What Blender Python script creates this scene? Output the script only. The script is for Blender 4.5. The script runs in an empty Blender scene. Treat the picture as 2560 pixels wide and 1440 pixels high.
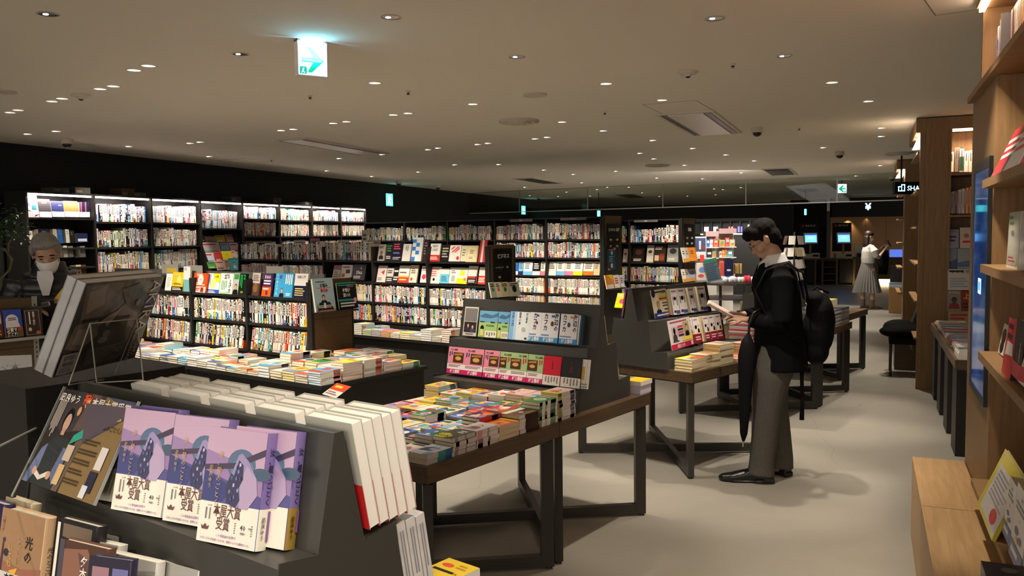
import bpy, math, random
from mathutils import Matrix, Vector
R_ = math.radians
rnd = random.Random(7)
SC = bpy.context.scene
COL = SC.collection

# ------------------------------------------------------------------ camera model (f in px of a 2560 wide frame)
F, PITCH, ROLL, EYE = 2060.0, R_(3.67), R_(-0.66), 1.62
_cp, _sp, _cr, _sr = math.cos(PITCH), math.sin(PITCH), math.cos(ROLL), math.sin(ROLL)
_M = Matrix(((_cr, -_sr, 0), (_sr, _cr, 0), (0, 0, 1))) @ Matrix(((1, 0, 0), (0, -_sp, -_cp), (0, _cp, -_sp)))
def ray(x, y): return _M.transposed() @ Vector(((x-1280)/F, (y-720)/F, 1))
def P(x, y, Z=0.0):
    d = ray(x, y); t = (Z-EYE)/d.z
    return Vector((0, 0, EYE)) + t*d
def pix(p):
    c = _M @ (Vector(p)-Vector((0, 0, EYE)))
    return 1280+F*c.x/c.z, 720+F*c.y/c.z
def PD(x, y, D):            # a point seen at x, y at forward distance D
    d = ray(x, y); return Vector((0, 0, EYE)) + d*(D/d.y)
def uv(az, u, v, z=0.0):
    a = R_(az); return Vector((u*math.sin(a)+v*math.cos(a), u*math.cos(a)-v*math.sin(a), z))
def loc_uv(p, az):
    a = R_(az); return p[0]*math.sin(a)+p[1]*math.cos(a), p[0]*math.cos(a)-p[1]*math.sin(a)
def onplane(x, y, O, az):   # ray against the vertical plane through O that runs along az
    n = Vector((math.cos(R_(az)), -math.sin(R_(az)), 0)); d = ray(x, y)
    t = (n.dot(Vector((O[0], O[1], 0))))/n.dot(d)
    return Vector((0, 0, EYE)) + t*d
BZ, AZ, CZ, DZ = 37.2, 20.7, 23.5, 45.0      # bearings of the shop's grids

# ------------------------------------------------------------------ materials
MATS = {}
def _new(name):
    m = bpy.data.materials.new(name); m.use_nodes = True
    return m, m.node_tree, m.node_tree.nodes['Principled BSDF']
def lin(c):
    return tuple(((x/255)/12.92 if x/255 <= 0.04045 else ((x/255+0.055)/1.055)**2.4) for x in c)
def mat(name, col, rough=.5, metal=0, spec=.5, noise=None, bump=0, coat=0):
    m, nt, b = _new(name)
    b.inputs['Roughness'].default_value = rough; b.inputs['Metallic'].default_value = metal
    b.inputs['Specular IOR Level'].default_value = spec; b.inputs['Coat Weight'].default_value = coat
    b.inputs['Base Color'].default_value = (*col, 1)
    if noise:
        sc, amt = noise
        tc = nt.nodes.new('ShaderNodeTexCoord'); n = nt.nodes.new('ShaderNodeTexNoise')
        n.inputs['Scale'].default_value = sc; n.inputs['Detail'].default_value = 5
        mx = nt.nodes.new('ShaderNodeMix'); mx.data_type = 'RGBA'
        mx.inputs[6].default_value = (*[c*(1-amt) for c in col], 1); mx.inputs[7].default_value = (*[min(1, c*(1+amt)) for c in col], 1)
        nt.links.new(tc.outputs['Object'], n.inputs['Vector']); nt.links.new(n.outputs['Fac'], mx.inputs[0])
        nt.links.new(mx.outputs[2], b.inputs['Base Color'])
        if bump:
            bp = nt.nodes.new('ShaderNodeBump'); bp.inputs['Strength'].default_value = bump; bp.inputs['Distance'].default_value = .01
            nt.links.new(n.outputs['Fac'], bp.inputs['Height']); nt.links.new(bp.outputs[0], b.inputs['Normal'])
    MATS[name] = m; return m
def attr_mat(name, rough=.5, spec=.4, coat=0, crough=.1, emit=0, bump=0, metal=0):
    m, nt, b = _new(name)
    a = nt.nodes.new('ShaderNodeVertexColor'); a.layer_name = 'Col'
    b.inputs['Roughness'].default_value = rough; b.inputs['Specular IOR Level'].default_value = spec; b.inputs['Metallic'].default_value = metal
    b.inputs['Coat Weight'].default_value = coat; b.inputs['Coat Roughness'].default_value = crough
    nt.links.new(a.outputs['Color'], b.inputs['Base Color'])
    if emit:
        nt.links.new(a.outputs['Color'], b.inputs['Emission Color']); b.inputs['Emission Strength'].default_value = emit
    if bump:
        tc = nt.nodes.new('ShaderNodeTexCoord'); n = nt.nodes.new('ShaderNodeTexNoise'); n.inputs['Scale'].default_value = 14; n.inputs['Detail'].default_value = 2
        bp = nt.nodes.new('ShaderNodeBump'); bp.inputs['Strength'].default_value = bump; bp.inputs['Distance'].default_value = .02
        nt.links.new(tc.outputs['Object'], n.inputs['Vector']); nt.links.new(n.outputs['Fac'], bp.inputs['Height']); nt.links.new(bp.outputs[0], b.inputs['Normal'])
    MATS[name] = m; return m
def wood(name, c1, c2, rough=.5, axis=0, scale=1.0, spec=.35):
    m, nt, b = _new(name)
    tc = nt.nodes.new('ShaderNodeTexCoord'); mp = nt.nodes.new('ShaderNodeMapping')
    s = [14*scale, 14*scale, 14*scale]; s[axis] = .9*scale
    mp.inputs['Scale'].default_value = s
    n = nt.nodes.new('ShaderNodeTexNoise'); n.inputs['Scale'].default_value = 4; n.inputs['Detail'].default_value = 6; n.inputs['Distortion'].default_value = .6
    mx = nt.nodes.new('ShaderNodeMix'); mx.data_type = 'RGBA'
    mx.inputs[6].default_value = (*c1, 1); mx.inputs[7].default_value = (*c2, 1)
    rp = nt.nodes.new('ShaderNodeMapRange'); rp.inputs[1].default_value = .3; rp.inputs[2].default_value = .7
    nt.links.new(tc.outputs['Object'], mp.inputs['Vector']); nt.links.new(mp.outputs[0], n.inputs['Vector'])
    nt.links.new(n.outputs['Fac'], rp.inputs[0]); nt.links.new(rp.outputs[0], mx.inputs[0]); nt.links.new(mx.outputs[2], b.inputs['Base Color'])
    b.inputs['Roughness'].default_value = rough; b.inputs['Specular IOR Level'].default_value = spec
    MATS[name] = m; return m
def emis(name, col, s):
    m, nt, b = _new(name)
    b.inputs['Base Color'].default_value = (*col, 1); b.inputs['Emission Color'].default_value = (*col, 1); b.inputs['Emission Strength'].default_value = s
    MATS[name] = m; return m
def glass(name, col=(1, 1, 1), mixf=.12, rough=.02):   # thin clear sheet: mostly see-through, a little mirror
    m = bpy.data.materials.new(name); m.use_nodes = True; nt = m.node_tree; nt.nodes.clear()
    o = nt.nodes.new('ShaderNodeOutputMaterial'); t = nt.nodes.new('ShaderNodeBsdfTransparent'); g = nt.nodes.new('ShaderNodeBsdfGlossy')
    t.inputs[0].default_value = (*col, 1); g.inputs['Roughness'].default_value = rough
    mx = nt.nodes.new('ShaderNodeMixShader'); lw = nt.nodes.new('ShaderNodeLayerWeight'); lw.inputs['Blend'].default_value = mixf
    nt.links.new(lw.outputs['Fresnel'], mx.inputs[0]); nt.links.new(t.outputs[0], mx.inputs[1]); nt.links.new(g.outputs[0], mx.inputs[2]); nt.links.new(mx.outputs[0], o.inputs[0])
    MATS[name] = m; return m
attr_mat('print', .5, .3)
attr_mat('satin', .33, .4)
attr_mat('wrap', .3, .4, coat=.8, crough=.07, bump=.25)
attr_mat('cloth', .85, .15)
attr_mat('skin', .55, .3)
attr_mat('lit', .4, .3, emit=1.1)
attr_mat('lit2', .4, .3, emit=2.6)
mat('black_metal', (.013, .012, .011), .42, noise=(6, .12))
mat('black_board', (.014, .013, .012), .5, spec=.35)
mat('grey_metal', (.045, .044, .04), .38, spec=.5, noise=(3, .12))
mat('leg_metal', (.03, .027, .023), .4, spec=.5)
mat('wall_dark', (.0085, .0085, .0082), .65, spec=.25)
mat('steel', (.55, .54, .5), .3, metal=1)
mat('white_paint', (.7, .68, .63), .5)
mat('ceil', (.80, .755, .665), .85, spec=.1, noise=(.35, .035))
wood('walnut', (.105, .066, .036), (.062, .038, .02), .42, axis=1)
wood('oak', (.27, .155, .066), (.2, .11, .045), .5, axis=2)
wood('oak_h', (.30, .175, .078), (.225, .125, .052), .5, axis=1)
wood('oak_end', (.115, .076, .034), (.09, .058, .026), .5, axis=0)
wood('oak_bench', (.47, .30, .145), (.37, .225, .10), .45, axis=1)
emis('led', (1, .9, .86), 5.0); emis('led_warm', (1, .78, .55), 7.0); emis('lamp', (1, .95, .86), 7.0); emis('lamp_dim', (1, .9, .75), .45)
emis('screen_blue', (.035, .09, .33), 1.2)
glass('acrylic', (.95, .96, .96), .06); glass('pane', (.86, .88, .84), .1)
mat('reflector', (.75, .73, .68), .18, metal=1)
# polished concrete floor
def floor_mat():
    m, nt, b = _new('floor'); N = nt.nodes.new; L = nt.links.new
    tc = N('ShaderNodeTexCoord'); n1 = N('ShaderNodeTexNoise'); n1.inputs['Scale'].default_value = .9; n1.inputs['Detail'].default_value = 8; n1.inputs['Roughness'].default_value = .62
    n2 = N('ShaderNodeTexNoise'); n2.inputs['Scale'].default_value = .35; n2.inputs['Detail'].default_value = 3
    cr = N('ShaderNodeValToRGB'); cr.color_ramp.elements[0].position = .32; cr.color_ramp.elements[0].color = (.20, .184, .158, 1); cr.color_ramp.elements[1].position = .68; cr.color_ramp.elements[1].color = (.30, .28, .245, 1)
    ad = N('ShaderNodeMath'); ad.operation = 'MULTIPLY_ADD'; ad.inputs[1].default_value = .6; ad.inputs[2].default_value = .2
    mm = N('ShaderNodeMath'); mm.operation = 'AVERAGE' if False else 'ADD'
    L(tc.outputs['Object'], n1.inputs['Vector']); L(tc.outputs['Object'], n2.inputs['Vector'])
    L(n2.outputs['Fac'], ad.inputs[0]); h = N('ShaderNodeMath'); h.operation = 'MULTIPLY'; h.inputs[1].default_value = .5
    L(n1.outputs['Fac'], h.inputs[0]); L(h.outputs[0], mm.inputs[0]); h2 = N('ShaderNodeMath'); h2.operation = 'MULTIPLY'; h2.inputs[1].default_value = .5
    L(ad.outputs[0], h2.inputs[0]); L(h2.outputs[0], mm.inputs[1]); L(mm.outputs[0], cr.inputs[0])
    # hairline cracks
    v = N('ShaderNodeTexVoronoi'); v.feature = 'DISTANCE_TO_EDGE'; v.inputs['Scale'].default_value = .38
    wv = N('ShaderNodeTexNoise'); wv.inputs['Scale'].default_value = 2.2; mxv = N('ShaderNodeMix'); mxv.data_type = 'VECTOR'; mxv.inputs[0].default_value = .14
    L(tc.outputs['Object'], wv.inputs['Vector']); L(tc.outputs['Object'], mxv.inputs[4]); L(wv.outputs['Color'], mxv.inputs[5]); L(mxv.outputs[1], v.inputs['Vector'])
    lt = N('ShaderNodeMath'); lt.operation = 'LESS_THAN'; lt.inputs[1].default_value = .0012; L(v.outputs['Distance'], lt.inputs[0])
    mx = N('ShaderNodeMix'); mx.data_type = 'RGBA'; mx.inputs[7].default_value = (.2, .18, .155, 1)
    f = N('ShaderNodeMath'); f.operation = 'MULTIPLY'; f.inputs[1].default_value = .6; L(lt.outputs[0], f.inputs[0])
    L(f.outputs[0], mx.inputs[0]); L(cr.outputs[0], mx.inputs[6]); L(mx.outputs[2], b.inputs['Base Color'])
    b.inputs['Roughness'].default_value = .38; b.inputs['Specular IOR Level'].default_value = .35
    MATS['floor'] = m
floor_mat()

# ------------------------------------------------------------------ glyphs from Blender's built-in font
_G = {}
def glyph(ch, bold):
    k = (ch, bold)
    if k not in _G:
        c = bpy.data.curves.new('g', 'FONT'); c.body = ch; c.size = 1; c.resolution_u = 1; c.offset = bold
        c.align_x = 'CENTER'
        o = bpy.data.objects.new('g', c); COL.objects.link(o)
        dg = bpy.context.evaluated_depsgraph_get(); dg.update()
        me = bpy.data.meshes.new_from_object(o.evaluated_get(dg))
        vs = [(v.co.x, v.co.y) for v in me.vertices]; fs = [tuple(p.vertices) for p in me.polygons]
        adv = (max((v[0] for v in vs), default=.15)-min((v[0] for v in vs), default=-.15))
        _G[k] = (vs, fs, adv)
        bpy.data.meshes.remove(me); bpy.data.objects.remove(o); bpy.data.curves.remove(c)
    return _G[k]

# ------------------------------------------------------------------ mesh builder with per face colour
class MB:
    def __init__(s): s.v = []; s.f = []; s.c = []; s.m = []; s.mats = []; s.sm = []
    def mi(s, name):
        if name not in s.mats: s.mats.append(name)
        return s.mats.index(name)
    def add(s, vs, fs, col=(.5, .5, .5), m='print', M=None, smooth=False):
        k = len(s.v); s.v += [tuple(M @ Vector(v)) for v in vs] if M is not None else [tuple(v) for v in vs]
        i = s.mi(m)
        for j, f in enumerate(fs):
            s.f.append(tuple(a+k for a in f)); s.c.append(col[j] if isinstance(col, list) else col); s.m.append(i); s.sm.append(smooth)
    def box(s, x0, x1, y0, y1, z0, z1, col=(.5, .5, .5), m='print', M=None, cols=None):
        vs = [(x0, y0, z0), (x1, y0, z0), (x1, y1, z0), (x0, y1, z0), (x0, y0, z1), (x1, y0, z1), (x1, y1, z1), (x0, y1, z1)]
        fs = [(0, 3, 2, 1), (4, 5, 6, 7), (0, 1, 5, 4), (2, 3, 7, 6), (1, 2, 6, 5), (3, 0, 4, 7)]   # -z +z -y +y +x -x
        cl = [((cols or {}).get(k, col)) for k in ('-z', '+z', '-y', '+y', '+x', '-x')]
        s.add(vs, fs, cl, m, M)
    def quad(s, a, b, c, d, col=(.5, .5, .5), m='print', M=None): s.add([a, b, c, d], [(0, 1, 2, 3)], col, m, M)
    def prism(s, poly, y0, y1, col=(.5, .5, .5), m='print', M=None, ax=1):
        # poly is a closed outline in the two axes other than ax, pulled from y0 to y1 along ax
        def pt(p, t): return (p[0], t, p[1]) if ax == 1 else ((t, p[0], p[1]) if ax == 0 else (p[0], p[1], t))
        n = len(poly); vs = [pt(p, y0) for p in poly]+[pt(p, y1) for p in poly]
        ar = sum(poly[i][0]*poly[(i+1) % n][1]-poly[(i+1) % n][0]*poly[i][1] for i in range(n))
        ccw = ar > 0
        if ax == 1: ccw = not ccw
        a = tuple(range(n)); b = tuple(range(n, 2*n))
        side = [(i, (i+1) % n, (i+1) % n+n, i+n) for i in range(n)]
        if ccw: fs = [a[::-1], b]+side
        else: fs = [a, b[::-1]]+[q[::-1] for q in side]
        s.add(vs, fs, col, m, M)
    def cyl(s, p0, p1, r0, r1=None, n=12, col=(.5, .5, .5), m='print', M=None, cap=True, smooth=True):
        r1 = r0 if r1 is None else r1; p0 = Vector(p0); p1 = Vector(p1); d = (p1-p0).normalized()
        a = d.cross(Vector((0, 0, 1)) if abs(d.z) < .9 else Vector((1, 0, 0))).normalized(); b = d.cross(a)
        vs = [p0+(a*math.cos(t)+b*math.sin(t))*r0 for t in [i*2*math.pi/n for i in range(n)]]+[p1+(a*math.cos(t)+b*math.sin(t))*r1 for t in [i*2*math.pi/n for i in range(n)]]
        s.add(vs, [(i, (i+1) % n, (i+1) % n+n, i+n) for i in range(n)], col, m, M, smooth)
        if cap: s.add(vs, [tuple(range(n-1, -1, -1)), tuple(range(n, 2*n))], col, m, M)
    def tube(s, pts, r, n=8, col=(.5, .5, .5), m='print', M=None):
        loft(s, pts, [(r, r)]*len(pts), n, col, m, M)
    def ball(s, c, r, n=10, col=(.5, .5, .5), m='print', M=None):
        if not isinstance(r, (tuple, list)): r = (r, r, r)
        vs = []; fs = []; h = n//2+1
        for i in range(h+1):
            th = math.pi*i/h
            for j in range(n):
                ph = 2*math.pi*j/n; vs.append((c[0]+r[0]*math.sin(th)*math.cos(ph), c[1]+r[1]*math.sin(th)*math.sin(ph), c[2]+r[2]*math.cos(th)))
        for i in range(h):
            for j in range(n): fs.append((i*n+j, (i+1)*n+j, (i+1)*n+(j+1) % n, i*n+(j+1) % n))
        s.add(vs, fs, col, m, M, True)
    # ---- flat print on a face: page coordinates x right, y up, sitting at depth -d in local y
    def text(s, body, cx, cy, size, col, d=.0006, vert=False, m='print', M=None, bold=.012, squeeze=1.0, spacing=1.0, left=False, mirror=False):
        n = len(body)
        if vert:
            for i, ch in enumerate(body):
                if ch != ' ': s._g(ch, cx, cy-(i+.78)*size*spacing, size, col, d, m, M, bold, squeeze, mirror)
        else:
            ws = []
            for ch in body:
                ws.append(.35 if ch == ' ' else (1.0 if ord(ch) > 0x2e80 else max(.22, glyph(ch, bold)[2])+.09))
            tot = sum(ws)*size*squeeze*spacing; x = cx if left else cx-tot/2
            for ch, w in zip(body, ws):
                w *= size*squeeze*spacing
                if ch != ' ': s._g(ch, x+w/2, cy-.36*size, size, col, d, m, M, bold, squeeze, mirror)
                x += w
    def _g(s, ch, x, y, size, col, d, m, M, bold, squeeze, mirror):
        vs, fs, _ = glyph(ch, bold); k = -1 if mirror else 1
        s.add([(x+k*a*size*squeeze, -d, y+b*size) for a, b in vs], fs, col, m, M)
    def rect(s, x0, y0, x1, y1, col, d=.0004, m='print', M=None):
        s.quad((x0, -d, y0), (x1, -d, y0), (x1, -d, y1), (x0, -d, y1), col, m, M)
    def poly(s, pts, col, d=.0005, m='print', M=None):
        s.add([(a, -d, b) for a, b in pts], [tuple(range(len(pts)))], col, m, M)
    def disc(s, cx, cy, rx, ry, col, d=.0005, n=16, m='print', M=None):
        s.poly([(cx+rx*math.cos(t*2*math.pi/n), cy+ry*math.sin(t*2*math.pi/n)) for t in range(n)], col, d, m, M)
    def lines(s, x0, y0, x1, y1, n, col, d=.0006, vert=False, m='print', M=None, rr=None):
        # rows (or columns) of small marks: print too small to read in the photograph
        q = rr or rnd
        for i in range(n):
            t0 = (i+.22)/n; t1 = (i+.72)/n
            if vert:
                a = x1-(x1-x0)*t1; b = x1-(x1-x0)*t0; e = y0+(y1-y0)*q.uniform(0, .35); s.rect(a, e, b, y1, col, d, m, M)
            else:
                b = y1-(y1-y0)*t0; a = y1-(y1-y0)*t1; e = x1-(x1-x0)*q.uniform(0, .35); s.rect(x0, a, e, b, col, d, m, M)
    def build(s, name, parent=None, world=None):
        me = bpy.data.meshes.new(name); me.from_pydata(s.v, [], s.f)
        for n in s.mats: me.materials.append(MATS[n])
        me.polygons.foreach_set('material_index', s.m)
        me.polygons.foreach_set('use_smooth', s.sm)
        ca = me.color_attributes.new('Col', 'FLOAT_COLOR', 'CORNER'); buf = []
        for p, c in zip(me.polygons, s.c): buf += [c[0], c[1], c[2], 1.0]*p.loop_total
        ca.data.foreach_set('color', buf); me.update()
        o = bpy.data.objects.new(name, me); COL.objects.link(o)
        if parent is not None: o.parent = parent
        if world is not None: o.matrix_world = world
        return o
def loft(mb, pts, rad, n=12, col=(.5, .5, .5), m='print', M=None, side=None, cap=True):
    # a tapering tube through pts; rad = (half width along side, half depth) per point
    pts = [Vector(p) for p in pts]; vs = []; k = len(pts); side = Vector(side) if side else None
    for i, p in enumerate(pts):
        d = (pts[min(i+1, k-1)]-pts[max(i-1, 0)]).normalized()
        if side is not None: a = (side-d*side.dot(d)).normalized()
        else: a = d.cross(Vector((0, 0, 1)) if abs(d.z) < .85 else Vector((0, 1, 0))).normalized()
        b = d.cross(a)
        for j in range(n):
            t = 2*math.pi*j/n; vs.append(p+a*math.cos(t)*rad[i][0]+b*math.sin(t)*rad[i][1])
    fs = [(i*n+j, i*n+(j+1) % n, (i+1)*n+(j+1) % n, (i+1)*n+j) for i in range(k-1) for j in range(n)]
    if cap: fs += [tuple(range(n-1, -1, -1)), tuple(range((k-1)*n, k*n))]
    mb.add(vs, fs, col, m, M, True)

def tag(o, label=None, cat=None, group=None, kind=None):
    if label: o['label'] = label
    if cat: o['category'] = cat
    if group: o['group'] = group
    if kind: o['kind'] = kind
    return o
def struct(o): o['kind'] = 'structure'; return o
def root(name, W, label, cat, group=None):
    o = bpy.data.objects.new(name, None); COL.objects.link(o); o.empty_display_size = .1; o.matrix_world = W
    return tag(o, label, cat, group)
def fr(az, u, v, z=0.0, rot=0.0):      # local x = to the right, y = away, z = up
    return Matrix.Translation(uv(az, u, v, z)) @ Matrix.Rotation(R_(-az+rot), 4, 'Z')
def at(p, az=0.0): return Matrix.Translation(Vector(p)) @ Matrix.Rotation(R_(-az), 4, 'Z')
def lean(bl, br, zb, tilt, w=None):
    # frame of a face whose bottom edge runs bl -> br (pixels) at height zb; tilt in degrees leans its top away
    a = P(*bl, zb); b = P(*br, zb); e = (b-a); W = e.length; e.normalize()
    rz = math.atan2(e.y, e.x)
    return Matrix.Translation(a) @ Matrix.Rotation(rz, 4, 'Z') @ Matrix.Rotation(R_(-tilt), 4, 'X'), W
WHITE = lin((238, 234, 226)); CREAM = lin((232, 220, 190)); PAGE = lin((228, 216, 188)); BLK = lin((24, 22, 24)); RED = lin((205, 38, 40))
def c255(*a): return lin(a)
ORD = ['first', 'second', 'third', 'fourth', 'fifth', 'sixth', 'seventh', 'eighth', 'ninth', 'tenth']
def nth(n):
    if n <= 10: return ORD[n-1]
    return f"{n}{'th' if 10 < n % 100 < 20 else {1:'st', 2:'nd', 3:'rd'}.get(n % 10, 'th')}"
for _c in sorted(set('汝、星のごとく凪良ゆう本屋大賞受祝2023年作『』この不自由な世界でわたしちが出会っのは奇蹟よ運命だ。万部突破光とこにいてね一穂ミチ夕木春央村上樹海辺カフカ国境南太陽西AKIREXSTNOHU0123456789出口先生初著書!成熟スイッチ人お悩み解決仕事速い給料上げ方ビジネス情報マーケティングンキャリア金融経理社会心理政治英語就職資格実用DAOサンS講談社小佐田愛子初恋NWLEGAリベラルゼクイ=ーウムド税¥HJT-IM大谷翔平中風PQブログ誌付¥〒→←BYKCド落す!論語算盤40万冊新刊文庫')): 
    glyph(_c, .012); glyph(_c, .03)
for _c in 'AKIREXSTNCOHUMG0248VBYLWPZ¥FJDQ-':
    glyph(_c, .0)
# ------------------------------------------------------------------ shell
def slab(name, x0, x1, y0, y1, z0, z1, m, W=None):
    b = MB(); b.box(x0, x1, y0, y1, z0, z1, m=m); return struct(b.build(name, world=W or Matrix.Identity(4)))
CEIL = 2.75
slab('floor', -16, 24, -5, 46, -.1, 0, 'floor')
slab('ceiling', -16, 24, -2.2, 46, CEIL, CEIL+.1, 'ceil')
slab('wall_left', 0, 48, 0, .2, 0, CEIL, 'wall_dark', fr(AZ, -2.5, -8.82) @ Matrix.Rotation(R_(90), 4, 'Z'))
pb = PD(1900, 600, 24); ub, _vb = loc_uv(pb, AZ)
slab('wall_back', -16, _vb+.9, 0, .2, 0, 2.47, 'wall_dark', fr(AZ, ub, 0))
slab('wall_far', -16, 24, 45.8, 46, 0, CEIL, 'wall_dark')
slab('wall_right', 2.2, 2.4, -5, 26, 0, CEIL, 'wall_dark', fr(CZ, 0, 0))
# smoke glass hanging from the ceiling, in panes with thin metal joints
G0 = P(1165, 483, CEIL); G1 = P(2290, 428, CEIL); gd = (G1-G0); GL = gd.length; gz = math.atan2(gd.y, gd.x)
GW = Matrix.Translation(G0) @ Matrix.Rotation(gz, 4, 'Z')
t = tag(bpy.data.objects.new('smoke_curtain', None), 'long clear glass smoke curtain hanging from the ceiling across the shop', 'glass screen'); COL.objects.link(t); t.matrix_world = GW
gx = [0]
for x in (1298, 1469, 1657, 1865, 2093, 2290):
    q = onplane(x, 470, G0, 90-math.degrees(gz)) if False else None
    # where this column of the picture crosses the curtain line
    d = ray(x, 470); k = (G0.x*gd.y-G0.y*gd.x)/(d.x*gd.y-d.y*gd.x); pt = Vector((0, 0, 0))+Vector((d.x, d.y, 0))*k
    gx.append(((pt-Vector((G0.x, G0.y, 0))).dot(gd.normalized())))
for i in range(len(gx)-1):
    b = MB(); b.box(gx[i]+.012, gx[i+1]-.012, -.004, .004, -.53, 0, m='pane'); b.build('glass_pane', t)
    b = MB(); b.box(gx[i+1]-.01, gx[i+1]+.01, -.008, .008, -.53, 0, (.22, .22, .2), 'satin'); b.build('joint', t)
b = MB(); b.box(0, GL, -.012, .012, -.55, -.53, (.42, .4, .36), 'satin'); b.build('bottom_rail', t)
b = MB(); b.box(0, GL, -.012, .012, -.012, -.001, (.3, .28, .25), 'satin'); b.build('top_rail', t)
b = MB(); b.box(-.06, .0, -.06, .06, -.56, 0, (.03, .03, .03), 'satin'); b.build('end_post', t)

# ------------------------------------------------------------------ ceiling fittings
near = [(121,35),(977,43),(1787,46),(601,135),(1293,142),(1960,140)]
mid_ = [(371,164),(335,175),(1515,209),(937,207),(283,215),(250,222),(2080,206),(155,246),(130,253),(1655,250),(45,275),(25,281),(1020,283),(983,287),(1182,260),(2171,253)]
far_ = [(1405,305),(1508,327),(733,323),(866,304),(833,308),(703,326),(69,335),(140,328),(322,366),(500,355),(475,358),(523,391),(848,396),(955,386),(1070,374),(1095,370),(1220,358),(1194,361),(1338,347),(1368,343),(1632,351),(1732,371),(1886,402),(1815,387),(930,441),(817,427),(1046,430),(1137,412),(1247,411),(1600,383),(1635,397),(2058,369),(2204,320),(2203,341),(2201,414),(1712,413),(1854,432),(1643,445),(1540,428),(1434,436),(1455,457),(1360,425),(1312,468),(1373,458),(1417,480),(1493,474),(1519,468),(1573,468),(1606,482),(1649,491),(1719,490),(1786,472),(1808,474),(1853,469),(1757,447),(1910,447),(2140,440),(1790,487),(1476,490),(1325,489),(1396,491)]
NL = 0
def downlight(px, py, kind):
    global NL
    p = P(px, py, CEIL); r = .045
    t = root('ceiling_downlight', at((p.x, p.y, CEIL), 0), '', 'light', 'recessed downlights in the ceiling')
    b = MB(); n = 20
    for i in range(n):
        a0 = 2*math.pi*i/n; a1 = 2*math.pi*(i+1)/n
        q = lambda rr, a, z: (rr*math.cos(a), rr*math.sin(a), z)
        b.add([q(r, a0, -.004), q(r, a1, -.004), q(r*1.22, a1, -.002), q(r*1.22, a0, -.002)], [(0, 1, 2, 3)], (.5, .47, .42), 'satin')
    b.build('trim_ring', t)
    b = MB(); v = [(r*math.cos(2*math.pi*i/n), r*math.sin(2*math.pi*i/n), -.0015) for i in range(n)]
    b.add(v, [tuple(range(n-1, -1, -1))], m='reflector' if kind == 0 else 'lamp_dim'); b.build('reflector', t)
    b = MB(); rr = r*(.3 if kind == 0 else .36 if kind == 1 else .42); off = -r*.3
    b.add([(off+rr*math.cos(2*math.pi*i/n), rr*.8*math.sin(2*math.pi*i/n), -.003) for i in range(n)], [tuple(range(n-1, -1, -1))], m='lamp'); b.build('lamp', t)
    return t, p
LIGHTS = []
DL = []
for k, L in enumerate((near, mid_, far_)):
    for (x, y) in L:
        t, p = downlight(x, y, k); DL.append((t, p, x, y)); LIGHTS.append((p.x, p.y))
DL.sort(key=lambda q: q[1].length)
def where(x, y):
    c = 'left' if x < 640 else ('middle left' if x < 1150 else ('middle right' if x < 1700 else 'right'))
    return c
_cnt = {}
for t, p, x, y in DL:
    c = where(x, y); _cnt[c] = _cnt.get(c, 0)+1
    t['label'] = f"small round downlight, {nth(_cnt[c])} nearest in the {c} part of the shop ceiling"
def disc_fit(name, label, cat, x, y, r, h, rings, dome=None, group=None):
    p = P(x, y, CEIL); t = root(name, at((p.x, p.y, CEIL)), label, cat, group); b = MB(); n = 28
    prof = [(r, -.001)]+rings
    for i in range(n):
        a0 = 2*math.pi*i/n; a1 = 2*math.pi*(i+1)/n
        for (r0, z0), (r1, z1) in zip(prof, prof[1:]):
            b.add([(r0*math.cos(a0), r0*math.sin(a0), z0), (r0*math.cos(a1), r0*math.sin(a1), z0), (r1*math.cos(a1), r1*math.sin(a1), z1), (r1*math.cos(a0), r1*math.sin(a0), z1)], [(3, 2, 1, 0)], (.55, .5, .42), 'print')
    b.build('body', t)
    if dome:
        b = MB(); b.ball((0, 0, dome[1]), (dome[0], dome[0], dome[0]*.8), 14, (.012, .012, .012), 'satin'); b.build('dome', t)
    return t
for x, y, l in ((1297, 301, 'large round stepped air diffuser nearest the middle of the ceiling'), (1645, 412, 'round stepped air diffuser beyond the near air vent'), (2250, 382, 'round stepped air diffuser beside the tall wooden cabinets')):
    disc_fit('air_diffuser', l, 'air vent', x, y, .2, 0, [(.2, -.02), (.17, -.006), (.165, -.03), (.12, -.012), (.115, -.035), (.07, -.018), (.065, -.04), (0, -.04)], group='round ceiling diffusers')
for x, y, l in ((1337, 236, 'plain round ceiling speaker near the large diffuser'), (8, 228, 'plain round ceiling speaker at the left edge of the photo')):
    disc_fit('ceiling_speaker', l, 'speaker', x, y, .095, 0, [(.095, -.012), (.085, -.012), (.08, -.006), (0, -.006)], group='round ceiling speakers')
for x, y, l in ((202, 237, 'round smoke detector with dark centre at the left'), (1720, 179, 'round smoke detector with dark centre above the man')):
    disc_fit('smoke_detector', l, 'smoke detector', x, y, .07, 0, [(.07, -.008), (.05, -.02), (.03, -.02), (.02, -.035), (0, -.035)], dome=(.02, -.03), group='smoke detectors')
for x, y, l in ((167, 348, 'black dome security camera near the dark left wall'), (1893, 319, 'black dome security camera right of the near air vent'), (2099, 379, 'black dome security camera near the tall wooden cabinets'), (997, 453, 'black dome security camera above the green exit sign on the wall'), (1095, 463, 'black dome security camera beside the glass curtain post'), (2230, 441, 'black dome security camera above the illuminated shop sign'), (1347, 493, 'black dome security camera hanging behind the smoke glass')):
    disc_fit('security_camera', l, 'camera', x, y, .06, 0, [(.062, -.05), (.055, -.055), (0, -.055)], dome=(.048, -.06), group='dome cameras')
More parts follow.
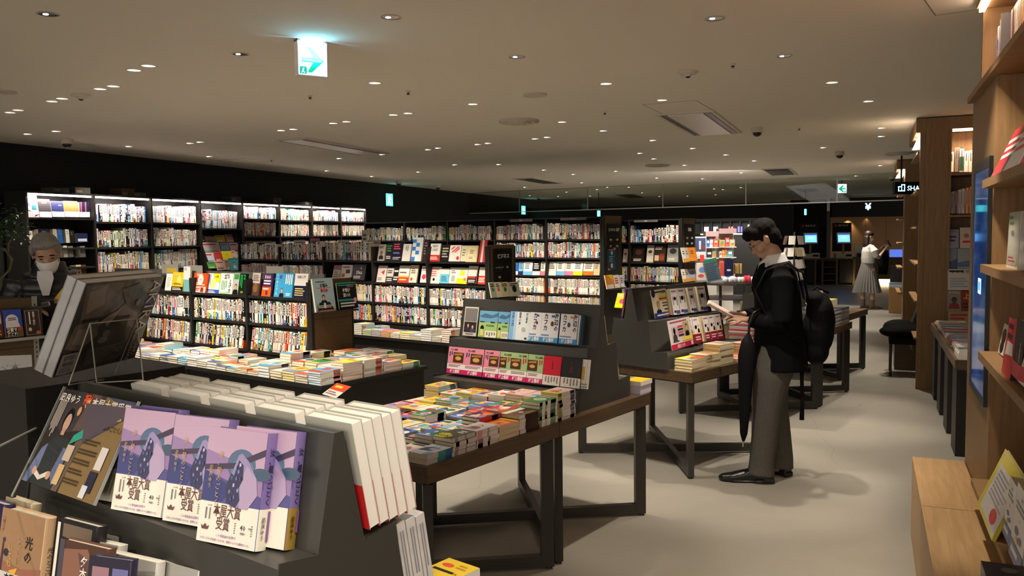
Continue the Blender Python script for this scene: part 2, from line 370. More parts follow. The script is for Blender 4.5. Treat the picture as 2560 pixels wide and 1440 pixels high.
for x, y, l in ((775, 239, 'tiny dark ceiling sprinkler right of the arrow sign'), (1512, 279, 'tiny dark ceiling sprinkler beyond the smoke detector'), (1832, 159, 'tiny dark ceiling sprinkler above the man'), (1998, 319, 'tiny dark ceiling sprinkler right of the dome camera'), (1020, 228, 'tiny pale ceiling sprinkler in the middle left'), (678, 399, 'tiny dark ceiling sprinkler near the long air vent')):
    disc_fit('sprinkler_head', l, 'sprinkler', x, y, .02, 0, [(.02, -.004), (.01, -.01), (.009, -.03), (.016, -.032), (0, -.034)], dome=(.012, -.02), group='sprinkler heads')
def ceil_vent(corners, label, slots=True, rim=.035, bright=(.8, .75, .7)):
    q = [P(x, y, CEIL) for x, y in corners]; c = sum(q, Vector())/4; e = ((q[2]-q[1])+(q[3]-q[0])); az = math.degrees(math.atan2(e.x, e.y)); L = e.length/2
    w = ((q[1]-q[0])+(q[2]-q[3])).length/2
    t = root('air_conditioner_vent', at((c.x, c.y, CEIL), az), label, 'air vent', 'ceiling air conditioner vents'); X, Y = w/2, L/2
    b = MB()
    for a in ((-X, X, -Y, -Y+rim), (-X, X, Y-rim, Y), (-X, -X+rim, -Y+rim, Y-rim), (X-rim, X, -Y+rim, Y-rim)): b.box(*a, -.014, -.001, (.6, .54, .46))
    b.build('frame', t)
    b = MB(); b.box(-X+rim, X-rim, -Y+rim, Y-rim, -.006, -.002, (.012, .011, .01)); b.build('recess', t)
    if slots:
        b = MB(); b.box(-X+.105, X-.105, -Y+.06, Y-.06, -.02, -.008, bright, 'satin')
        b.build('intake_panel', t)
        for sx in (-1, 1):
            b = MB(); b.box(min(sx*(X-.045), sx*(X-.11)), max(sx*(X-.045), sx*(X-.11)), -Y+.06, Y-.06, -.012, -.008, (.03, .028, .024), 'satin'); b.build('louvre', t)
    else:
        b = MB()
        for i in range(10): b.box(-X+.04, X-.04, -Y+.05+i*(2*Y-.1)/10, -Y+.05+(i+.6)*(2*Y-.1)/10, -.012, -.008, (.1, .09, .075), 'satin')
        b.build('louvre', t)
ceil_vent([(1643,287),(1780,273.7),(1850,328.7),(1738,339.4)], 'near rectangular air vent with pale intake panel above the man')
ceil_vent([(688,350),(759,342),(972,382),(898,386)], 'long narrow air vent with pale intake panel on the left')
ceil_vent([(1282,446),(1330,444),(1407,457),(1360,459.5)], 'dark slatted air vent over the middle bookcases', False)
ceil_vent([(1905,422),(1972,420),(1996,436),(1927,439)], 'dark slatted air vent before the arrow sign', False)
ceil_vent([(1990,471),(2035,469),(2052,478),(2007,481)], 'small dark air vent behind the smoke glass, left of arrow sign', False)
ceil_vent([(1540,486),(1577,484),(1614,493),(1575,495)], 'small dark air vent behind the smoke glass, over middle bookcases', False)
def hatch(corners, label):
    q = [P(x, y, CEIL) for x, y in corners]; c = sum(q, Vector())/4; e = ((q[2]-q[1])+(q[3]-q[0])); az = math.degrees(math.atan2(e.x, e.y)); L = e.length/2; w = ((q[1]-q[0])+(q[2]-q[3])).length/2; X, Y = w/2, L/2
    b = MB()
    b.box(-X, X, -Y, Y, -.0015, -.0005, m='ceil')
    for a in ((-X, X, -Y, -Y+.006), (-X, X, Y-.006, Y), (-X, -X+.006, -Y, Y), (X-.006, X, -Y, Y)): b.box(*a, -.002, -.0005, (.2, .18, .15))
    tag(b.build('access_hatch', world=at((c.x, c.y, CEIL), az)), label, 'hatch', 'ceiling access hatches')
hatch([(1612,262),(1734,250),(1790,278),(1670,292)], 'flush square access hatch beside the near air vent')
hatch([(2330,38),(2480,20),(2420,-70),(2300,-30)][::-1], 'flush access hatch above the near wooden cabinet')
hatch([(545,401),(612,395),(680,403),(620,408)], 'flush access hatch above the lit wall bookcase')

# ------------------------------------------------------------------ beams of the shop's downlights, added fill beams and ambient fill
def spot(x, y, e, tx=0, ty=0, ang=75, size=.05, col=(1, .885, .72), blend=.6, z=CEIL-.02):
    l = bpy.data.lights.new('downlight_or_fill_beam', 'SPOT'); l.energy = e; l.spot_size = R_(ang); l.spot_blend = blend; l.shadow_soft_size = size; l.color = col
    o = bpy.data.objects.new('downlight_or_fill_beam', l); COL.objects.link(o); o.location = (x, y, z)
    o.rotation_euler = (Vector((tx, ty, -z))).to_track_quat('-Z', 'Y').to_euler(); o['kind'] = 'helper'
    return o
SPOT_E = 80
for i, (x, y) in enumerate(LIGHTS):
    if y > 16 and i % 2: continue
    r = random.Random(i*13+1)
    e = SPOT_E*(1 if y < 14 else 1.6)
    uu, vv = loc_uv((x, y), BZ); tx, ty = r.uniform(-.4, .4), r.uniform(-.3, .4)
    if vv < -4.7 and y < 16: d_ = uv(BZ, 1.1, 0); tx, ty = d_.x, d_.y; e *= .62
    if loc_uv((x, y), AZ)[1] < -7: d_ = uv(AZ, 0, -1.1); tx, ty = d_.x, d_.y; e *= .8
    spot(x, y, e, tx, ty, r.choice((50, 62, 76)), size=.03)
for x, y, tx, ty, e in ((-1.6, .3, .25, 1.3, 36), (-.3, .2, -.5, 1.2, 42), (.4, 1.2, -.6, .6, 50), (-2.6, 1.6, .8, .6, 45), (1.6, -.3, .4, 1.2, 30), (1.5, 3.3, .75, .5, 60), (2.3, 5.6, .6, .3, 40)): spot(x, y, e, tx, ty, 62)  # added beams without fittings, brightening the foreground stand and the oak bench
w = bpy.data.worlds.new('World'); SC.world = w; w.use_nodes = True
w.node_tree.nodes['Background'].inputs[0].default_value = (1, .89, .76, 1); w.node_tree.nodes['Background'].inputs[1].default_value = 1.15
# camera
cam = bpy.data.cameras.new('camera'); co = bpy.data.objects.new('camera', cam); COL.objects.link(co)
cam.sensor_width = 36; cam.lens = F/2560*36; cam.clip_start = .05; cam.clip_end = 200
Rw = Matrix(((_M[0][0], -_M[1][0], -_M[2][0]), (_M[0][1], -_M[1][1], -_M[2][1]), (_M[0][2], -_M[1][2], -_M[2][2])))
co.matrix_world = Matrix.Translation((0, 0, EYE)) @ Rw.to_4x4()
SC.camera = co
SC.view_settings.view_transform = 'Standard'; SC.view_settings.look = 'None'; SC.view_settings.gamma = 1; SC.view_settings.exposure = 1.25
SC.view_settings.use_curve_mapping = False
SC.cycles.max_bounces = 6; SC.cycles.diffuse_bounces = 4; SC.cycles.glossy_bounces = 3; SC.cycles.transparent_max_bounces = 12
SC.cycles.caustics_reflective = False; SC.cycles.caustics_refractive = False; SC.cycles.sample_clamp_indirect = 4
SC.cycles.use_denoising = True
# ------------------------------------------------------------------ book shapes
PAL_W = [c255(236,232,222), c255(228,222,208), c255(240,238,235), c255(222,214,200), c255(238,230,212), c255(226,220,214)]
PAL_C = {'red': c255(196,34,38), 'orange': c255(232,110,34), 'yellow': c255(232,208,44), 'green': c255(38,128,74), 'teal': c255(44,140,146), 'blue': c255(36,92,170), 'light blue': c255(112,176,214), 'navy': c255(28,36,78), 'purple': c255(92,50,112), 'pink': c255(226,120,150), 'black': c255(26,24,26), 'grey': c255(118,118,118), 'brown': c255(104,66,40), 'beige': c255(206,186,150)}
NAMES = list(PAL_C)
def pick(q, pw=.55, dark=.14):
    r = q.random()
    if r < pw: return 'white', q.choice(PAL_W)
    if r < pw+dark: return 'black', PAL_C['black']
    n = q.choice(NAMES); return n, PAL_C[n]
def spine(b, t, d, h, q, pw=.55, dark=.14, M=None, detail=1):
    # spine faces -y; x 0..t, y 0..d, z 0..h
    n, c = pick(q, pw, dark)
    b.box(0, t, 0, d, 0, h, c, M=M, cols={'+z': PAGE, '+y': PAGE})
    D = .0008; has = None
    light = sum(c) > .9
    ink = BLK if light else WHITE
    if q.random() < .5:                     # paper band round the lower part
        bn, bc = pick(q, .3, .12); hh = h*q.choice((.22, .28, .33, .36))
        if bn != n:
            b.box(-.0006, t+.0006, -D, d*.98, 0, hh, bc, M=M); has = bn
            if detail: b.rect(t*.35, hh*.3, t*.65, hh*.85, BLK if sum(bc) > .9 else WHITE, D+.0004, M=M)
    elif q.random() < .25:
        b.rect(0, h*.86, t, h, PAL_C[q.choice(NAMES)], D, M=M)
    if detail:
        z = h*q.uniform(.9, .94); k = q.randint(4, 8); s = h*.5/k; ic = ink if q.random() < .7 else PAL_C[q.choice(('red', 'blue', 'green', 'black', 'orange'))] if light else ink
        for i in range(k):
            if q.random() < .12: continue
            b.rect(t*.26, z-s*(i+.8), t*.74, z-s*i, ic, D, M=M)
        b.rect(t*.35, h*.06, t*.65, h*.11, ink, D+.0008, M=M)
    return n, has
UP_STUFF = MB()      # the shelved books past the three hundred that show largest
def fill_row(W, x0, x1, z, hb, db, tag_fn=None, q=None, pw=.55, dark=.14, lean_p=0.0, tb=(.011, .027), gap=.25, yf=.0, lean_deg=0):
    """stand books side by side from x0 to x1 on a board at height z (local frame W, spines face -y)"""
    x = x0; k = 0; blk_h = q.uniform(*hb); run = 0; x_end = x1-(.055 if lean_deg else 0)
    while x < x_end:
        if run <= 0: blk_h = q.uniform(*hb); run = q.randint(2, 9)
        run -= 1
        t = q.uniform(*tb); h = blk_h*q.uniform(.985, 1.01); d = q.uniform(*db)
        if x+t > x_end: break
        ang = lean_deg*q.uniform(.85, 1.1)
        ML = Matrix.Translation((x, yf+q.uniform(0, .006), z+.0005)) @ Matrix.Rotation(R_(ang), 4, 'Y')
        if ang > 0: ML = Matrix.Translation((0, 0, t*math.sin(R_(ang)))) @ ML
        if tag_fn:
            k += 1; b = MB(); n, has = spine(b, t, d, h, q, pw, dark)
            o = b.build('book', world=W @ ML); tag_fn(o, k, n, has)
        else:
            spine(UP_STUFF, t, d, h, q, pw, dark, M=W @ ML)
        x += t/math.cos(R_(ang))+.0006
        if not lean_deg and q.random() < .012: x += q.uniform(.02, .06)*gap
# ------------------------------------------------------------------ black bookcase bays
def bay(W, x0, w, depth, boards, top, label, group, base_h=.6, led=False, right_side=False, end_panel=False, low_top=None, name='bookcase', th=.022, slots=False, foot=.0, back=True):
    """one bay: local x0..x0+w, front at y=0, boards = heights of the shelf tops"""
    t = root(name, W @ Matrix.Translation((x0, 0, 0)), label, 'bookcase', group)
    g = .0015; wr = w-.03 if right_side else w-g
    b = MB(); b.box(g, w-g, .01, depth, .0, base_h-.02, m='black_board'); b.box(g, w-g, 0, depth, base_h-.02, base_h, m='black_board'); b.build('base', t)
    if back: b = MB(); b.box(g, w-g, depth-.015, depth, base_h, top-.02, m='black_board'); b.build('back_panel', t)
    for sx in [g]+([w-.0285] if right_side else []):
        b = MB(); b.box(sx, sx+.027, -.01, depth-.016, base_h+.001, top-(.0201 if top > 1.6 and low_top is None else 0), m='black_board'); b.build('side_panel', t)
    for z in boards:
        b = MB(); b.box(.029, wr, .0, depth-.016, z-th, z, m='black_board')
        b.build('shelf_board', t)
    if top > 1.6 and low_top is None:
        b = MB(); b.box(g, w-g, -.01, depth, top-.0199, top+.002, m='black_board'); b.build('top_panel', t)
    if led:
        b = MB(); b.box(.02, w-.02, .0, .028, top-.042, top-.022, m='led'); b.build('led_strip', t)
        l = bpy.data.lights.new('shelf_light', 'AREA'); l.shape = 'RECTANGLE'; l.size = w*.9; l.size_y = .03; l.energy = 2.2; l.color = (1, .86, .82); l.spread = R_(150)
        o = bpy.data.objects.new('shelf_light', l); COL.objects.link(o); o.matrix_world = t.matrix_world @ Matrix.Translation((w/2, -.02, top-.05)) @ Matrix.Rotation(R_(38), 4, 'X'); o['kind'] = 'helper'
    return t

# ================================================================== the islands (grid B), all ending on one aisle line
VE = -5.58
ISL = []
def isl_frame(u): return fr(BZ, u, 0)
BAYN = ['right end', 'second from right', 'third from right', 'fourth from right', 'fifth from right', 'sixth from right']
def run_case(u, nb, boards, top, depth, desc, group, base_h=.6, bw=.9, low=True):
    W = isl_frame(u)
    for i in range(nb):
        bay(W, VE-.0-(i+1)*bw, bw, depth, boards, top, f'black {desc}, {BAYN[i]} bay', group, base_h, right_side=(i == 0), low_top=True if low else None)
    return W
q = random.Random(21)
# ---- island 1 (nearest)
W1 = run_case(4.51, 4, [.852, 1.098], 1.24, .45, 'low bookcase nearest the wooden tables', 'bays of the near low bookcase')
# wooden end panel with plank seams and a steel edge
def wood_end(u, top, label, w=.44, seams=(.33, .62, .92)):
    W = fr(BZ, u, VE)
    t = root('bookcase_end_panel', W, label, 'panel', 'wooden bookcase end panels')
    b = MB(); b.box(.003, .032, .02, w, .0, top, m='oak_end')
    b.build('board', t)
    b = MB(); b.box(.003, .034, -.012, .019, 0, top+.002, m='black_board'); b.build('front_edge', t)
    b = MB(); b.box(.003, .034, w+.001, w+.02, 0, top+.002, m='black_board'); b.build('back_edge', t)
    for z in seams:
        if z < top-.1:
            b = MB(); b.box(.031, .0325, .021, w-.001, z, z+.004, (.02, .014, .008)); b.build('seam', t)
    return t
wood_end(4.51, 1.26, 'dark wooden end panel of the near low bookcase, behind two displayed books')
rowname = ['lower', 'upper']
def tagger(row, bayname, casename, group):
    def f(o, k, n, has):
        tag(o, f"{n} book{', '+has+' band' if has and has != n else ''}, {nth(k)} from left, {row} row, {bayname} bay, near bookcase", 'book', group)
    return f
N_UP = 0
for i in range(3):
    x1 = VE-i*.9-.03; x0 = VE-(i+1)*.9+.03
    fill_row(W1, x0, x1, .602, (.19, .216), (.13, .15), tagger('lower', ['right', 'middle', 'left'][i], 'near low bookcase', 'leaning books on the lower row of the near low bookcase'), q, .5, .2, lean_deg=11, yf=.012)
    fill_row(W1, x0, x1, .854, (.182, .208), (.13, .15), tagger('upper', ['right', 'middle', 'left'][i], 'near low bookcase', 'books on the upper row of the near low bookcase'), q, .5, .2, yf=.012)
# ------------------------------------------------------------------ books shown face out
def hit(W, x, y, yo=0.0):
    """where the picture's x, y meets the plane local y = yo of frame W, in local coordinates"""
    O = W @ Vector((0, yo, 0)); n = (W.to_3x3() @ Vector((0, 1, 0))); d = ray(x, y); C = Vector((0, 0, EYE))
    t = n.dot(O-C)/n.dot(d); return W.inverted() @ (C+t*d)
def art(b, w, h, A, d0=.0005, M=None, m='print'):
    d = d0
    for a in A:
        d += .00012; k = a[0]
        if k == 'r': b.rect(a[1]*w, a[2]*h, a[3]*w, a[4]*h, a[5], d, m, M)
        elif k == 'o': b.disc(a[1]*w, a[2]*h, a[3]*w, a[4]*w, a[5], d, 18, m, M)
        elif k == 'p': b.poly([(x*w, y*h) for x, y in a[1]], a[2], d, m, M)
        elif k == 't':
            body, cx, cy, s, col = a[1:6]; o = a[6] if len(a) > 6 else {}
            b.text(body, cx*w, cy*h, s*h, col, d, m=m, M=M, **o)
        elif k == 'l': b.lines(a[1]*w, a[2]*h, a[3]*w, a[4]*h, a[5], a[6], d, a[7] if len(a) > 7 else False, m, M)
        elif k == 'f':      # a head and shoulders
            cx, cy, s, skin, hair, coat = a[1:7]
            b.poly([(cx*w+s*h*x, cy*h+s*h*y) for x, y in ((-.9, -1.6), (-.75, -.75), (-.25, -.45), (.25, -.45), (.75, -.75), (.9, -1.6))], coat, d, m, M)
            b.disc(cx*w, cy*h+s*h*.08, s*h*.46, s*h*.56, hair, d+.0001, 16, m, M)
            b.disc(cx*w, cy*h-s*h*.05, s*h*.36, s*h*.46, skin, d+.0002, 16, m, M)
            b.rect(cx*w-s*h*.12, cy*h-s*h*.66, cx*w+s*h*.12, cy*h-s*h*.4, skin, d+.0001, m, M)
SKIN = c255(214, 170, 140)
def face_book(W, w, h, t, col, A, label, group=None, side=None, name='displayed_book', m='satin', cat='book', band=None, bandart=(), parts=True, backc=None, spinetext=None, spine_left=False, pages=PAGE):
    """W: frame of the lower left front corner; x right along the face, y into the book, z up the cover"""
    o = root(name, W, label, cat, group) if parts else None
    b = MB(); th = .0016; sc = side or col; bc = backc or col
    M = None
    b.box(0, w, 0, th, 0, h, col, m); b.box(0, w, t-th, t, 0, h, bc, m)
    sx = 0 if spine_left else w-th
    b.box(sx, sx+th, .0, t, 0, h, sc, m)
    art(b, w, h, A, m=m)
    if spinetext:
        MS = Matrix.Translation((w, 0, 0)) @ Matrix.Rotation(R_(90), 4, 'Z') if not spine_left else Matrix.Translation((0, t, 0)) @ Matrix.Rotation(R_(-90), 4, 'Z')
        for s_, y_, sz, c_ in spinetext: b.text(s_, t/2, y_*h, sz*h, c_, .0006, vert=True, M=MS, m=m)
    if not parts:
        b.box(.003 if spine_left else .002, w-.003, th, t-th, .003, h-.003, pages)
        return tag(b.build(name, world=W), label, cat, group)
    b.build('cover', o)
    b = MB(); b.box(.004 if not spine_left else .002, w-(.002 if not spine_left else .004), th+.0001, t-th-.0001, .003, h-.003, pages); b.build('page_block', o)
    if band:
        bcol, bh, bs = band; b = MB()
        b.box(-.0004, w+.0006, -.0009, -.0001, -.0002, bh*h, bcol, m)
        b.box(w+.0001 if not spine_left else -.0006, w+.0008 if not spine_left else -.0001, -.0005, t, 0, bh*h, bs or bcol, m)
        art(b, w, h, bandart, d0=.0012, m=m); b.build('paper_band', o)
    return o
def px_face(W, yo, x0, x1, yt, yb, col, A, label, group=None, tilt=10, t=.018, parts=False, rot=0.0, **k):
    p0 = hit(W, x0, yb, yo); p1 = hit(W, x1, yb, yo); p2 = hit(W, x0, yt, yo)
    w = abs(p1.x-p0.x); h = abs(p2.z-p0.z)/math.cos(R_(tilt))
    Wl = W @ Matrix.Translation((p0.x, yo-h*math.sin(R_(tilt))*.5, p0.z)) @ Matrix.Rotation(R_(rot), 4, 'Z') @ Matrix.Rotation(R_(-tilt), 4, 'X')
    return face_book(Wl, w, h, t, col, A, label, group, parts=parts, **k)
def generic_art(q, col):
    A = []; dark = sum(col) < .9
    ink = WHITE if dark else BLK
    if q.random() < .6: c = PAL_C[q.choice(NAMES)]; A.append(('r', 0, 0, 1, q.choice((.2, .27, .33)), c)); A.append(('l', .12, .04, .88, .16, 2, WHITE if sum(c) < 1.4 else BLK))
    k = q.random()
    if k < .35: A.append(('o', q.uniform(.35, .65), q.uniform(.4, .55), .22, .22, PAL_C[q.choice(NAMES)]))
    elif k < .6: A.append(('r', .15, .35, .85, .6, PAL_C[q.choice(NAMES)]))
    A.append(('l', .12, .68, .88, .92, 2, ink)); A.append(('l', .2, .6, .8, .65, 1, ink))
    return A
q = random.Random(5)
g1 = 'books shown face out on top of the near low bookcase'
W1f = W1
def tshelf(*a, **k): return px_face(W1f, .06, *a, group=g1, **k)
O = c255(226, 84, 30)
tshelf(415, 431, 684, 726, WHITE, [('l', .2, .2, .8, .8, 5, c255(190, 190, 190))], 'white leaning book beside the yellow book on the near low bookcase', tilt=10, rot=0)
tshelf(431, 459, 680, 727, c255(238, 190, 40), [('r', 0, 0, 1, .24, BLK), ('l', .1, .05, .9, .2, 2, WHITE), ('o', .62, .6, .2, .2, c255(245, 215, 120)), ('l', .15, .34, .85, .44, 2, BLK), ('l', .2, .86, .8, .9, 1, WHITE)], 'yellow book with black band, face out on the near low bookcase', spine_left=False)
tshelf(460, 477, 666, 731, c255(226, 226, 222), [('r', 0, 0, 1, .5, c255(120, 182, 182)), ('l', .1, .84, .5, .95, 3, c255(120, 130, 130))], 'tall white and teal divider book on the near low bookcase', tilt=3)
tshelf(484, 523, 682, 729, O, [('r', 0, 0, 1, .3, c255(226, 196, 180)), ('t', '経済心理', .42, .9, .155, WHITE, {'bold': .03}), ('o', .55, .66, .2, .2, WHITE), ('t', '社会', .55, .66, .13, O), ('l', .08, .36, .92, .52, 2, WHITE), ('l', .1, .06, .6, .24, 2, RED), ('r', .62, .03, .85, .26, c255(150, 50, 40))], 'orange book with white title bubbles, face out on the near low bookcase', rot=-6)
tshelf(518, 550, 683, 734, c255(232, 232, 238), [('p', [(.45, 1), (1, 1), (1, .55), (.55, .6)], c255(240, 214, 40)), ('t', '40年', .75, .84, .13, BLK, {'bold': .03}), ('o', .5, .5, .24, .24, c255(235, 226, 150)), ('r', 0, 0, 1, .22, c255(50, 90, 180)), ('l', .08, .05, .9, .17, 2, WHITE), ('l', .08, .35, .3, .95, 3, c255(80, 110, 180), True)], 'white book with 40 and a blue band, face out on the near low bookcase')
tshelf(551, 583, 683, 736, c255(236, 240, 230), [('t', '給料', .5, .84, .24, BLK, {'squeeze': .8, 'bold': .03}), ('t', '上げ方', .78, .72, .22, BLK, {'vert': True, 'squeeze': .8, 'bold': .03}), ('l', .1, .2, .55, .66, 4, c255(90, 160, 100), True), ('l', .05, .03, .95, .15, 2, c255(120, 190, 120))], 'white book with large black title 給料 and green print')
tshelf(584, 598, 683, 737, c255(190, 194, 184), [('r', .1, .72, .9, .95, c255(60, 150, 80)), ('f', .5, .38, .22, SKIN, c255(60, 50, 45), BLK)], 'narrow grey-green book with a suited figure on the near low bookcase')
tshelf(598, 616, 684, 738, c255(16, 40, 26), [('l', .12, .3, .5, .95, 2, c255(50, 190, 90), True), ('t', '158', .5, .16, .14, c255(220, 180, 60)), ('t', '2', .72, .85, .3, c255(50, 200, 90))], 'dark green-black book with gold 158, face out on low bookcase')
tshelf(630, 654, 682, 738, c255(88, 64, 52), [('r', 0, .55, 1, 1, c255(196, 186, 180)), ('o', .5, .35, .3, .3, c255(140, 96, 66)), ('l', .1, .62, .9, .92, 4, c255(110, 90, 90))], 'brown photo book with pale top, face out on near low bookcase', rot=-7)
tshelf(657, 684, 684, 740, c255(74, 44, 96), [('r', 0, 0, 1, .42, c255(228, 98, 30)), ('t', 'DAO', .5, .86, .2, WHITE, {'bold': .03}), ('l', .12, .5, .9, .74, 2, WHITE), ('o', .55, .16, .14, .14, c255(130, 30, 80)), ('l', .1, .28, .9, .38, 1, WHITE)], 'purple and orange book titled DAO on the near low bookcase', rot=-7)
tshelf(688, 733, 683, 744, c255(64, 156, 204), [('t', 'イーサリアム', .12, .98, .145, WHITE, {'vert': True, 'squeeze': .7}), ('l', .55, .5, .95, .95, 4, WHITE, True), ('f', .42, .3, .17, c255(196, 160, 140), c255(70, 64, 60), c255(24, 26, 36)), ('o', .3, .85, .07, .07, c255(80, 80, 160)), ('l', .66, .1, .95, .22, 2, WHITE)], 'light blue book titled イーサリアム with a man\'s portrait')
tshelf(736, 769, 684, 746, c255(216, 212, 206), [('r', 0, 0, 1, .52, c255(28, 32, 58)), ('t', '金融入門', .5, .86, .13, c255(90, 90, 90)), ('l', .1, .1, .9, .44, 4, c255(208, 186, 120))], 'white book with navy lower half, rightmost on the near low bookcase')
# grey header cards standing behind that row
def card(W, yo, x0, x1, yt, yb, col, A, label, name='header_card', cat='sign', tilt=0, group=None, th=.002, m='print'):
    p0 = hit(W, x0, yb, yo); p1 = hit(W, x1, yb, yo); p2 = hit(W, x0, yt, yo); w = abs(p1.x-p0.x); h = abs(p2.z-p0.z)
    b = MB(); b.box(0, w, 0, th, 0, h, col, m); art(b, w, h, A, m=m)
    return tag(b.build(name, world=W @ Matrix.Translation((p0.x, yo, p0.z)) @ Matrix.Rotation(R_(-tilt), 4, 'X')), label, cat, group)
gc = c255(150, 148, 140)
card(W1, .13, 469, 507, 663, 694, gc, [('l', .08, .7, .3, .95, 3, c255(60, 60, 60))], 'grey header card behind the teal divider on the near low bookcase')
card(W1, .13, 666, 709, 665, 683, c255(140, 136, 130), [], 'grey header card behind the purple DAO book')
card(W1, .13, 405, 446, 660, 683, gc, [('r', .3, .1, .9, .6, c255(200, 170, 60))], 'grey and yellow header card behind the yellow book')
b = MB(); b.box(VE-3.6, VE-.02, .18, .2, 1.24, 1.30, (.12, .12, .11), 'satin'); tag(b.build('header_rail', world=W1), 'thin grey rail along the top of the near low bookcase', 'rail')
# two books on the little tray hooked to the wooden end panel
WE1 = fr(BZ, 4.51, VE, 0, 90)
t = root('book_tray', WE1, 'black wire-edged tray hooked on the near wooden end panel, holding two books', 'tray')
zt = hit(WE1, 810, 782, -.1).z
b = MB(); b.box(.0, .43, -.13, -.035, zt-.006, zt-.002, m='black_board'); b.build('shelf', t)
b = MB(); b.box(.0, .43, -.036, -.034, zt, zt+.2, m='black_board'); b.build('back_plate', t)
b = MB(); b.box(.0, .43, -.134, -.131, zt-.006, zt+.012, (.05, .05, .05), 'satin'); b.build('lip', t)
b = MB(); b.quad((.0, -.13, zt), (.0, -.13, zt+.01), (.0, -.037, zt+.22), (.0, -.037, zt), (.02, .02, .02)); b.build('side_bracket', t)
ge = 'books on trays hooked to wooden bookcase ends'
px_face(WE1, -.085, 786, 837, 697, 781, c255(172, 200, 212), [('r', 0, 0, 1, .05, c255(214, 150, 120)), ('l', .15, .86, .8, .92, 1, c255(80, 80, 90)), ('t', 'お悩み', .52, .78, .125, BLK, {'squeeze': .8, 'bold': .03}), ('r', .15, .7, .85, .715, c255(230, 120, 60)), ('t', '解決本', .52, .63, .115, RED, {'squeeze': .8, 'bold': .03}), ('f', .45, .42, .14, SKIN, BLK, c255(36, 40, 52)), ('p', [(.1, .05), (.9, .05), (.72, .28), (.22, .28)], c255(36, 40, 52)), ('r', .42, .1, .52, .26, WHITE), ('l', .08, .1, .9, .2, 2, WHITE)], 'pale blue book with a worried man in a suit on the end tray', ge, tilt=9, t=.02, parts=True)
px_face(WE1, -.085, 846, 893, 707, 774, c255(14, 18, 20), [('r', 0, .94, 1, 1, c255(40, 150, 130)), ('l', .06, .86, .94, .92, 1, c255(60, 190, 160)), ('t', '仕事が', .46, .7, .155, WHITE, {'squeeze': .75, 'bold': .03}), ('t', '速い人', .46, .52, .155, WHITE, {'squeeze': .75, 'bold': .03}), ('r', 0, .3, .8, .37, c255(40, 160, 170)), ('l', .08, .06, .95, .27, 2, WHITE), ('o', .88, .33, .09, .09, c255(240, 150, 160)), ('l', .5, .8, .98, .92, 3, c255(150, 140, 160))], 'black and teal book titled 仕事が速い人 on the end tray', ge, tilt=9, t=.02, parts=True)

# ---- island 2 (middle): displays, uprights
U2 = 6.92
W2 = run_case(U2, 5, [.832, 1.073, 1.33], 1.50, .45, 'middle bookcase beyond the near one', 'bays of the middle low bookcase')
wood_end(U2, 1.50, 'dark wooden end panel of the middle bookcase carrying the genre sign', w=.44, seams=())
qq = random.Random(31)
for i in range(5):
    x1 = VE-i*.9-.03; x0 = VE-(i+1)*.9+.03
    fill_row(W2, x0, x1, .602, (.185, .21), (.13, .15), None, qq, .5, .13, yf=.012)
    fill_row(W2, x0, x1, .834, (.18, .208), (.13, .15), (lambda o, k, n, has: tag(o, f"{n} book{', '+has+' band' if has and has != n else ''}, {nth(k)} from left, second row, right bay, middle bookcase", 'book', 'books on the second row of the middle bookcase')) if i == 0 else None, qq, .58, .08, yf=.012)
    if i in (3, 4): fill_row(W2, x0, x1, 1.075, (.17, .20), (.13, .15), None, qq, .65, .05, yf=.02)
    if i >= 2: fill_row(W2, x0, x1, 1.332, (.19, .23), (.13, .15), None, qq, .42, .25, yf=.02)
g2 = 'books shown face out on the middle bookcase'
def mid(x0, x1, yt, yb, col, A, label, **k): return px_face(W2, .05, x0, x1, yt, yb, col, A, label, g2, **k)
pk = c255(222, 90, 110)
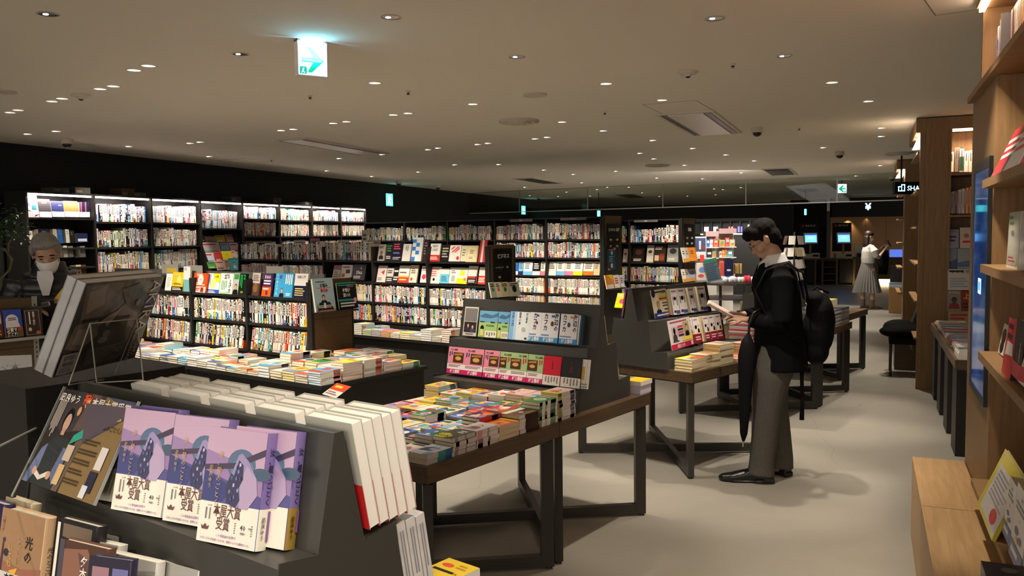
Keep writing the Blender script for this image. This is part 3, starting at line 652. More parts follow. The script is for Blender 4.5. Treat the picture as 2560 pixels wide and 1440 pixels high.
top2 = [
 (946, 963, 611, 652, c255(196, 188, 178), [('f', .5, .45, .22, c255(150, 110, 90), BLK, BLK), ('l', .1, .75, .9, .9, 2, BLK)], 'grey book with dark figures, leftmost face-out on the middle bookcase'),
 (966, 982, 608, 652, c255(24, 30, 26), [('l', .1, .5, .9, .9, 3, c255(80, 160, 90)), ('l', .1, .1, .9, .3, 2, WHITE)], 'black book with green lettering, face out on the middle bookcase'),
 (982, 1006, 606, 653, c255(26, 22, 32), [('l', .08, .6, .92, .95, 3, c255(228, 80, 110)), ('l', .08, .35, .92, .52, 1, c255(90, 110, 200)), ('l', .1, .08, .9, .24, 2, c255(200, 200, 220))], 'black book with pink lettering, face out on the middle bookcase'),
 (1007, 1027, 610, 653, c255(232, 228, 222), [('l', .3, .5, .7, .9, 2, c255(120, 120, 120), True)], 'plain white book left of the checkered one, middle bookcase'),
 (1031, 1056, 594, 654, c255(232, 236, 238), [('r', .0, .78, .36, .92, c255(60, 130, 210)), ('r', .36, .62, .72, .78, c255(60, 130, 210)), ('r', .0, .46, .36, .62, c255(60, 130, 210)), ('r', .36, .3, .72, .46, c255(60, 130, 210)), ('r', 0, .02, .36, .2, c255(60, 130, 210)), ('r', .72, 0, 1, 1, c255(226, 226, 222))], 'tall blue and white checkered book, face out on middle bookcase'),
 (1058, 1071, 599, 654, c255(44, 34, 36), [('l', .2, .3, .8, .9, 5, c255(150, 120, 110))], 'tall dark book right of the checkered one, middle bookcase'),
 (1075, 1100, 609, 653, c255(236, 232, 226), [('t', 'NEW', .5, .86, .2, BLK, {'squeeze': .8}), ('t', 'SALES', .5, .66, .2, BLK, {'squeeze': .7}), ('r', 0, 0, 1, .36, c255(222, 44, 40)), ('l', .1, .08, .9, .28, 2, WHITE)], 'white and red book titled NEW SALES on the middle bookcase'),
 (1104, 1123, 612, 653, c255(28, 26, 30), [('l', .1, .2, .9, .85, 4, c255(180, 176, 150))], 'black book right of NEW SALES on the middle bookcase'),
 (1124, 1152, 613, 653, c255(238, 230, 224), [('p', [(.15, .55), (.3, .55), (.85, .92), (.7, .92)], c255(222, 80, 84)), ('p', [(.4, .55), (.55, .55), (.85, .76), (.85, .88)], c255(222, 80, 84)), ('p', [(.15, .68), (.15, .8), (.35, .92), (.5, .92)], c255(222, 80, 84)), ('o', .78, .2, .13, .13, c255(214, 60, 60))], 'white book with red diagonal stripes on the middle bookcase'),
 (1153, 1168, 614, 653, c255(230, 222, 190), [('l', .2, .3, .8, .8, 3, c255(150, 140, 110))], 'cream narrow book right of the striped one, middle bookcase'),
 (1166, 1194, 614, 655, c255(234, 220, 168), [('r', .12, .1, .88, .9, c255(240, 228, 186)), ('l', .3, .5, .7, .75, 3, c255(150, 120, 80)), ('l', .25, .18, .75, .32, 2, c255(160, 130, 90))], 'cream yellow framed-cover book tilted on the middle bookcase'),
 (1199, 1216, 600, 656, c255(206, 60, 66), [('r', .3, 0, .6, 1, c255(236, 228, 220))], 'red and white spined book at the right end, top of middle bookcase'),
]
for a in top2: mid(*a, tilt=12)
row2 = [
 (833, 852, 663, 700, c255(224, 214, 206), [('r', 0, .7, 1, 1, c255(150, 84, 70)), ('l', .15, .15, .8, .6, 3, c255(120, 110, 110)), ('o', .85, .3, .1, .1, c255(220, 120, 110))], 'white and brown book, left of the second face-out row, middle bookcase'),
 (853, 879, 662, 700, c255(238, 234, 228), [('r', .45, .45, .85, .7, BLK), ('r', .1, .2, .4, .42, c255(190, 70, 80)), ('l', .15, .75, .85, .92, 1, c255(110, 110, 110))], 'white book with small black square print, middle bookcase'),
 (883, 914, 661, 700, c255(30, 34, 40), [('t', 'SNS', .5, .5, .3, WHITE, {'squeeze': 1.0, 'bold': .03}), ('f', .62, .78, .14, SKIN, BLK, BLK), ('l', .1, .1, .9, .3, 2, WHITE)], 'dark book titled SNS on the middle bookcase'),
 (944, 966, 664, 705, c255(226, 218, 208), [('p', [(.4, .6), (.8, .75), (.75, .45)], c255(214, 60, 60)), ('l', .1, .1, .6, .3, 2, c255(140, 120, 120))], 'white book with red arrow on the middle bookcase'),
 (967, 984, 669, 706, c255(214, 206, 200), [('r', 0, 0, 1, .4, c255(50, 40, 42)), ('l', .1, .08, .9, .32, 2, WHITE), ('l', .1, .6, .9, .85, 2, BLK)], 'white and black book left of the red-banded ones, middle bookcase'),
 (984, 998, 666, 706, c255(22, 22, 24), [('l', .1, .6, .9, .8, 1, WHITE), ('l', .1, .12, .9, .4, 2, WHITE)], 'black book with white lettering between white ones, middle bookcase'),
 (997, 1023, 664, 706, c255(238, 234, 228), [('r', 0, 0, 1, .32, c255(222, 60, 50)), ('l', .12, .1, .9, .26, 1, c255(240, 210, 80)), ('r', 0, .32, 1, .42, c255(240, 190, 90)), ('l', .1, .52, .9, .66, 1, c255(120, 70, 70))], 'white book with wide red and yellow band, middle bookcase'),
 (1025, 1044, 663, 706, c255(226, 216, 196), [('l', .15, .5, .85, .85, 3, c255(110, 90, 80)), ('o', .3, .2, .16, .16, c255(214, 70, 90))], 'beige book with red house mark on the middle bookcase'),
 (1053, 1069, 665, 706, c255(236, 220, 220), [('o', .5, .35, .3, .3, c255(214, 60, 90)), ('l', .1, .7, .9, .9, 2, c255(130, 100, 110))], 'pinkish book with red circle, left of the post, middle bookcase'),
 (1074, 1101, 667, 708, c255(236, 230, 224), [('l', .1, .4, .85, .9, 4, c255(214, 110, 120)), ('o', .45, .25, .1, .1, BLK)], 'white book with pink print right of the post, middle bookcase'),
 (1101, 1123, 671, 708, c255(234, 232, 226), [('r', 0, 0, 1, .62, c255(110, 196, 226)), ('l', .15, .12, .85, .5, 4, c255(40, 110, 150))], 'white book with sky blue band on the middle bookcase'),
 (1124, 1143, 669, 708, c255(238, 236, 230), [('r', .3, .12, .75, .5, c255(180, 180, 176)), ('l', .2, .62, .8, .85, 2, c255(130, 130, 130))], 'plain white book with grey print on the middle bookcase'),
 (1143, 1169, 669, 709, c255(226, 224, 216), [('r', 0, 0, 1, .35, c255(240, 222, 40)), ('r', .3, .5, .7, .82, c255(240, 222, 40)), ('o', .78, .28, .12, .12, c255(230, 110, 150))], 'white book with yellow band and yellow note, middle bookcase'),
 (1170, 1192, 665, 709, c255(222, 216, 206), [('r', 0, 0, 1, .42, c255(34, 26, 28)), ('r', 0, .3, .9, .4, c255(200, 50, 50)), ('l', .12, .06, .9, .24, 2, WHITE)], 'grey book with black and red band on the middle bookcase'),
 (1197, 1215, 668, 710, c255(236, 220, 210), [('r', 0, 0, 1, .5, c255(218, 66, 44)), ('l', .1, .1, .9, .4, 3, WHITE)], 'white book with orange-red band at the right end, middle bookcase'),
]
for a in row2: mid(*a, tilt=14)
# header cards and dividers over the middle case
for i, (x0, x1, yt, yb, c) in enumerate(((905, 919, 575, 601, c255(170, 174, 166)), (923, 952, 600, 612, gc), (735, 763, 600, 608, gc), (845, 873, 600, 607, gc), (775, 800, 596, 607, c255(150, 80, 110)))):
    card(W2, .2, x0, x1, yt, yb+14, c, [('l', .2, .3, .8, .8, 2, c255(70, 70, 70))], ['tall pale divider card', 'wide grey header card', 'left grey header card', 'middle grey header card', 'mauve header card'][i]+' standing over the middle bookcase books')
# genre sign on the middle end
def genre_sign(W, zb, zt, label, rows, w=.44, plate=(.08, .36), t=.03):
    s = root('genre_sign', W, label, 'sign', 'black genre signs on wooden bookcase ends')
    z0 = zb; hh = zt-zb
    for (a, c, txt, sz) in rows:
        n = len(txt); x = plate[0]; pw = (plate[1]-plate[0])/n
        for k_, tx in enumerate(txt):
            b = MB(); b.box(x+.002+k_*pw, x+(k_+1)*pw-.002, -.046, -.038, z0+hh*a+.002, z0+hh*c-.002, (.006, .006, .007), 'satin')
            if tx: b.text(tx, x+(k_+.5)*pw, z0+hh*(a+c)/2, sz, WHITE, .0468, bold=.03)
            b.build('sign_plate', s)
    return s
WE2 = fr(BZ, U2, VE, 0, 90)
z0 = hit(WE2, 1250, 722, -.04).z; z1 = hit(WE2, 1250, 612, -.04).z
t = root('sign_board', WE2, 'wooden framed board behind the ビジネス sign plates', 'panel')
b = MB(); b.box(.01, .43, -.036, -.012, z0-.02, z1, m='oak_end'); b.build('board', t)
b = MB(); b.box(.05, .39, -.038, -.0365, z0+.06, z1-.04, (.01, .01, .011), 'satin'); b.build('backing', t)
genre_sign(WE2, z0+.08, z1-.06, 'black genre sign reading ビジネス on the middle bookcase end', [(.62, 1, ['ビジネス'], .055), (.3, .6, ['マーケティング', '経済'], .02), (0, .28, ['金融', ''], .024)])
# rack of small books below the sign
t = root('book_tray', WE2, 'black tray of pamphlets hooked below the ビジネス sign', 'tray', 'trays of pamphlets on bookcase ends')
zt = hit(WE2, 1260, 746, -.12).z
b = MB(); b.box(-.02, .46, -.17, -.045, zt-.006, zt-.002, m='black_board'); b.build('shelf', t)
b = MB(); b.box(-.02, .46, -.046, -.043, zt, zt+.16, m='black_board'); b.build('back_plate', t)
for i, (x0, x1, c, l) in enumerate(((1226, 1239, c255(176, 180, 160), 'grey-green pamphlet at the left of the tray below the sign'), (1240, 1254, c255(222, 218, 190), 'cream pamphlet with orange fruit print on the tray'), (1254, 1272, c255(226, 214, 164), 'pale yellow pamphlet on the tray below the sign'), (1273, 1299, c255(222, 220, 200), 'white pamphlet with black figures on the tray below the sign'))):
    px_face(WE2, -.10, x0, x1, 706, 745-i*1.2, c, generic_art(q, c)[-2:]+[('o', .5, .5, .2, .2, PAL_C[['green', 'orange', 'green', 'black'][i]])], l, 'pamphlets on the tray below the middle sign', tilt=12, t=.012)
# ---- island 3 (tall) and island 4
U3 = 9.31
W3 = run_case(U3, 5, [.816, 1.06, 1.307, 1.555], 1.85, .45, 'tall bookcase behind the middle one', 'bays of the tall rear bookcase', low=False)
for i in range(5):
    x1 = VE-i*.9-.03; x0 = VE-(i+1)*.9+.03
    fill_row(W3, x0, x1, 1.557, (.18, .225), (.13, .15), None, qq, .5, .16, yf=.012)
    if i < 2:
        fill_row(W3, x0, x1, 1.309, (.18, .21), (.13, .15), None, qq, .6, .08, yf=.012)
        fill_row(W3, x0, x1, .818, (.19, .21), (.13, .15), None, qq, .65, .06, yf=.012); fill_row(W3, x0, x1, .602, (.17, .2), (.13, .15), None, qq, .7, .03, yf=.012)
g3 = 'books shown face out on the tall rear bookcase'
for i, (x0, x1, c, bc, l) in enumerate(((1281, 1296, 'blue', 'white', 'blue cover'), (1297, 1308, 'light blue', 'navy', 'light blue cover'), (1309, 1331, 'white', 'light blue', 'white cover with blue band'), (1332, 1351, 'black', 'white', 'black cover'), (1352, 1363, 'white', 'pink', 'narrow white cover'), (1368, 1391, 'white', 'white', 'plain white cover'), (1392, 1412, 'white', 'light blue', 'white cover with blue circle'), (1413, 1434, 'white', 'pink', 'white cover with pink band'), (1434, 1457, 'white', 'yellow', 'white cover with wide yellow band'), (1459, 1484, 'white', 'orange', 'white cover with animals'), (1485, 1500, 'beige', 'beige', 'narrow beige cover'))):
    c1 = PAL_C.get(c, PAL_W[i % 6]); c2 = PAL_C.get(bc, WHITE)
    px_face(W3, .04, x0, x1, 654, 688, c1, [('r', 0, 0, 1, .3, c2), ('l', .15, .45, .85, .9, 3, c255(90, 90, 90) if c != 'black' else WHITE)], f'{l}, face out on the tall rear bookcase, {nth(i+1)} from left', g3, tilt=10)
def header(W, yo, x0, x1, y0, y1, txt, label):
    p0 = hit(W, x0, y1, yo); p1 = hit(W, x1, y0, yo)
    b = MB(); b.box(p0.x, p1.x, yo, yo+.01, p0.z, p1.z, (.12, .12, .11), 'satin')
    if txt: b.text(txt, (p0.x+p1.x)/2, (p0.z+p1.z)/2, (p1.z-p0.z)*.7, (.6, .6, .56), -yo+.001)
    tag(b.build('category_strip', world=W), label, 'sign', 'grey category strips on bookcase tops')
header(W3, -.02, 1274, 1330, 547, 555, '金融', 'grey category strip with white word, left on the tall bookcase top')
header(W3, -.02, 1401, 1466, 543, 551, 'マインド', 'grey category strip with white word, right on the tall bookcase top')
wood_end(U3, 1.86, 'dark wooden end panel of the tall rear bookcase', w=.44, seams=())
WE3 = fr(BZ, U3, VE, 0, 90)
b = MB(); b.box(.0, .44, -.0375, -.0355, 0.3, 1.45, (.03, .03, .028)); tag(b.build('black_end_cover', world=WE3), 'black sheet covering the lower tall bookcase end', 'panel')
genre_sign(WE3, 1.42, 1.76, 'black genre sign reading ビジネス 情報 on the tall bookcase end', [(.5, 1, ['ビジネス 情報'], .045), (.25, .48, ['金融', '経済'], .03), (0, .23, ['経理', '社会'], .03)], plate=(.06, .4))
px_face(WE3, -.045, 1520, 1539, 620, 676, c255(30, 84, 110), [('r', .1, .9, .9, .94, c255(226, 120, 100)), ('o', .5, .78, .12, .14, WHITE), ('l', .15, .35, .85, .65, 4, c255(150, 190, 200)), ('o', .5, .2, .16, .16, c255(236, 190, 180)), ('p', [(0, 0), (.4, 0), (0, .12)], c255(236, 150, 130)), ('p', [(.6, 1), (1, 1), (1, .9)], c255(236, 150, 130))], 'teal poster with pale border on the tall bookcase end', None, tilt=0, t=.003, name='poster', cat='poster')
t = root('book_tray', WE3, 'black tray with bright booklets on the tall bookcase end', 'tray', 'trays of pamphlets on bookcase ends')
zt = hit(WE3, 1540, 722, -.12).z
b = MB(); b.box(-.02, .46, -.17, -.04, zt-.006, zt-.002, m='black_board'); b.build('shelf', t)
b = MB(); b.box(-.02, .46, -.041, -.038, zt, zt+.14, m='black_board'); b.build('back_plate', t)
for i, (x0, x1, c, l) in enumerate(((1515, 1534, c255(236, 150, 70), 'orange and yellow booklet on the tall end tray'), (1535, 1549, c255(232, 214, 200), 'white and red booklet in the middle of the tall end tray'), (1550, 1560, c255(190, 210, 216), 'pale blue booklet at the right of the tall end tray'))):
    px_face(WE3, -.10, x0, x1, 688, 723-i*2.5, c, [('p', [(.3, .98), (.95, .98), (.95, .6)], c255(240, 220, 30)) if i == 0 else ('l', .2, .3, .8, .8, 3, c255(170, 60, 60)), ('r', .1, .02, .9, .3, WHITE)], l, 'booklets on the tall end tray', tilt=12, t=.015)
U4 = 11.63
W4 = run_case(U4, 2, [.864, 1.164, 1.481], 1.84, .45, 'rear bookcase holding large art books', 'bays of the rear bookcase', low=False)
for i in range(2):
    x1 = VE-i*.9-.03; x0 = VE-(i+1)*.9+.03
    fill_row(W4, x0, x1, 1.483, (.2, .27), (.13, .15), None, qq, .6, .15, yf=.012, tb=(.012, .035)); fill_row(W4, x0, x1, .866, (.22, .24), (.13, .15), None, qq, .6, .1, yf=.012)
    fill_row(W4, x0, x1, .602, (.2, .22), (.13, .15), None, qq, .6, .1, yf=.012)
header(W4, -.02, 1585, 1644, 549, 556, '英語', 'grey category strip with white word on the rear bookcase top')
for i, (x0, x1, yt, yb, c, l) in enumerate(((1558, 1569, 622, 656, c255(180, 160, 150), 'small book with pale portrait'), (1582, 1611, 615, 656, c255(38, 26, 22), 'large dark brown glossy art book'), (1617, 1634, 613, 656, c255(206, 200, 186), 'white art book with yellow band'), (1635, 1664, 612, 655, c255(60, 44, 34), 'wide cafe photo book'), (1668, 1697, 611, 655, c255(150, 150, 146), 'grey landscape photo book'))):
    px_face(W4, .05, x0, x1, yt, yb, c, [('r', .08, .08, .45, .4, c255(206, 180, 150)), ('r', .5, .1, .9, .5, c255(140, 70, 40)), ('l', .1, .7, .9, .9, 2, WHITE)] if i in (3,) else [('o', .5, .62, .3, .22, c255(50, 56, 50) if i == 4 else c255(90, 60, 50)), ('l', .1, .08, .9, .24, 2, c255(226, 226, 200))], f'{l} on the rear bookcase', 'large books face out on the rear bookcase', tilt=10)
wood_end(U4, 1.85, 'dark wooden end panel of the rear art book case', w=.44, seams=())
WE4 = fr(BZ, U4, VE, 0, 90)
genre_sign(WE4, 1.42, 1.76, 'small black genre sign on the rear bookcase end', [(.5, 1, ['社会'], .06), (.25, .48, ['心理', '政治'], .035), (0, .23, ['英語', '資格'], .035)], plate=(.06, .4))
for j, (yt, yb) in enumerate(((619, 656), (673, 706))):
    t = root('book_tray', WE4, ['upper', 'lower'][j]+' black tray of booklets on the rear bookcase end', 'tray', 'trays of pamphlets on bookcase ends')
    zt = hit(WE4, 1720, yb, -.12).z
    b = MB(); b.box(-.02, .46, -.17, -.04, zt-.006, zt-.002, m='black_board'); b.build('shelf', t)
    for i, (x0, x1, c) in enumerate(((1706, 1714, WHITE), (1715, 1722, c255(200, 190, 180)), (1723, 1741, c255(240, 140, 40) if j == 0 else c255(180, 190, 220)))):
        px_face(WE4, -.10, x0, x1, yt, yb-i*1.5, c, [('l', .2, .5, .8, .8, 2, c255(90, 90, 90)), ('r', 0, 0, 1, .25, c255(230, 160, 60))], f"{['white', 'grey', 'orange' if j == 0 else 'lilac'][i]} booklet on the {['upper', 'lower'][j]} tray of the rear bookcase end", 'booklets on the rear end trays', tilt=12, t=.012)

# ================================================================== lit bookcase along the left wall (grid A)
WW = fr(AZ, 6.776, -8.4) @ Matrix.Rotation(R_(90), 4, 'Z')     # local x = along the wall away, y = toward the wall (left)
BW = .925
gw = 'bays of the lit wall bookcase'
qw = random.Random(77)
for i in range(8):
    if i == 0: bd = [.75, 1.05, 1.3, 1.53, 1.885]
    elif i in (1, 2): bd = [.75, .98, 1.215, 1.525, 1.845]
    elif i == 3: bd = [.75, 1.77]
    elif i == 4: bd = [.75, 1.07, 1.34, 1.65, 1.925]
    else: bd = [.75, 1.07, 1.36, 1.645, 1.915]
    bay(WW, i*BW, BW, .33, bd, 2.18, f'black bookcase bay with light strip on the left wall, {nth(i+1)} from left', gw, led=True, right_side=(i == 7))
    x0, x1 = i*BW+.03, (i+1)*BW-.03
    pw = .62
    if i in (1, 2):
        fill_row(WW, x0, x1, 1.847, (.19, .235), (.15, .2), None, qw, .66, .08, yf=.03, tb=(.012, .03))
        fill_row(WW, x0, x1, 1.527, (.2, .25), (.15, .2), None, qw, .58, .1, yf=.03, tb=(.012, .03)); fill_row(WW, x0, x1, 1.217, (.2, .26), (.15, .2), None, qw, .62, .06, yf=.03, tb=(.012, .03))
        fill_row(WW, x0, x1, .982, (.18, .21), (.15, .2), None, qw, .62, .06, yf=.03)
    if i == 3: fill_row(WW, x0, x1, 1.772, (.24, .28), (.15, .2), None, qw, .55, .1, yf=.03, tb=(.01, .03), lean_deg=5)
    if i == 4:
        fill_row(WW, x0, x1, 1.927, (.16, .19), (.1, .13), None, qw, .5, .03, yf=.03); fill_row(WW, x0, x1, 1.652, (.21, .23), (.15, .17), None, qw, .55, .06, yf=.03)
        fill_row(WW, x0, x1, 1.072, (.2, .21), (.15, .17), None, qw, .8, .02, yf=.03)
    if i > 4:
        fill_row(WW, x0, x1, 1.917, (.16, .19), (.1, .13), None, qw, .5, .04, yf=.03); fill_row(WW, x0, x1, 1.647, (.19, .21), (.12, .15), None, qw, .6, .05, yf=.03)
        fill_row(WW, x0, x1, 1.362, (.19, .21), (.12, .15), None, qw, .6, .08, yf=.03)
gl = 'diaries and files in the first bay of the lit wall bookcase'
b0 = [(63, 96, 480, 543, c255(236, 214, 216), [('r', .1, .75, .3, .9, c255(206, 70, 80)), ('r', .5, .72, .9, .88, c255(206, 60, 70)), ('r', .5, .3, .85, .5, c255(60, 140, 150)), ('r', .1, .45, .4, .62, c255(120, 110, 180))], 'pale poster card with small red diary pictures, far left of the lit bookcase', .03),
      (98, 128, 497, 543, c255(56, 54, 56), [('r', 0, 0, 1, .3, c255(226, 222, 226)), ('l', .3, .74, .7, .82, 1, c255(200, 180, 90))], 'black diary with gold mark and white band, in the lit bookcase', .06),
      (130, 160, 502, 542, c255(34, 40, 82), [('r', 0, 0, 1, .33, c255(222, 226, 236)), ('r', .6, .72, .85, .76, WHITE)], 'navy diary with white band, in the lit bookcase', .06),
      (162, 197, 502, 542, c255(238, 96, 52), [('r', 0, 0, 1, .33, c255(232, 232, 226)), ('r', .3, .74, .75, .78, WHITE)], 'orange diary with white band, in the lit bookcase', .06)]
for a in b0: px_face(WW, a[7], *a[:7], group=gl, tilt=8, t=.02)
for i in range(9):
    x = 200+i*2.8; c = [c255(30, 32, 60), c255(24, 24, 30), c255(220, 70, 90)][(i % 4 == 1)*2 if i % 4 == 1 else i % 2]
    px_face(WW, .05, x, x+2.6, 505, 543, c, [('r', 0, 0, 1, .34, c255(226, 222, 214))], f'slim diary spine right of the orange diary, {nth(i+1)} from left', gl, tilt=0, t=.14)
for i, (x, yt, yb, c) in enumerate(((74, 577, 610, 'white'), (98, 572, 612, 'navy'), (134, 572, 608, 'white'), (145, 572, 608, 'blue'), (165, 573, 607, 'white'), (175, 576, 607, 'black'), (192, 583, 606, 'navy'), (160, 614, 643, 'white'), (172, 615, 643, 'grey'), (202, 615, 643, 'grey'))):
    cc = PAL_C.get(c, c255(206, 204, 190)); ww = 28 if x in (98, 192) else (12 if c != 'white' else 9)
    px_face(WW, .06, x, x+ww, yt, yb, cc, [('r', .1, .1, .9, .4, c255(190, 200, 210))] if x == 192 else [('l', .3, .6, .7, .9, 2, c255(120, 120, 120))], f"{c} file in the dim left wall bay, {nth(i+1)} near the older man", gl, tilt=4, t=.1)
for i, (x, c, yb) in enumerate(((193, c255(206, 190, 160), 706), (205, c255(110, 60, 22), 700))):
    px_face(WW, .06, x, x+12, 662, yb, c, [('l', .3, .2, .7, .9, 3, c255(90, 60, 40))], ['cream magazine leaning behind the older man\'s shoulder', 'brown magazine leaning behind the older man\'s shoulder'][i], gl, tilt=4, t=.1, rot=0)
# magazine rack in the fourth bay
gm = 'computer magazines face out in the wall rack'
t = root('magazine_rack', WW, 'black slanted magazine rack inside the fourth lit bay', 'rack')
for x in (3*BW+.034, 4*BW-.05): b = MB(); b.prism([(.3, .752), (.02, .752), (-.16, 1.1), (.1, 1.74), (.3, 1.74)], x, x+.02, m='black_board', ax=0); b.build('side_panel', t)
for yo, z in ((.14, 1.56), (.05, 1.37), (-.03, 1.2), (-.1, 1.06)): b = MB(); b.box(3*BW+.056, 4*BW-.052, yo-.0, yo+.08, z-.012, z, m='black_board'); b.build('shelf_board', t)
mg = [(502, 513, 588, 604, (80, 60, 50)), (513, 539, 591, 604, (176, 150, 150)), (540, 563, 588, 606, (190, 176, 40)), (565, 592, 586, 606, (196, 130, 130)),
      (506, 551, 606, 636, (190, 186, 186)), (553, 574, 607, 632, (120, 170, 214)), (576, 600, 607, 632, (222, 190, 190)),
      (514, 537, 632, 660, (200, 204, 214)), (538, 555, 630, 655, (214, 66, 60)), (556, 580, 628, 650, (240, 224, 40)), (581, 590, 626, 650, (236, 190, 180)), (590, 609, 630, 648, (190, 214, 190)),
      (520, 540, 655, 672, (90, 170, 60)), (541, 564, 652, 676, (230, 196, 180)), (565, 575, 650, 676, (160, 150, 120)), (575, 598, 646, 677, (80, 180, 190)), (598, 622, 648, 674, (214, 216, 210))]
for i, (x0, x1, yt, yb, c) in enumerate(mg):
    c = lin(c); row = 0 if i < 4 else 1 if i < 7 else 2 if i < 12 else 3; yo = [.14, .04, -.04, -.11][row]
    A = [('l', .08, .7, .92, .92, 1, RED if i % 3 else c255(40, 70, 160)), ('l', .1, .1, .9, .3, 2, c255(250, 250, 240) if sum(c) < 1 else c255(70, 70, 90))]
    if i == 16: A = [('t', 'GA4', .45, .3, .3, c255(40, 60, 60), {'squeeze': .8}), ('r', .4, .5, .65, .72, c255(226, 140, 90))]
    if i == 15: A = [('f', .5, .55, .24, SKIN, BLK, WHITE), ('r', 0, .88, 1, 1, c255(30, 150, 160))]
    if i == 9: A = [('t', 'エクセル' if False else 'リード', .5, .6, .26, c255(60, 60, 30), {'squeeze': .6})]
    names = ['brown', 'pinkish grey', 'olive yellow', 'dusty pink', 'grey wide', 'light blue', 'pale pink', 'silver blue', 'red', 'bright yellow', 'peach', 'pale green', 'grass green', 'cream and pink', 'khaki', 'turquoise with a woman\'s portrait', 'white titled GA4']
    px_face(WW, yo, x0, x1, yt, yb, c, A, f"{names[i]} magazine in the {['top', 'second', 'third', 'bottom'][row]} row of the wall rack", gm, tilt=16, t=.006, name='magazine', cat='magazine')
gv = 'books face out in the fifth lit bay'
for i, (x0, x1, yt, yb, c, l) in enumerate(((610, 636, 603, 627, (120, 80, 50), 'brown and red'), (637, 662, 602, 626, (90, 96, 104), 'grey-blue photographic'), (663, 682, 602, 626, (130, 120, 100), 'olive and cream'), (682, 692, 604, 626, (200, 214, 226), 'pale blue narrow'))):
    px_face(WW, .04, x0, x1, yt, yb, lin(c), [('r', .1, .05, .9, .4, lin((200, 160, 130)) if i else lin((200, 70, 50)))], f'{l} book face out below the lit rows, {nth(i+1)} of four', gv, tilt=14)
# cardboard things lying on top of the wall case
for i, (x, c) in enumerate(((130, (70, 66, 60)), (185, (60, 60, 56)), (300, (70, 50, 40)), (330, (62, 62, 60)), (575, (58, 56, 52)), (680, (64, 54, 50)), (760, (60, 60, 58)))):
    p = hit(WW, x, 474, .12); b = MB(); b.box(p.x, p.x+.22, .1, .3, 2.183, 2.183+.06+.02*(i % 3), lin(c)); b.box(p.x+.02, p.x+.1, .098, .0995, 2.2, 2.23, lin((110, 90, 80)))
    tag(b.build('leaflet_box', world=WW), f'dark leaflet box on top of the lit wall bookcase, {nth(i+1)} from left', 'box', 'boxes on top of the wall bookcase')
# ------------------------------------------------------------------ stacks of books lying flat
def flat_book(w, l, t, col, segs, A, side='+x', back=None, m='satin', page=PAGE, extra=None):
    """lies flat: x 0..w, y 0..l, z 0..t; spine on side; segs = coloured lengths of the spine"""
    b = MB(); c = .0012
    b.box(0, w, 0, l, t-c, t, col, m); b.box(0, w, 0, l, 0, c, back or col, m)
    i = .0025
    if side == '+x': b.box(i, w-.0005, i, l-i, c, t-c, page, 'print'); b.box(w-.0008, w, 0, l, c, t-c, col, m)
    else: b.box(.0005, w-i, i, l-i, c, t-c, page, 'print'); b.box(0, .0008, 0, l, c, t-c, col, m)
    for (a, e, sc) in segs:
        if side == '+x': b.quad((w+.0004, a*l, 0), (w+.0004, e*l, 0), (w+.0004, e*l, t), (w+.0004, a*l, t), sc, m)
        else: b.quad((-.0004, a*l, 0), (-.0004, e*l, 0), (-.0004, e*l, t), (-.0004, a*l, t), sc, m)
    # cover print on top: page x runs along x, page y along y
    MT = Matrix.Translation((0, 0, t)) @ Matrix.Rotation(R_(-90), 4, 'X')
    art(b, w, l, A, d0=.0003, M=MT, m=m)
    return b
ST_STUFF = MB()
def put_stack(W, x, y, z, n, b, name, label_fn, group, q, cat='book', jit=.003, rot=2.0, t=.015, wl=(.1, .15)):
    me = None
    if label_fn is None:
        for k in range(n):
            M = W @ Matrix.Translation((x+q.uniform(-jit, jit), y, z+.0006+k*(t+.0006)))
            for v, f, c, m_ in ((b.v, b.f, b.c, b.m),):
                k0 = len(ST_STUFF.v); ST_STUFF.v += [tuple(M @ Vector(p)) for p in v]
                for ff, cc, mm in zip(f, c, m_): ST_STUFF.f.append(tuple(i+k0 for i in ff)); ST_STUFF.c.append(cc); ST_STUFF.m.append(ST_STUFF.mi(b.mats[mm])); ST_STUFF.sm.append(False)
        return
    for k in range(n):
        M = W @ Matrix.Translation((x+q.uniform(-jit, jit), y+q.uniform(-jit, jit), z+.0006+k*(t+.0006))) @ Matrix.Translation((wl[0]/2, wl[1]/2, 0)) @ Matrix.Rotation(R_(q.uniform(-rot, rot)), 4, 'Z') @ Matrix.Translation((-wl[0]/2, -wl[1]/2, 0))
        if me is None: o = b.build(name, world=M); me = o
        else: o = me.copy(); COL.objects.link(o); o.matrix_world = M
        tag(o, label_fn(n-k), cat, group)
def pos(k): return 'topmost' if k == 1 else f'{nth(k)} from top'
def manga_art(q, col):
    A = []; bright = [c255(226, 60, 70), c255(240, 200, 50), c255(70, 130, 210), c255(230, 130, 60), c255(236, 190, 200), c255(60, 60, 70), c255(240, 236, 226), c255(90, 170, 190), c255(180, 110, 170), c255(50, 120, 80)]
    for i in range(q.randint(3, 6)):
        cx, cy = q.uniform(.15, .85), q.uniform(.15, .85); r = q.uniform(.12, .34); n = q.randint(5, 8); a0 = q.random()*6
        A.append(('p', [(min(.98, max(.02, cx+r*q.uniform(.6, 1.1)*math.cos(a0+6.283*j/n))), min(.98, max(.02, cy+r*.8*q.uniform(.6, 1.1)*math.sin(a0+6.283*j/n)))) for j in range(n)], q.choice(bright)))
    if q.random() < .6: A.append(('f', q.uniform(.35, .65), q.uniform(.45, .6), q.uniform(.12, .2), c255(232, 196, 170), q.choice((BLK, c255(90, 50, 30), c255(210, 170, 90))), q.choice(bright)))
    A.append(('l', .08, .78, .92, .95, 1, q.choice((WHITE, RED, BLK, c255(250, 230, 60))))); A.append(('l', .1, .05, .9, .14, 1, WHITE))
    return A
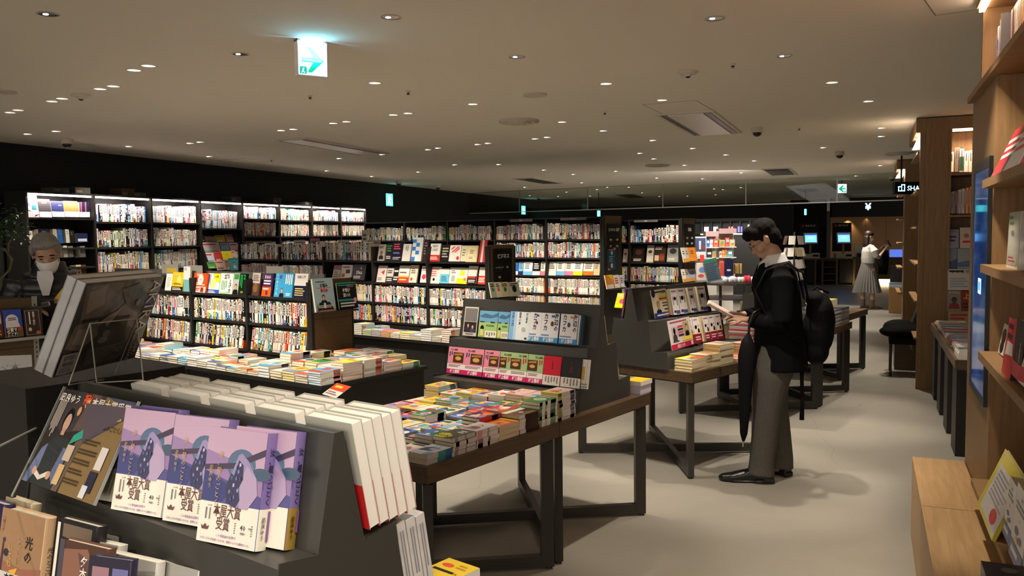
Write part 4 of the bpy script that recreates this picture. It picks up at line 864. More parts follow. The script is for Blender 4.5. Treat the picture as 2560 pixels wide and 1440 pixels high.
# ------------------------------------------------------------------ tables on crossed metal frames
def table(az, u0, u1, v0, v1, label, z=.71, th=.066, group='wooden tables on crossed metal frames', rot=0, legs=True):
    """top covers u0..u1, v0..v1"""
    W = fr(az, u0, v0); w, l = v1-v0, u1-u0
    t = root('display_table', W, label, 'table', group)
    b = MB(); b.box(0, w, 0, l, z-th, z, m='walnut'); b.build('tabletop', t)
    b = MB(); b.box(.02, w-.02, .02, l-.02, z-th-.012, z-th-.0005, m='leg_metal'); b.build('under_frame', t)
    if not legs: return t
    i = .045; c = Vector((w/2, l/2, 0)); hw = .03
    for k, (x, y) in enumerate(((i, i), (w-i, i), (w-i, l-i), (i, l-i))):
        a = math.atan2(y-c.y, x-c.x); ML = Matrix.Translation((x, y, 0)) @ Matrix.Rotation(a, 4, 'Z')
        b = MB(); b.box(-.03, .03, -.02, .02, .012, z-th-.013, m='leg_metal', M=ML); b.build('leg', t)
        b = MB(); b.cyl(ML @ Vector((.01, 0, 0)), ML @ Vector((.01, 0, .0118)), .016, .012, 10, (.03, .03, .03)); b.build('foot_glide', t)
    for (p, r) in (((i, i), (w-i, l-i)), ((w-i, i), (i, l-i))):
        d = Vector((r[0]-p[0], r[1]-p[1], 0)); L = d.length; ML = Matrix.Translation((p[0], p[1], 0)) @ Matrix.Rotation(math.atan2(d.y, d.x), 4, 'Z')
        b = MB()
        lo = .0125 if p[0] == i else .0126
        b.box(.031, L/2-.021 if p[0] != i else L-.031, -.02, .02, lo, .068, m='leg_metal', M=ML)
        if p[0] != i: b.box(L/2+.021, L-.031, -.02, .02, lo, .068, m='leg_metal', M=ML)
        b.build('floor_bar', t)
    return t
def riser(W, L, label):
    """black stepped stand, ridge along local x from 0 to L, front on -y, standing at z=0"""
    t = root('stepped_display_stand', W, label, 'display stand', 'black stepped display stands')
    up = [(-.055, .312), (-.009, .535), (.009, .535), (.055, .312)]
    mid = [(-.172, .105), (-.142, .3115), (.142, .3115), (.172, .105)]
    lo = [(-.30, 0), (-.30, .1045), (.30, .1045), (.30, 0)]
    prof = [(-.302, 0), (-.302, .12), (-.176, .108), (-.145, .326), (-.058, .314), (-.011, .537), (.011, .537), (.058, .314), (.145, .326), (.176, .108), (.302, .12), (.302, 0)]
    for n, pf in (('upper_tier', up), ('middle_tier', mid), ('base_tier', lo)):
        b = MB(); b.prism(pf, .0041, L-.0041, m='grey_metal', ax=0); b.build(n, t)
    for x in (0, L-.004):
        b = MB(); b.prism(prof, x, x+.004, m='grey_metal', ax=0); b.build('end_panel', t)
    return t
# ================================================================== ledges before the islands, loaded with stacks
def ledge(u_front, u_case, v_left, label, vend=-4.78, uend=None, z=.52):
    W = fr(BZ, u_front, 0); ue = (uend or u_case+.55)-u_front; uc = u_case-u_front-.014
    t = root('display_ledge', W, label, 'ledge', 'low black ledges around the bookcases')
    b = MB(); b.box(v_left, vend, 0, uc, z-.03, z, m='black_board'); b.box(VE+.045, vend, uc, ue, z-.03, z, m='black_board'); b.build('top', t)
    b = MB(); b.box(v_left, vend-.02, .03, uc, 0, z-.0301, m='black_board'); b.box(VE+.045, vend-.02, uc, ue-.03, 0, z-.0301, m='black_board'); b.build('base', t)
    for k in range(int((vend-v_left)/.9)):
        b = MB(); b.box(vend-.9*(k+1)-.002, vend-.9*(k+1)+.002, .028, .0295, .01, z-.035, (.004, .004, .004)); b.build('panel_gap', t)
    return W
WL1 = ledge(3.95, 4.51, VE-3.6, 'black ledge in front of the near low bookcase, covered with book stacks', uend=5.1)
WL2 = ledge(6.30, 6.92, VE-4.5, 'black ledge in front of the middle bookcase, covered with book stacks', uend=7.5)
W = fr(BZ, 1.33, 0)
WL0 = ledge(1.33, 1.89, VE-2.0, 'black ledge around the wooden shelf end at the far left', uend=2.6)
q = random.Random(99)
pale = [c255(232, 228, 216), c255(222, 218, 206), c255(214, 212, 200), c255(226, 214, 190), c255(206, 214, 222), c255(230, 210, 200), c255(198, 206, 190), c255(196, 198, 204)]
acc = [c255(240, 216, 70), c255(66, 160, 206), c255(230, 120, 60), c255(70, 150, 90), c255(206, 70, 60), c255(120, 140, 200), c255(236, 170, 150), c255(40, 90, 150)]
def ledge_stacks(W, x_from, x_to, y0, rows, hfun, desc, group, w=.15, l=.21, stuff=False):
    # rows run along x; book spine side faces left or right, foot of the pages faces the shopper
    for r in range(rows):
        x = x_to-.01; c = 0
        while x-w > x_from:
            c += 1; ww = w*q.uniform(.88, 1.04); ll = l*q.uniform(.9, 1.0); n = hfun(r, c, x); x -= ww+.004
            if n <= 0: continue
            tt = q.uniform(.013, .023); base = q.choice(pale); nm = 'pale'
            if q.random() < .3: base = q.choice(acc); nm = {0: 'yellow', 1: 'blue', 2: 'orange', 3: 'green', 4: 'red', 5: 'lilac', 6: 'peach', 7: 'navy'}[acc.index(base)]
            A = []
            if q.random() < .7: A.append(('r', 0, 0, 1, q.uniform(.2, .35), q.choice(acc+pale)))
            if q.random() < .5: A.append(('o', .5, .6, .25, .25, q.choice(acc)))
            if q.random() < .5: A.append(('p', [(0, 1), (1, 1), (1, q.uniform(.5, .8)), (0, q.uniform(.6, .9))], q.choice(acc+pale)))
            A.append(('l', .12, .7, .88, .92, 2, q.choice((BLK, c255(90, 90, 100), RED)))); A.append(('l', .15, .08, .85, .18, 1, c255(80, 80, 90)))
            segs = [(0, 1, q.choice(pale))] + ([(0, .3, q.choice(acc))] if q.random() < .35 else [])+[(.45, .8, c255(120, 120, 120))]*0
            bk = flat_book(ww, ll, tt, base, segs, A, '+x', page=q.choice((PAGE, WHITE, CREAM)))
            put_stack(W, x+.002, y0+r*(l+.006), .52, n, bk, 'stacked_book', None if stuff else lambda k, nm=nm, r=r, c=c: f"{nm} book, {pos(k)}, {nth(c)} stack from right, {['front', 'second', 'third'][r]} row, {desc}", group, q, t=tt, wl=(ww, ll), rot=1.6)
ledge_stacks(WL1, VE-2.85, VE+.03, .01, 2, lambda r, c, x: q.choice((2, 2, 3, 3, 4)) if r == 0 else q.choice((2, 3, 3, 4, 5)), 'near ledge', 'stacks on the ledge of the near low bookcase')
# the end part of that ledge, right of the bookcase
def endrow(y, xs, hs, desc, group, W=WL1, z=.52, l=.21, w=.15, stuff=False):
    for c, (x, n) in enumerate(zip(xs, hs)):
        tt = q.uniform(.016, .024); base = q.choice(pale+acc[:4]) if n else None
        if not n: continue
        nm = 'pale' if base in pale else ['yellow', 'blue', 'orange', 'green'][acc.index(base)]
        A = [('r', 0, 0, 1, q.uniform(.2, .35), q.choice(acc+pale)), ('l', .12, .7, .88, .92, 2, q.choice((BLK, c255(90, 90, 100), RED)))]
        if q.random() < .6: A.insert(0, ('o', .5, .6, .25, .25, q.choice(acc)))
        segs = [(0, 1, q.choice(pale))]+([(.62, .95, q.choice((c255(226, 80, 50), c255(60, 150, 80), c255(60, 90, 160))))] if q.random() < .4 else [])
        bk = flat_book(w-.006, l-.01, tt, base, segs, A, '+x', page=q.choice((PAGE, WHITE)))
        put_stack(W, x, y, z, n, bk, 'stacked_book', None if stuff else lambda k, nm=nm, c=c: f"{nm} book, {pos(k)}, {nth(c+1)} stack from corner, {desc}", group, q, t=tt, wl=(w-.006, l-.01), rot=1.5)
xs = [-4.785-.155*(k+1) for k in range(5)]
ge_ = 'stacks on the end of the near ledge'
endrow(.01, xs, (6, 4, 4, 3, 4), 'front row, end of near ledge', ge_)
endrow(.225, xs, (7, 6, 5, 6, 7), 'second row, end of near ledge', ge_)
endrow(.44, xs, (6, 6, 7, 5, 6), 'third row, end of near ledge', ge_)
endrow(.655, xs, (5, 7, 6, 6, 5), 'fourth row, end of near ledge', ge_)
endrow(.87, xs[:4], (3, 5, 6, 5), '', '', stuff=True)
ledge_stacks(WL2, VE-3.3, VE+.6, .01, 1, lambda r, c, x: q.choice((3, 4, 5, 6, 3)), 'middle ledge', 'stacks on the ledge of the middle bookcase', stuff=True)
ledge_stacks(WL2, VE-3.2, VE+.05, .225, 1, lambda r, c, x: q.choice((1, 2, 2, 3)), 'back of middle ledge', 'back stacks', stuff=True)
endrow(.35, [VE+.62-.155*k for k in range(1, 4)], (3, 4, 3), '', '', W=WL2, stuff=True)
# island 0: wooden end with a tray, at the far left
wood_end(1.89, 1.26, 'light wooden shelf end with perforated steel strip at the far left', w=.44, seams=(.72, .95))
WE0 = fr(BZ, 1.89, VE, 0, 90)
b = MB(); b.box(.405, .437, -.0365, -.0345, .3, 1.27, (.3, .29, .26), 'satin')
for k in range(30): b.box(.417, .425, -.0372, -.0366, .34+k*.03, .352+k*.03, (.03, .03, .03))
tag(b.build('perforated_strip', world=WE0), 'grey perforated steel strip on the far left shelf end', 'metal strip')
b = MB(); b.box(-1.0, -.002, .0, .44, 0, 1.25, m='black_board'); tag(b.build('bookcase', world=fr(BZ, 1.89, VE)), 'low bookcase behind the far left wooden end', 'bookcase')
t = root('book_tray', WE0, 'black tray with three small books on the far left wooden end', 'tray')
zt = hit(WE0, 60, 847, -.12).z
b = MB(); b.box(.0, .46, -.15, -.045, zt-.006, zt-.002, m='grey_metal'); b.build('shelf', t)
b = MB(); b.box(.0, .46, -.046, -.043, zt, zt+.19, m='grey_metal'); b.build('back_plate', t)
b = MB(); b.box(.0, .46, -.153, -.1505, zt-.006, zt+.012, (.3, .3, .28), 'satin'); b.build('lip', t)
g0 = 'small books on the far left tray'
px_face(WE0, -.10, -18, 9, 779, 846, c255(90, 26, 24), [('l', .5, .4, .9, .9, 2, c255(226, 210, 170), True), ('l', .1, .06, .9, .3, 2, c255(200, 150, 80))], 'dark red small book cut by the left edge on the far left tray', g0, tilt=9, t=.012, parts=True)
px_face(WE0, -.10, 11, 58, 776, 845, c255(44, 76, 180), [('o', .45, .62, .34, .34, c255(222, 222, 222)), ('p', [(.1, .3), (.9, .3), (.75, .62), (.12, .62)], c255(222, 222, 222)), ('r', 0, 0, 1, .36, c255(110, 86, 60)), ('r', .08, .05, .7, .33, BLK), ('t', '経費で', .4, .26, .16, WHITE, {'squeeze': .7, 'bold': .03}), ('t', '落とす!', .42, .11, .16, WHITE, {'squeeze': .62, 'bold': .03}), ('o', .85, .3, .12, .1, c255(200, 50, 40)), ('l', .25, .6, .7, .72, 2, c255(60, 70, 120))], 'blue small book with black and white title on the far left tray', g0, tilt=9, t=.014, parts=True)
px_face(WE0, -.10, 63, 104, 774, 841, c255(52, 36, 34), [('r', .07, .05, .93, .95, c255(206, 190, 170)), ('r', .09, .06, .91, .94, c255(52, 36, 34)), ('t', '論語と算盤', .58, .9, .105, WHITE, {'vert': True, 'squeeze': .8}), ('l', .25, .4, .4, .9, 1, WHITE, True), ('o', .3, .25, .1, .12, c255(220, 210, 200)), ('o', .78, .12, .14, .1, c255(224, 110, 40))], 'dark brown small book titled 論語と算盤 on the far left tray', g0, tilt=9, t=.014, parts=True)
endrow(.6, [VE+.05+.16*k for k in range(4)][::-1], (3, 3, 3, 2), 'front, far left ledge', 'stacks on the far left ledge', W=WL0)
endrow(.85, [VE+.05+.16*k for k in range(4)][::-1], (5, 4, 3, 4), '', '', W=WL0, stuff=True)
endrow(1.07, [VE+.05+.16*k for k in range(4)][::-1], (4, 3, 4, 3), '', '', W=WL0, stuff=True)

# ================================================================== wooden tables
table(BZ, 2.335, 3.262, -3.14, -2.2, 'near wooden table covered with paperback stacks')
table(BZ, 3.266, 4.20, -3.14, -2.2, 'wooden table carrying the stand of paperbacks, joined to the near one')
table(DZ, 4.58, 5.55, -3.95, -2.93, 'wooden table turned diagonally, left of the standing man')
table(BZ, .56, 1.52, -2.2, -1.15, 'nearest wooden table under the black display stand')
table(BZ, .58, 1.50, -3.3, -2.25, 'nearest left wooden table carrying the large photo books')
table(BZ, 7.70, 8.66, -3.27, -2.27, 'wooden table behind the man carrying wrapped stacks')
table(BZ, 6.72, 7.66, -3.27, -2.27, 'wooden table hidden behind the man')
riser(fr(BZ, 3.75, -3.2, .71), .95, 'black stepped stand of paperbacks on the middle wooden table')
riser(fr(BZ, 1.04, -2.225, .71), 1.015, 'large black stepped stand in the foreground with purple novels')
R3 = fr(DZ, 4.57, -3.42, .71, 90)
riser(R3, .95, 'black stepped stand on the diagonal table with portrait posters')
R4 = fr(BZ, 7.75, -2.9, .71, 90)
riser(R4, .9, 'black stepped stand on the table behind the man')
# ---- paperbacks on the near wooden table
q = random.Random(12)
TW = fr(BZ, 2.335, -2.2, .71)      # x = along v (negative to the left), y = along u
pw_, pl_ = .106, .15
gray = c255(196, 192, 198)
edge = {  # right-hand column, from the near corner
 0: (2, c255(190, 196, 210), [(0, .42, c255(188, 188, 196)), (.42, .74, c255(60, 140, 140)), (.74, 1, c255(30, 90, 160))], 'teal and blue', [('p', [(.1, .3), (.6, .35), (.9, .6), (.5, .8), (.15, .6)], c255(60, 70, 100)), ('p', [(.4, .5), (.8, .45), (.95, .75), (.6, .9)], c255(170, 200, 232)), ('p', [(.5, .55), (.8, .6), (.7, .8)], c255(170, 90, 90)), ('r', .7, 0, 1, .3, c255(120, 170, 200))]),
 1: (4, c255(66, 80, 66), [(0, 1, c255(206, 202, 206)), (.1, .25, c255(120, 120, 125)), (.55, .62, c255(120, 120, 125))], 'dark green and yellow', [('p', [(0, .0), (.5, 0), (.75, .25), (.3, .5), (0, .4)], c255(206, 196, 30)), ('t', 'NOKY', .4, .2, .2, BLK, {'bold': .03}), ('p', [(.3, .6), (.9, .5), (.95, .9), (.5, .98)], c255(84, 90, 84)), ('l', .5, .6, .9, .9, 2, WHITE)]),
 2: (4, c255(196, 190, 192), [(0, 1, c255(222, 216, 220)), (.05, .28, c255(206, 120, 150)), (.5, .6, c255(140, 100, 110))], 'white and pink', [('f', .5, .6, .2, c255(220, 190, 170), c255(90, 60, 50), c255(120, 90, 90)), ('l', .1, .1, .9, .3, 2, c255(140, 60, 60))]),
 3: (3, c255(200, 84, 50), [(0, 1, CREAM), (0, .99, c255(216, 200, 170))], 'red and orange', [('p', [(.1, .2), (.8, .3), (.9, .7), (.3, .8)], c255(226, 150, 60)), ('p', [(.3, .4), (.6, .35), (.65, .6)], c255(120, 40, 30)), ('r', 0, .88, 1, 1, c255(230, 190, 70)), ('l', .1, .05, .9, .18, 1, WHITE)]),
 4: (5, c255(120, 84, 60), [(0, .3, c255(222, 218, 220)), (.3, .55, c255(30, 24, 24)), (.55, 1, c255(60, 38, 28))], 'white, black and brown', [('p', [(.0, .6), (.6, .5), (.7, 1), (0, 1)], c255(40, 30, 28)), ('f', .6, .5, .2, c255(222, 190, 160), BLK, c255(90, 40, 40)), ('r', 0, 0, .3, 1, c255(226, 222, 214))]),
 5: (7, c255(48, 128, 60), [(0, 1, c255(226, 226, 222)), (0, .14, c255(30, 110, 60)), (.3, .42, c255(30, 110, 60)), (.6, .9, c255(30, 110, 60))], 'green and white', [('o', .5, .5, .3, .3, c255(214, 220, 206)), ('l', .1, .8, .9, .94, 1, c255(220, 230, 190)), ('l', .3, .4, .7, .6, 2, c255(40, 110, 60))]),
 6: (8, c255(226, 200, 190), [(0, 1, c255(214, 210, 206)), (0, .2, c255(150, 170, 40)), (.7, .95, c255(30, 60, 110))], 'pink and yellow-green', [('f', .5, .55, .2, c255(232, 200, 180), c255(120, 60, 40), c255(200, 110, 60)), ('r', 0, 0, 1, .2, c255(236, 210, 60))]),
}
heights = [[None, 2, 1, 3, 2, 3, 2, 3], [None, 4, 2, 2, 2, 1, 2, 2], [None, 3, 3, 2, 2, 3, 1, 2], [None, 5, 2, 1, 3, 2, 2, 1], [None, 5, 4, 2, 3, 2, 2, 2], [None, 5, 4, 3, 3, 4, 3, 2], [None, 7, 7, 6, 5, 5, 4, 6]]
basecols = [('red', c255(196, 50, 54)), ('pink', c255(226, 150, 170)), ('blue', c255(70, 110, 180)), ('yellow', c255(228, 200, 70)), ('white', WHITE), ('orange', c255(224, 130, 60)), ('dark', c255(50, 44, 50)), ('green', c255(60, 130, 90)), ('light blue', c255(150, 190, 214)), ('cream', CREAM)]
for r in range(7):
    y = .02+r*(pl_+.005) if r < 6 else .955
    for c in range(8):
        x = -.022-pw_-c*(pw_+.006); tt = q.uniform(.013, .018)
        if c == 0: n, col, segs, nm, A = edge[r]; tt = .0185 if r in (1, 2) else .021 if r in (0, 3) else .0165
        else:
            n = heights[r][c]; nm, col = q.choice(basecols); A = manga_art(q, col)
            segs = [(0, 1, q.choice((col, WHITE, col, q.choice(basecols)[1])))]+[(.6, .9, q.choice(basecols)[1])]
            if r == 6: nm, col = q.choice((('yellow', c255(226, 196, 60)), ('cream', CREAM), ('pink', c255(230, 190, 190)))); tt = .0145
        bk = flat_book(pw_, pl_, tt, col, segs, A, '+x', page=q.choice((PAGE, CREAM, c255(206, 190, 160))))
        put_stack(TW, x, y, 0, n, bk, 'paperback', lambda k, nm=nm, r=r, c=c: f"{nm} paperback, {pos(k)}, {nth(c+1)} stack from aisle, {nth(r+1)} row, wooden tables", 'paperback stacks on the near wooden tables', q, cat='paperback', t=tt, wl=(pw_, pl_), rot=1.2)
# a small red price card on a stand, and dark flat books at the left of that table
p = P(842, 992, .80)
t = root('price_card', at((p.x, p.y, .7102), 50), 'tilted red and white card on a clear stand at the left of the paperback table', 'sign')
b = MB(); b.box(-.03, .03, -.001, .001, 0, .1, m='acrylic'); b.build('stand', t)
b = MB(); MC = Matrix.Translation((-.075, -.045, .1)) @ Matrix.Rotation(R_(-62), 4, 'X')
b.box(0, .15, 0, .001, 0, .1, WHITE, M=MC); art(b, .15, .1, [('r', 0, .48, 1, 1, c255(226, 84, 50)), ('l', .15, .6, .9, .92, 1, c255(246, 214, 90)), ('l', .08, .1, .9, .4, 2, c255(150, 120, 120))], M=MC); b.build('card', t)
# white and yellow box behind the paperback stand
p = P(1581, 985, .7105); b = MB(); b.box(-.05, .05, 0, .13, 0, .05, c255(206, 200, 220)); b.box(-.055, .055, -.004, .134, .0501, .075, c255(236, 232, 226), cols={'+z': c255(240, 190, 40)})
tag(b.build('flat_box', world=fr(BZ, *loc_uv(p, BZ), .7105)), 'white box with yellow and red top behind the paperback stand', 'box')
# ================================================================== paperbacks on the middle stand
R2 = fr(BZ, 3.75, -3.2, .71)
def on(W, yo, zb, x0, x1, yt, col, A, label, group, tilt=12, t=.02, yb=None, h=None, parts=True, **k):
    """book standing at local height zb; its left, right and top read from the picture"""
    # find the local x of both lower corners on the vertical plane local y = yo, at height zb
    def lx(px):
        O = W @ Vector((0, yo, zb)); a = W @ Vector((0, yo, zb)); e = W @ Vector((1, yo, zb))
        lo, hi = -3.0, 6.0
        pa = lambda s: pix(W @ Vector((s, yo, zb)))[0]
        inc = pa(.5) > pa(.4)
        for _ in range(50):
            m_ = (lo+hi)/2
            c = _M @ ((W @ Vector((m_, yo, zb)))-Vector((0, 0, EYE)))
            v_ = pa(m_) if c.z > .05 else (1e9 if m_ > 0 else -1e9)
            if (v_ < px) == inc: lo = m_
            else: hi = m_
        return (lo+hi)/2
    a, e = lx(x0), lx(x1); w = abs(e-a)
    if h is None:
        h = hit(W, x0, yt, yo).z-zb; h /= math.cos(R_(tilt))
    Wl = W @ Matrix.Translation((min(a, e), yo, zb+.0006)) @ Matrix.Rotation(R_(-tilt), 4, 'X')
    return face_book(Wl, w, h, t, col, A, label, group, parts=parts, **k)
gu = 'paperbacks on the upper tier of the middle stand'; gd_ = 'paperbacks on the lower tier of the middle stand'
sky = c255(110, 160, 196); grn = c255(158, 190, 120)
def up2(x0, x1, yt, col, A, label, j=0, **k): return on(R2, -.098-.0*j, .3265, x0, x1, yt, col, A, label, gu, tilt=11, t=k.pop('t', .016), **k)
up2(1156, 1190, 771, c255(206, 196, 188), [('r', .06, .5, .94, .95, c255(120, 118, 116)), ('r', .06, .12, .94, .48, c255(50, 40, 42)), ('f', .35, .36, .12, c255(196, 160, 150), BLK, c255(60, 50, 60)), ('f', .68, .32, .12, c255(206, 170, 150), BLK, c255(70, 70, 90)), ('l', .2, .03, .8, .1, 1, c255(110, 100, 100))], 'white card with a grey photo over two people, leftmost on the upper tier', h=.17, parts=False, t=.002, name='picture_card', cat='card')
for (x0, x1, l) in ((1194, 1240, 'green and blue paperback with a standing girl, left of the pair'), (1241, 1269, 'green and blue paperback with a girl, right of the pair')):
    up2(x0, x1, 774, grn, [('r', 0, .58, 1, 1, sky), ('p', [(0, .78), (.3, .9), (.7, .84), (1, .95), (1, .8), (.6, .72), (.2, .74)], c255(70, 110, 140)), ('r', .05, .56, .3, .6, c255(40, 60, 60)), ('r', .62, .55, .85, .6, c255(40, 60, 60)), ('o', .2, .34, .1, .12, BLK), ('p', [(.1, .05), (.3, .05), (.28, .3), (.12, .3)], c255(216, 206, 120)), ('r', .38, 0, 1, .25, c255(232, 228, 210)), ('l', .42, .04, .96, .2, 4, c255(120, 120, 110), True), ('l', .4, .4, .9, .5, 1, c255(90, 130, 80))], l, h=.152)
up2(1270, 1320, 779, c255(226, 234, 238), [('r', 0, 0, .22, 1, c255(130, 180, 226)), ('r', .22, 0, .34, 1, c255(180, 208, 232)), ('t', '太陽の西', .16, .98, .13, c255(40, 60, 110), {'vert': True, 'squeeze': .85}), ('t', '国境の南、', .5, .98, .115, c255(60, 70, 90), {'vert': True, 'squeeze': .85}), ('t', '村上春樹', .84, .96, .09, c255(60, 60, 60), {'vert': True}), ('o', .72, .38, .1, .09, c255(190, 190, 170)), ('r', .8, .04, .92, .1, c255(20, 90, 50))], 'white and pale blue paperback titled 国境の南、太陽の西', h=.158, side=c255(226, 200, 60))
for i, (x0, x1) in enumerate(((1320, 1349), (1349, 1393), (1396, 1440))):
    A = [('t', 'カフカ', .25 if i else .45, .97, .2, BLK, {'vert': True, 'squeeze': .85, 'bold': .03}), ('o', .62 if i < 2 else .5, .64, .09, .12, c255(96, 60, 60) if i < 2 else c255(70, 80, 130)), ('r', .55, .86, .75, .93, c255(60, 90, 160) if i < 2 else c255(230, 120, 70)), ('l', .05, .2, .7, .28, 1, c255(100, 140, 190)), ('r', 0, 0, 1, .17, c255(70, 150, 210)), ('t', '村上春樹', .48, .09, .15, WHITE, {'squeeze': .75, 'bold': .03})]
    if i: A.insert(1, ('t', '海辺の', .84, .97, .2, BLK, {'vert': True, 'squeeze': .85, 'bold': .03}))
    up2(x0, x1, 784+i*3, c255(232, 232, 236), A, ['white paperback titled カフカ, partly covered', 'white paperback titled 海辺のカフカ with brown cat mark', 'white paperback titled 海辺のカフカ with blue shell mark'][i], h=.16, side=c255(40, 80, 140))
for i in range(3):
    on(R2, -.093+.0*i, .3265, 1441+i*5, 1445+i*5, 790, [c255(230, 230, 230), c255(30, 80, 110), c255(24, 50, 60)][i], [], f"thin {['white', 'blue', 'dark teal'][i]} paperback edge at the right of the upper tier", gu, tilt=11, t=.014, h=.156, parts=False)
pink = c255(222, 140, 160); gr2 = c255(160, 186, 130)
def lo2(x0, x1, yt, col, A, label, **k): return on(R2, -.222, .1215, x0, x1, yt, col, A, label, gd_, tilt=11, t=k.pop('t', .018), **k)
for i, (x0, x1, col, l) in enumerate(((1116, 1157, pink, 'first pink paperback from the left'), (1157, 1204, pink, 'second pink paperback from the left'), (1206, 1244, pink, 'third pink paperback, beside the green ones'), (1245, 1272, gr2, 'first green paperback, beside the pink ones'), (1272, 1314, gr2, 'second green paperback, middle of the green ones'), (1315, 1354, gr2, 'third green paperback, beside the red one'))):
    px_ = .62 if i < 3 else .3
    A = [('r', px_-.3, .42, px_+.32, .8, c255(72, 48, 34)), ('o', px_, .58, .18, .09, c255(206, 160, 80)), ('p', [(px_-.25, .75), (px_+.25, .78), (px_+.25, .7), (px_-.25, .68)], c255(170, 120, 60)), ('t', '村上春樹', .35 if i < 3 else .7, .9, .085, c255(70, 40, 50)), ('l', .05 if i < 3 else .68, .62, .28 if i < 3 else .95, .82, 2, c255(60, 60, 110) if i < 3 else RED, True), ('r', 0, 0, 1, .36, c255(236, 230, 228)), ('l', .08, .24, .9, .34, 2, c255(120, 60, 80)), ('r', 0, 0, 1, .17, c255(208, 40, 110)), ('t', '村上春樹', .5, .085, .15, WHITE, {'squeeze': .78, 'bold': .03})]
    lo2(x0, x1, 866, col, A, f'{l} on the lower tier of the middle stand', h=.152, side=c255(70, 110, 190) if i == 2 else None)
lo2(1355, 1398, 892, c255(196, 22, 48), [('l', .45, .5, .55, .85, 1, c255(120, 10, 30), True), ('r', 0, 0, 1, .34, c255(226, 222, 216)), ('l', .1, .05, .92, .3, 5, c255(140, 120, 120), True)], 'deep red paperback with a white band on the lower tier', h=.152)
lo2(1400, 1449, 895, c255(18, 22, 26), [('t', '村上春樹', .48, .88, .1, c255(120, 26, 30), {'vert': True}), ('r', 0, 0, 1, .33, c255(226, 222, 216)), ('l', .1, .05, .92, .3, 5, c255(140, 120, 120), True)], 'black paperback with dark red title on the lower tier', h=.152)
for i in range(4):
    on(R2, -.216+i*.001, .1215, 1450+i*4.4, 1453.6+i*4.4, 900, WHITE, [('r', 0, .3, 1, .75, c255(206, 160, 30) if i < 2 else c255(226, 226, 226)), ('l', 0, .02, 1, .2, 2, c255(120, 120, 120))], f"thin {'yellow and white' if i < 2 else 'white'} paperback edge, {nth(i+1)} right of the black one", gd_, tilt=11, t=.016, h=.15, parts=False)
# the two white leaflets in clear holders on its back side
for i, (a, b_, yo, zb) in enumerate((((1518, 846), (1545, 770), .098, .3265), ((1552, 945), (1580, 880), .222, .1215))):
    t = root('leaflet_holder', R2 @ Matrix.Translation((.80, yo, zb)) @ Matrix.Rotation(R_(180), 4, 'Z') @ Matrix.Rotation(R_(-12), 4, 'X'), ['upper', 'lower'][i]+' clear holder with white leaflet on the back of the paperback stand', 'leaflet holder', 'clear leaflet holders')
    b = MB(); b.box(-.13, .0, 0, .002, 0, .15, m='acrylic'); b.build('front_sheet', t)
    b = MB(); b.box(-.128, -.002, .003, .008, .001, .148, c255(214, 210, 208)); b.build('leaflet', t)

# ================================================================== foreground stand with the purple novels
R1 = fr(BZ, 1.04, -2.225, .71)
TT = '汝、星のごとく'; AU = '凪良ゆう'
gold = c255(206, 170, 96)
def novel_art(w, h):
    return [('r', 0, .0, 1, 1, c255(78, 74, 140)), ('p', [(0, .62), (1, .45), (1, 1), (0, 1)], c255(150, 122, 172)), ('p', [(0, .8), (1, .66), (1, 1), (0, 1)], c255(190, 160, 190)),
        ('p', [(0, .36), (.35, .36), (.5, .5), (0, .62)], c255(46, 54, 118)), ('o', .62, .7, .24, .2, c255(78, 104, 138)), ('o', .64, .66, .2, .14, c255(92, 122, 150)), ('o', .96, .64, .16, .08, c255(60, 84, 112)),
        ('p', [(0, .62), (.5, .66), (1, .8), (1, .86), (.5, .71), (0, .665)], c255(58, 44, 76)),
        ('p', [(.5, .33), (.42, .5), (.5, .66), (.56, .78), (.62, .8), (.74, .74), (.9, .6), (.94, .46), (.8, .33)], c255(150, 136, 184)),
        ('p', [(.66, .33), (.64, .56), (.72, .7), (.9, .6), (.94, .46), (.8, .33)], c255(176, 156, 192)),
        ('p', [(.44, .36), (.4, .5), (.47, .62), (.52, .6), (.58, .74), (.66, .7), (.68, .58), (.62, .5), (.66, .4), (.6, .33)], c255(40, 42, 84))] + \
        [('p', [(x, y), (x+.03, y+.012), (x+.022, y+.04), (x-.006, y+.03)], c) for x, y, c in ((.46, .44, c255(110, 120, 180)), (.52, .5, c255(170, 176, 220)), (.48, .56, c255(80, 90, 150)), (.58, .62, c255(120, 130, 190)), (.6, .68, c255(190, 190, 226)), (.55, .4, c255(90, 96, 160)), (.6, .46, c255(140, 146, 200)), (.5, .38, c255(60, 66, 130)), (.56, .56, c255(100, 110, 170)), (.62, .56, c255(60, 64, 120)), (.53, .65, c255(150, 150, 200)))] + \
        [('t', TT, .27, .8, .062, gold, {'vert': True, 'bold': .0, 'spacing': 1.12}), ('t', AU, .13, .67, .046, gold, {'vert': True, 'bold': .0, 'spacing': 1.15})]
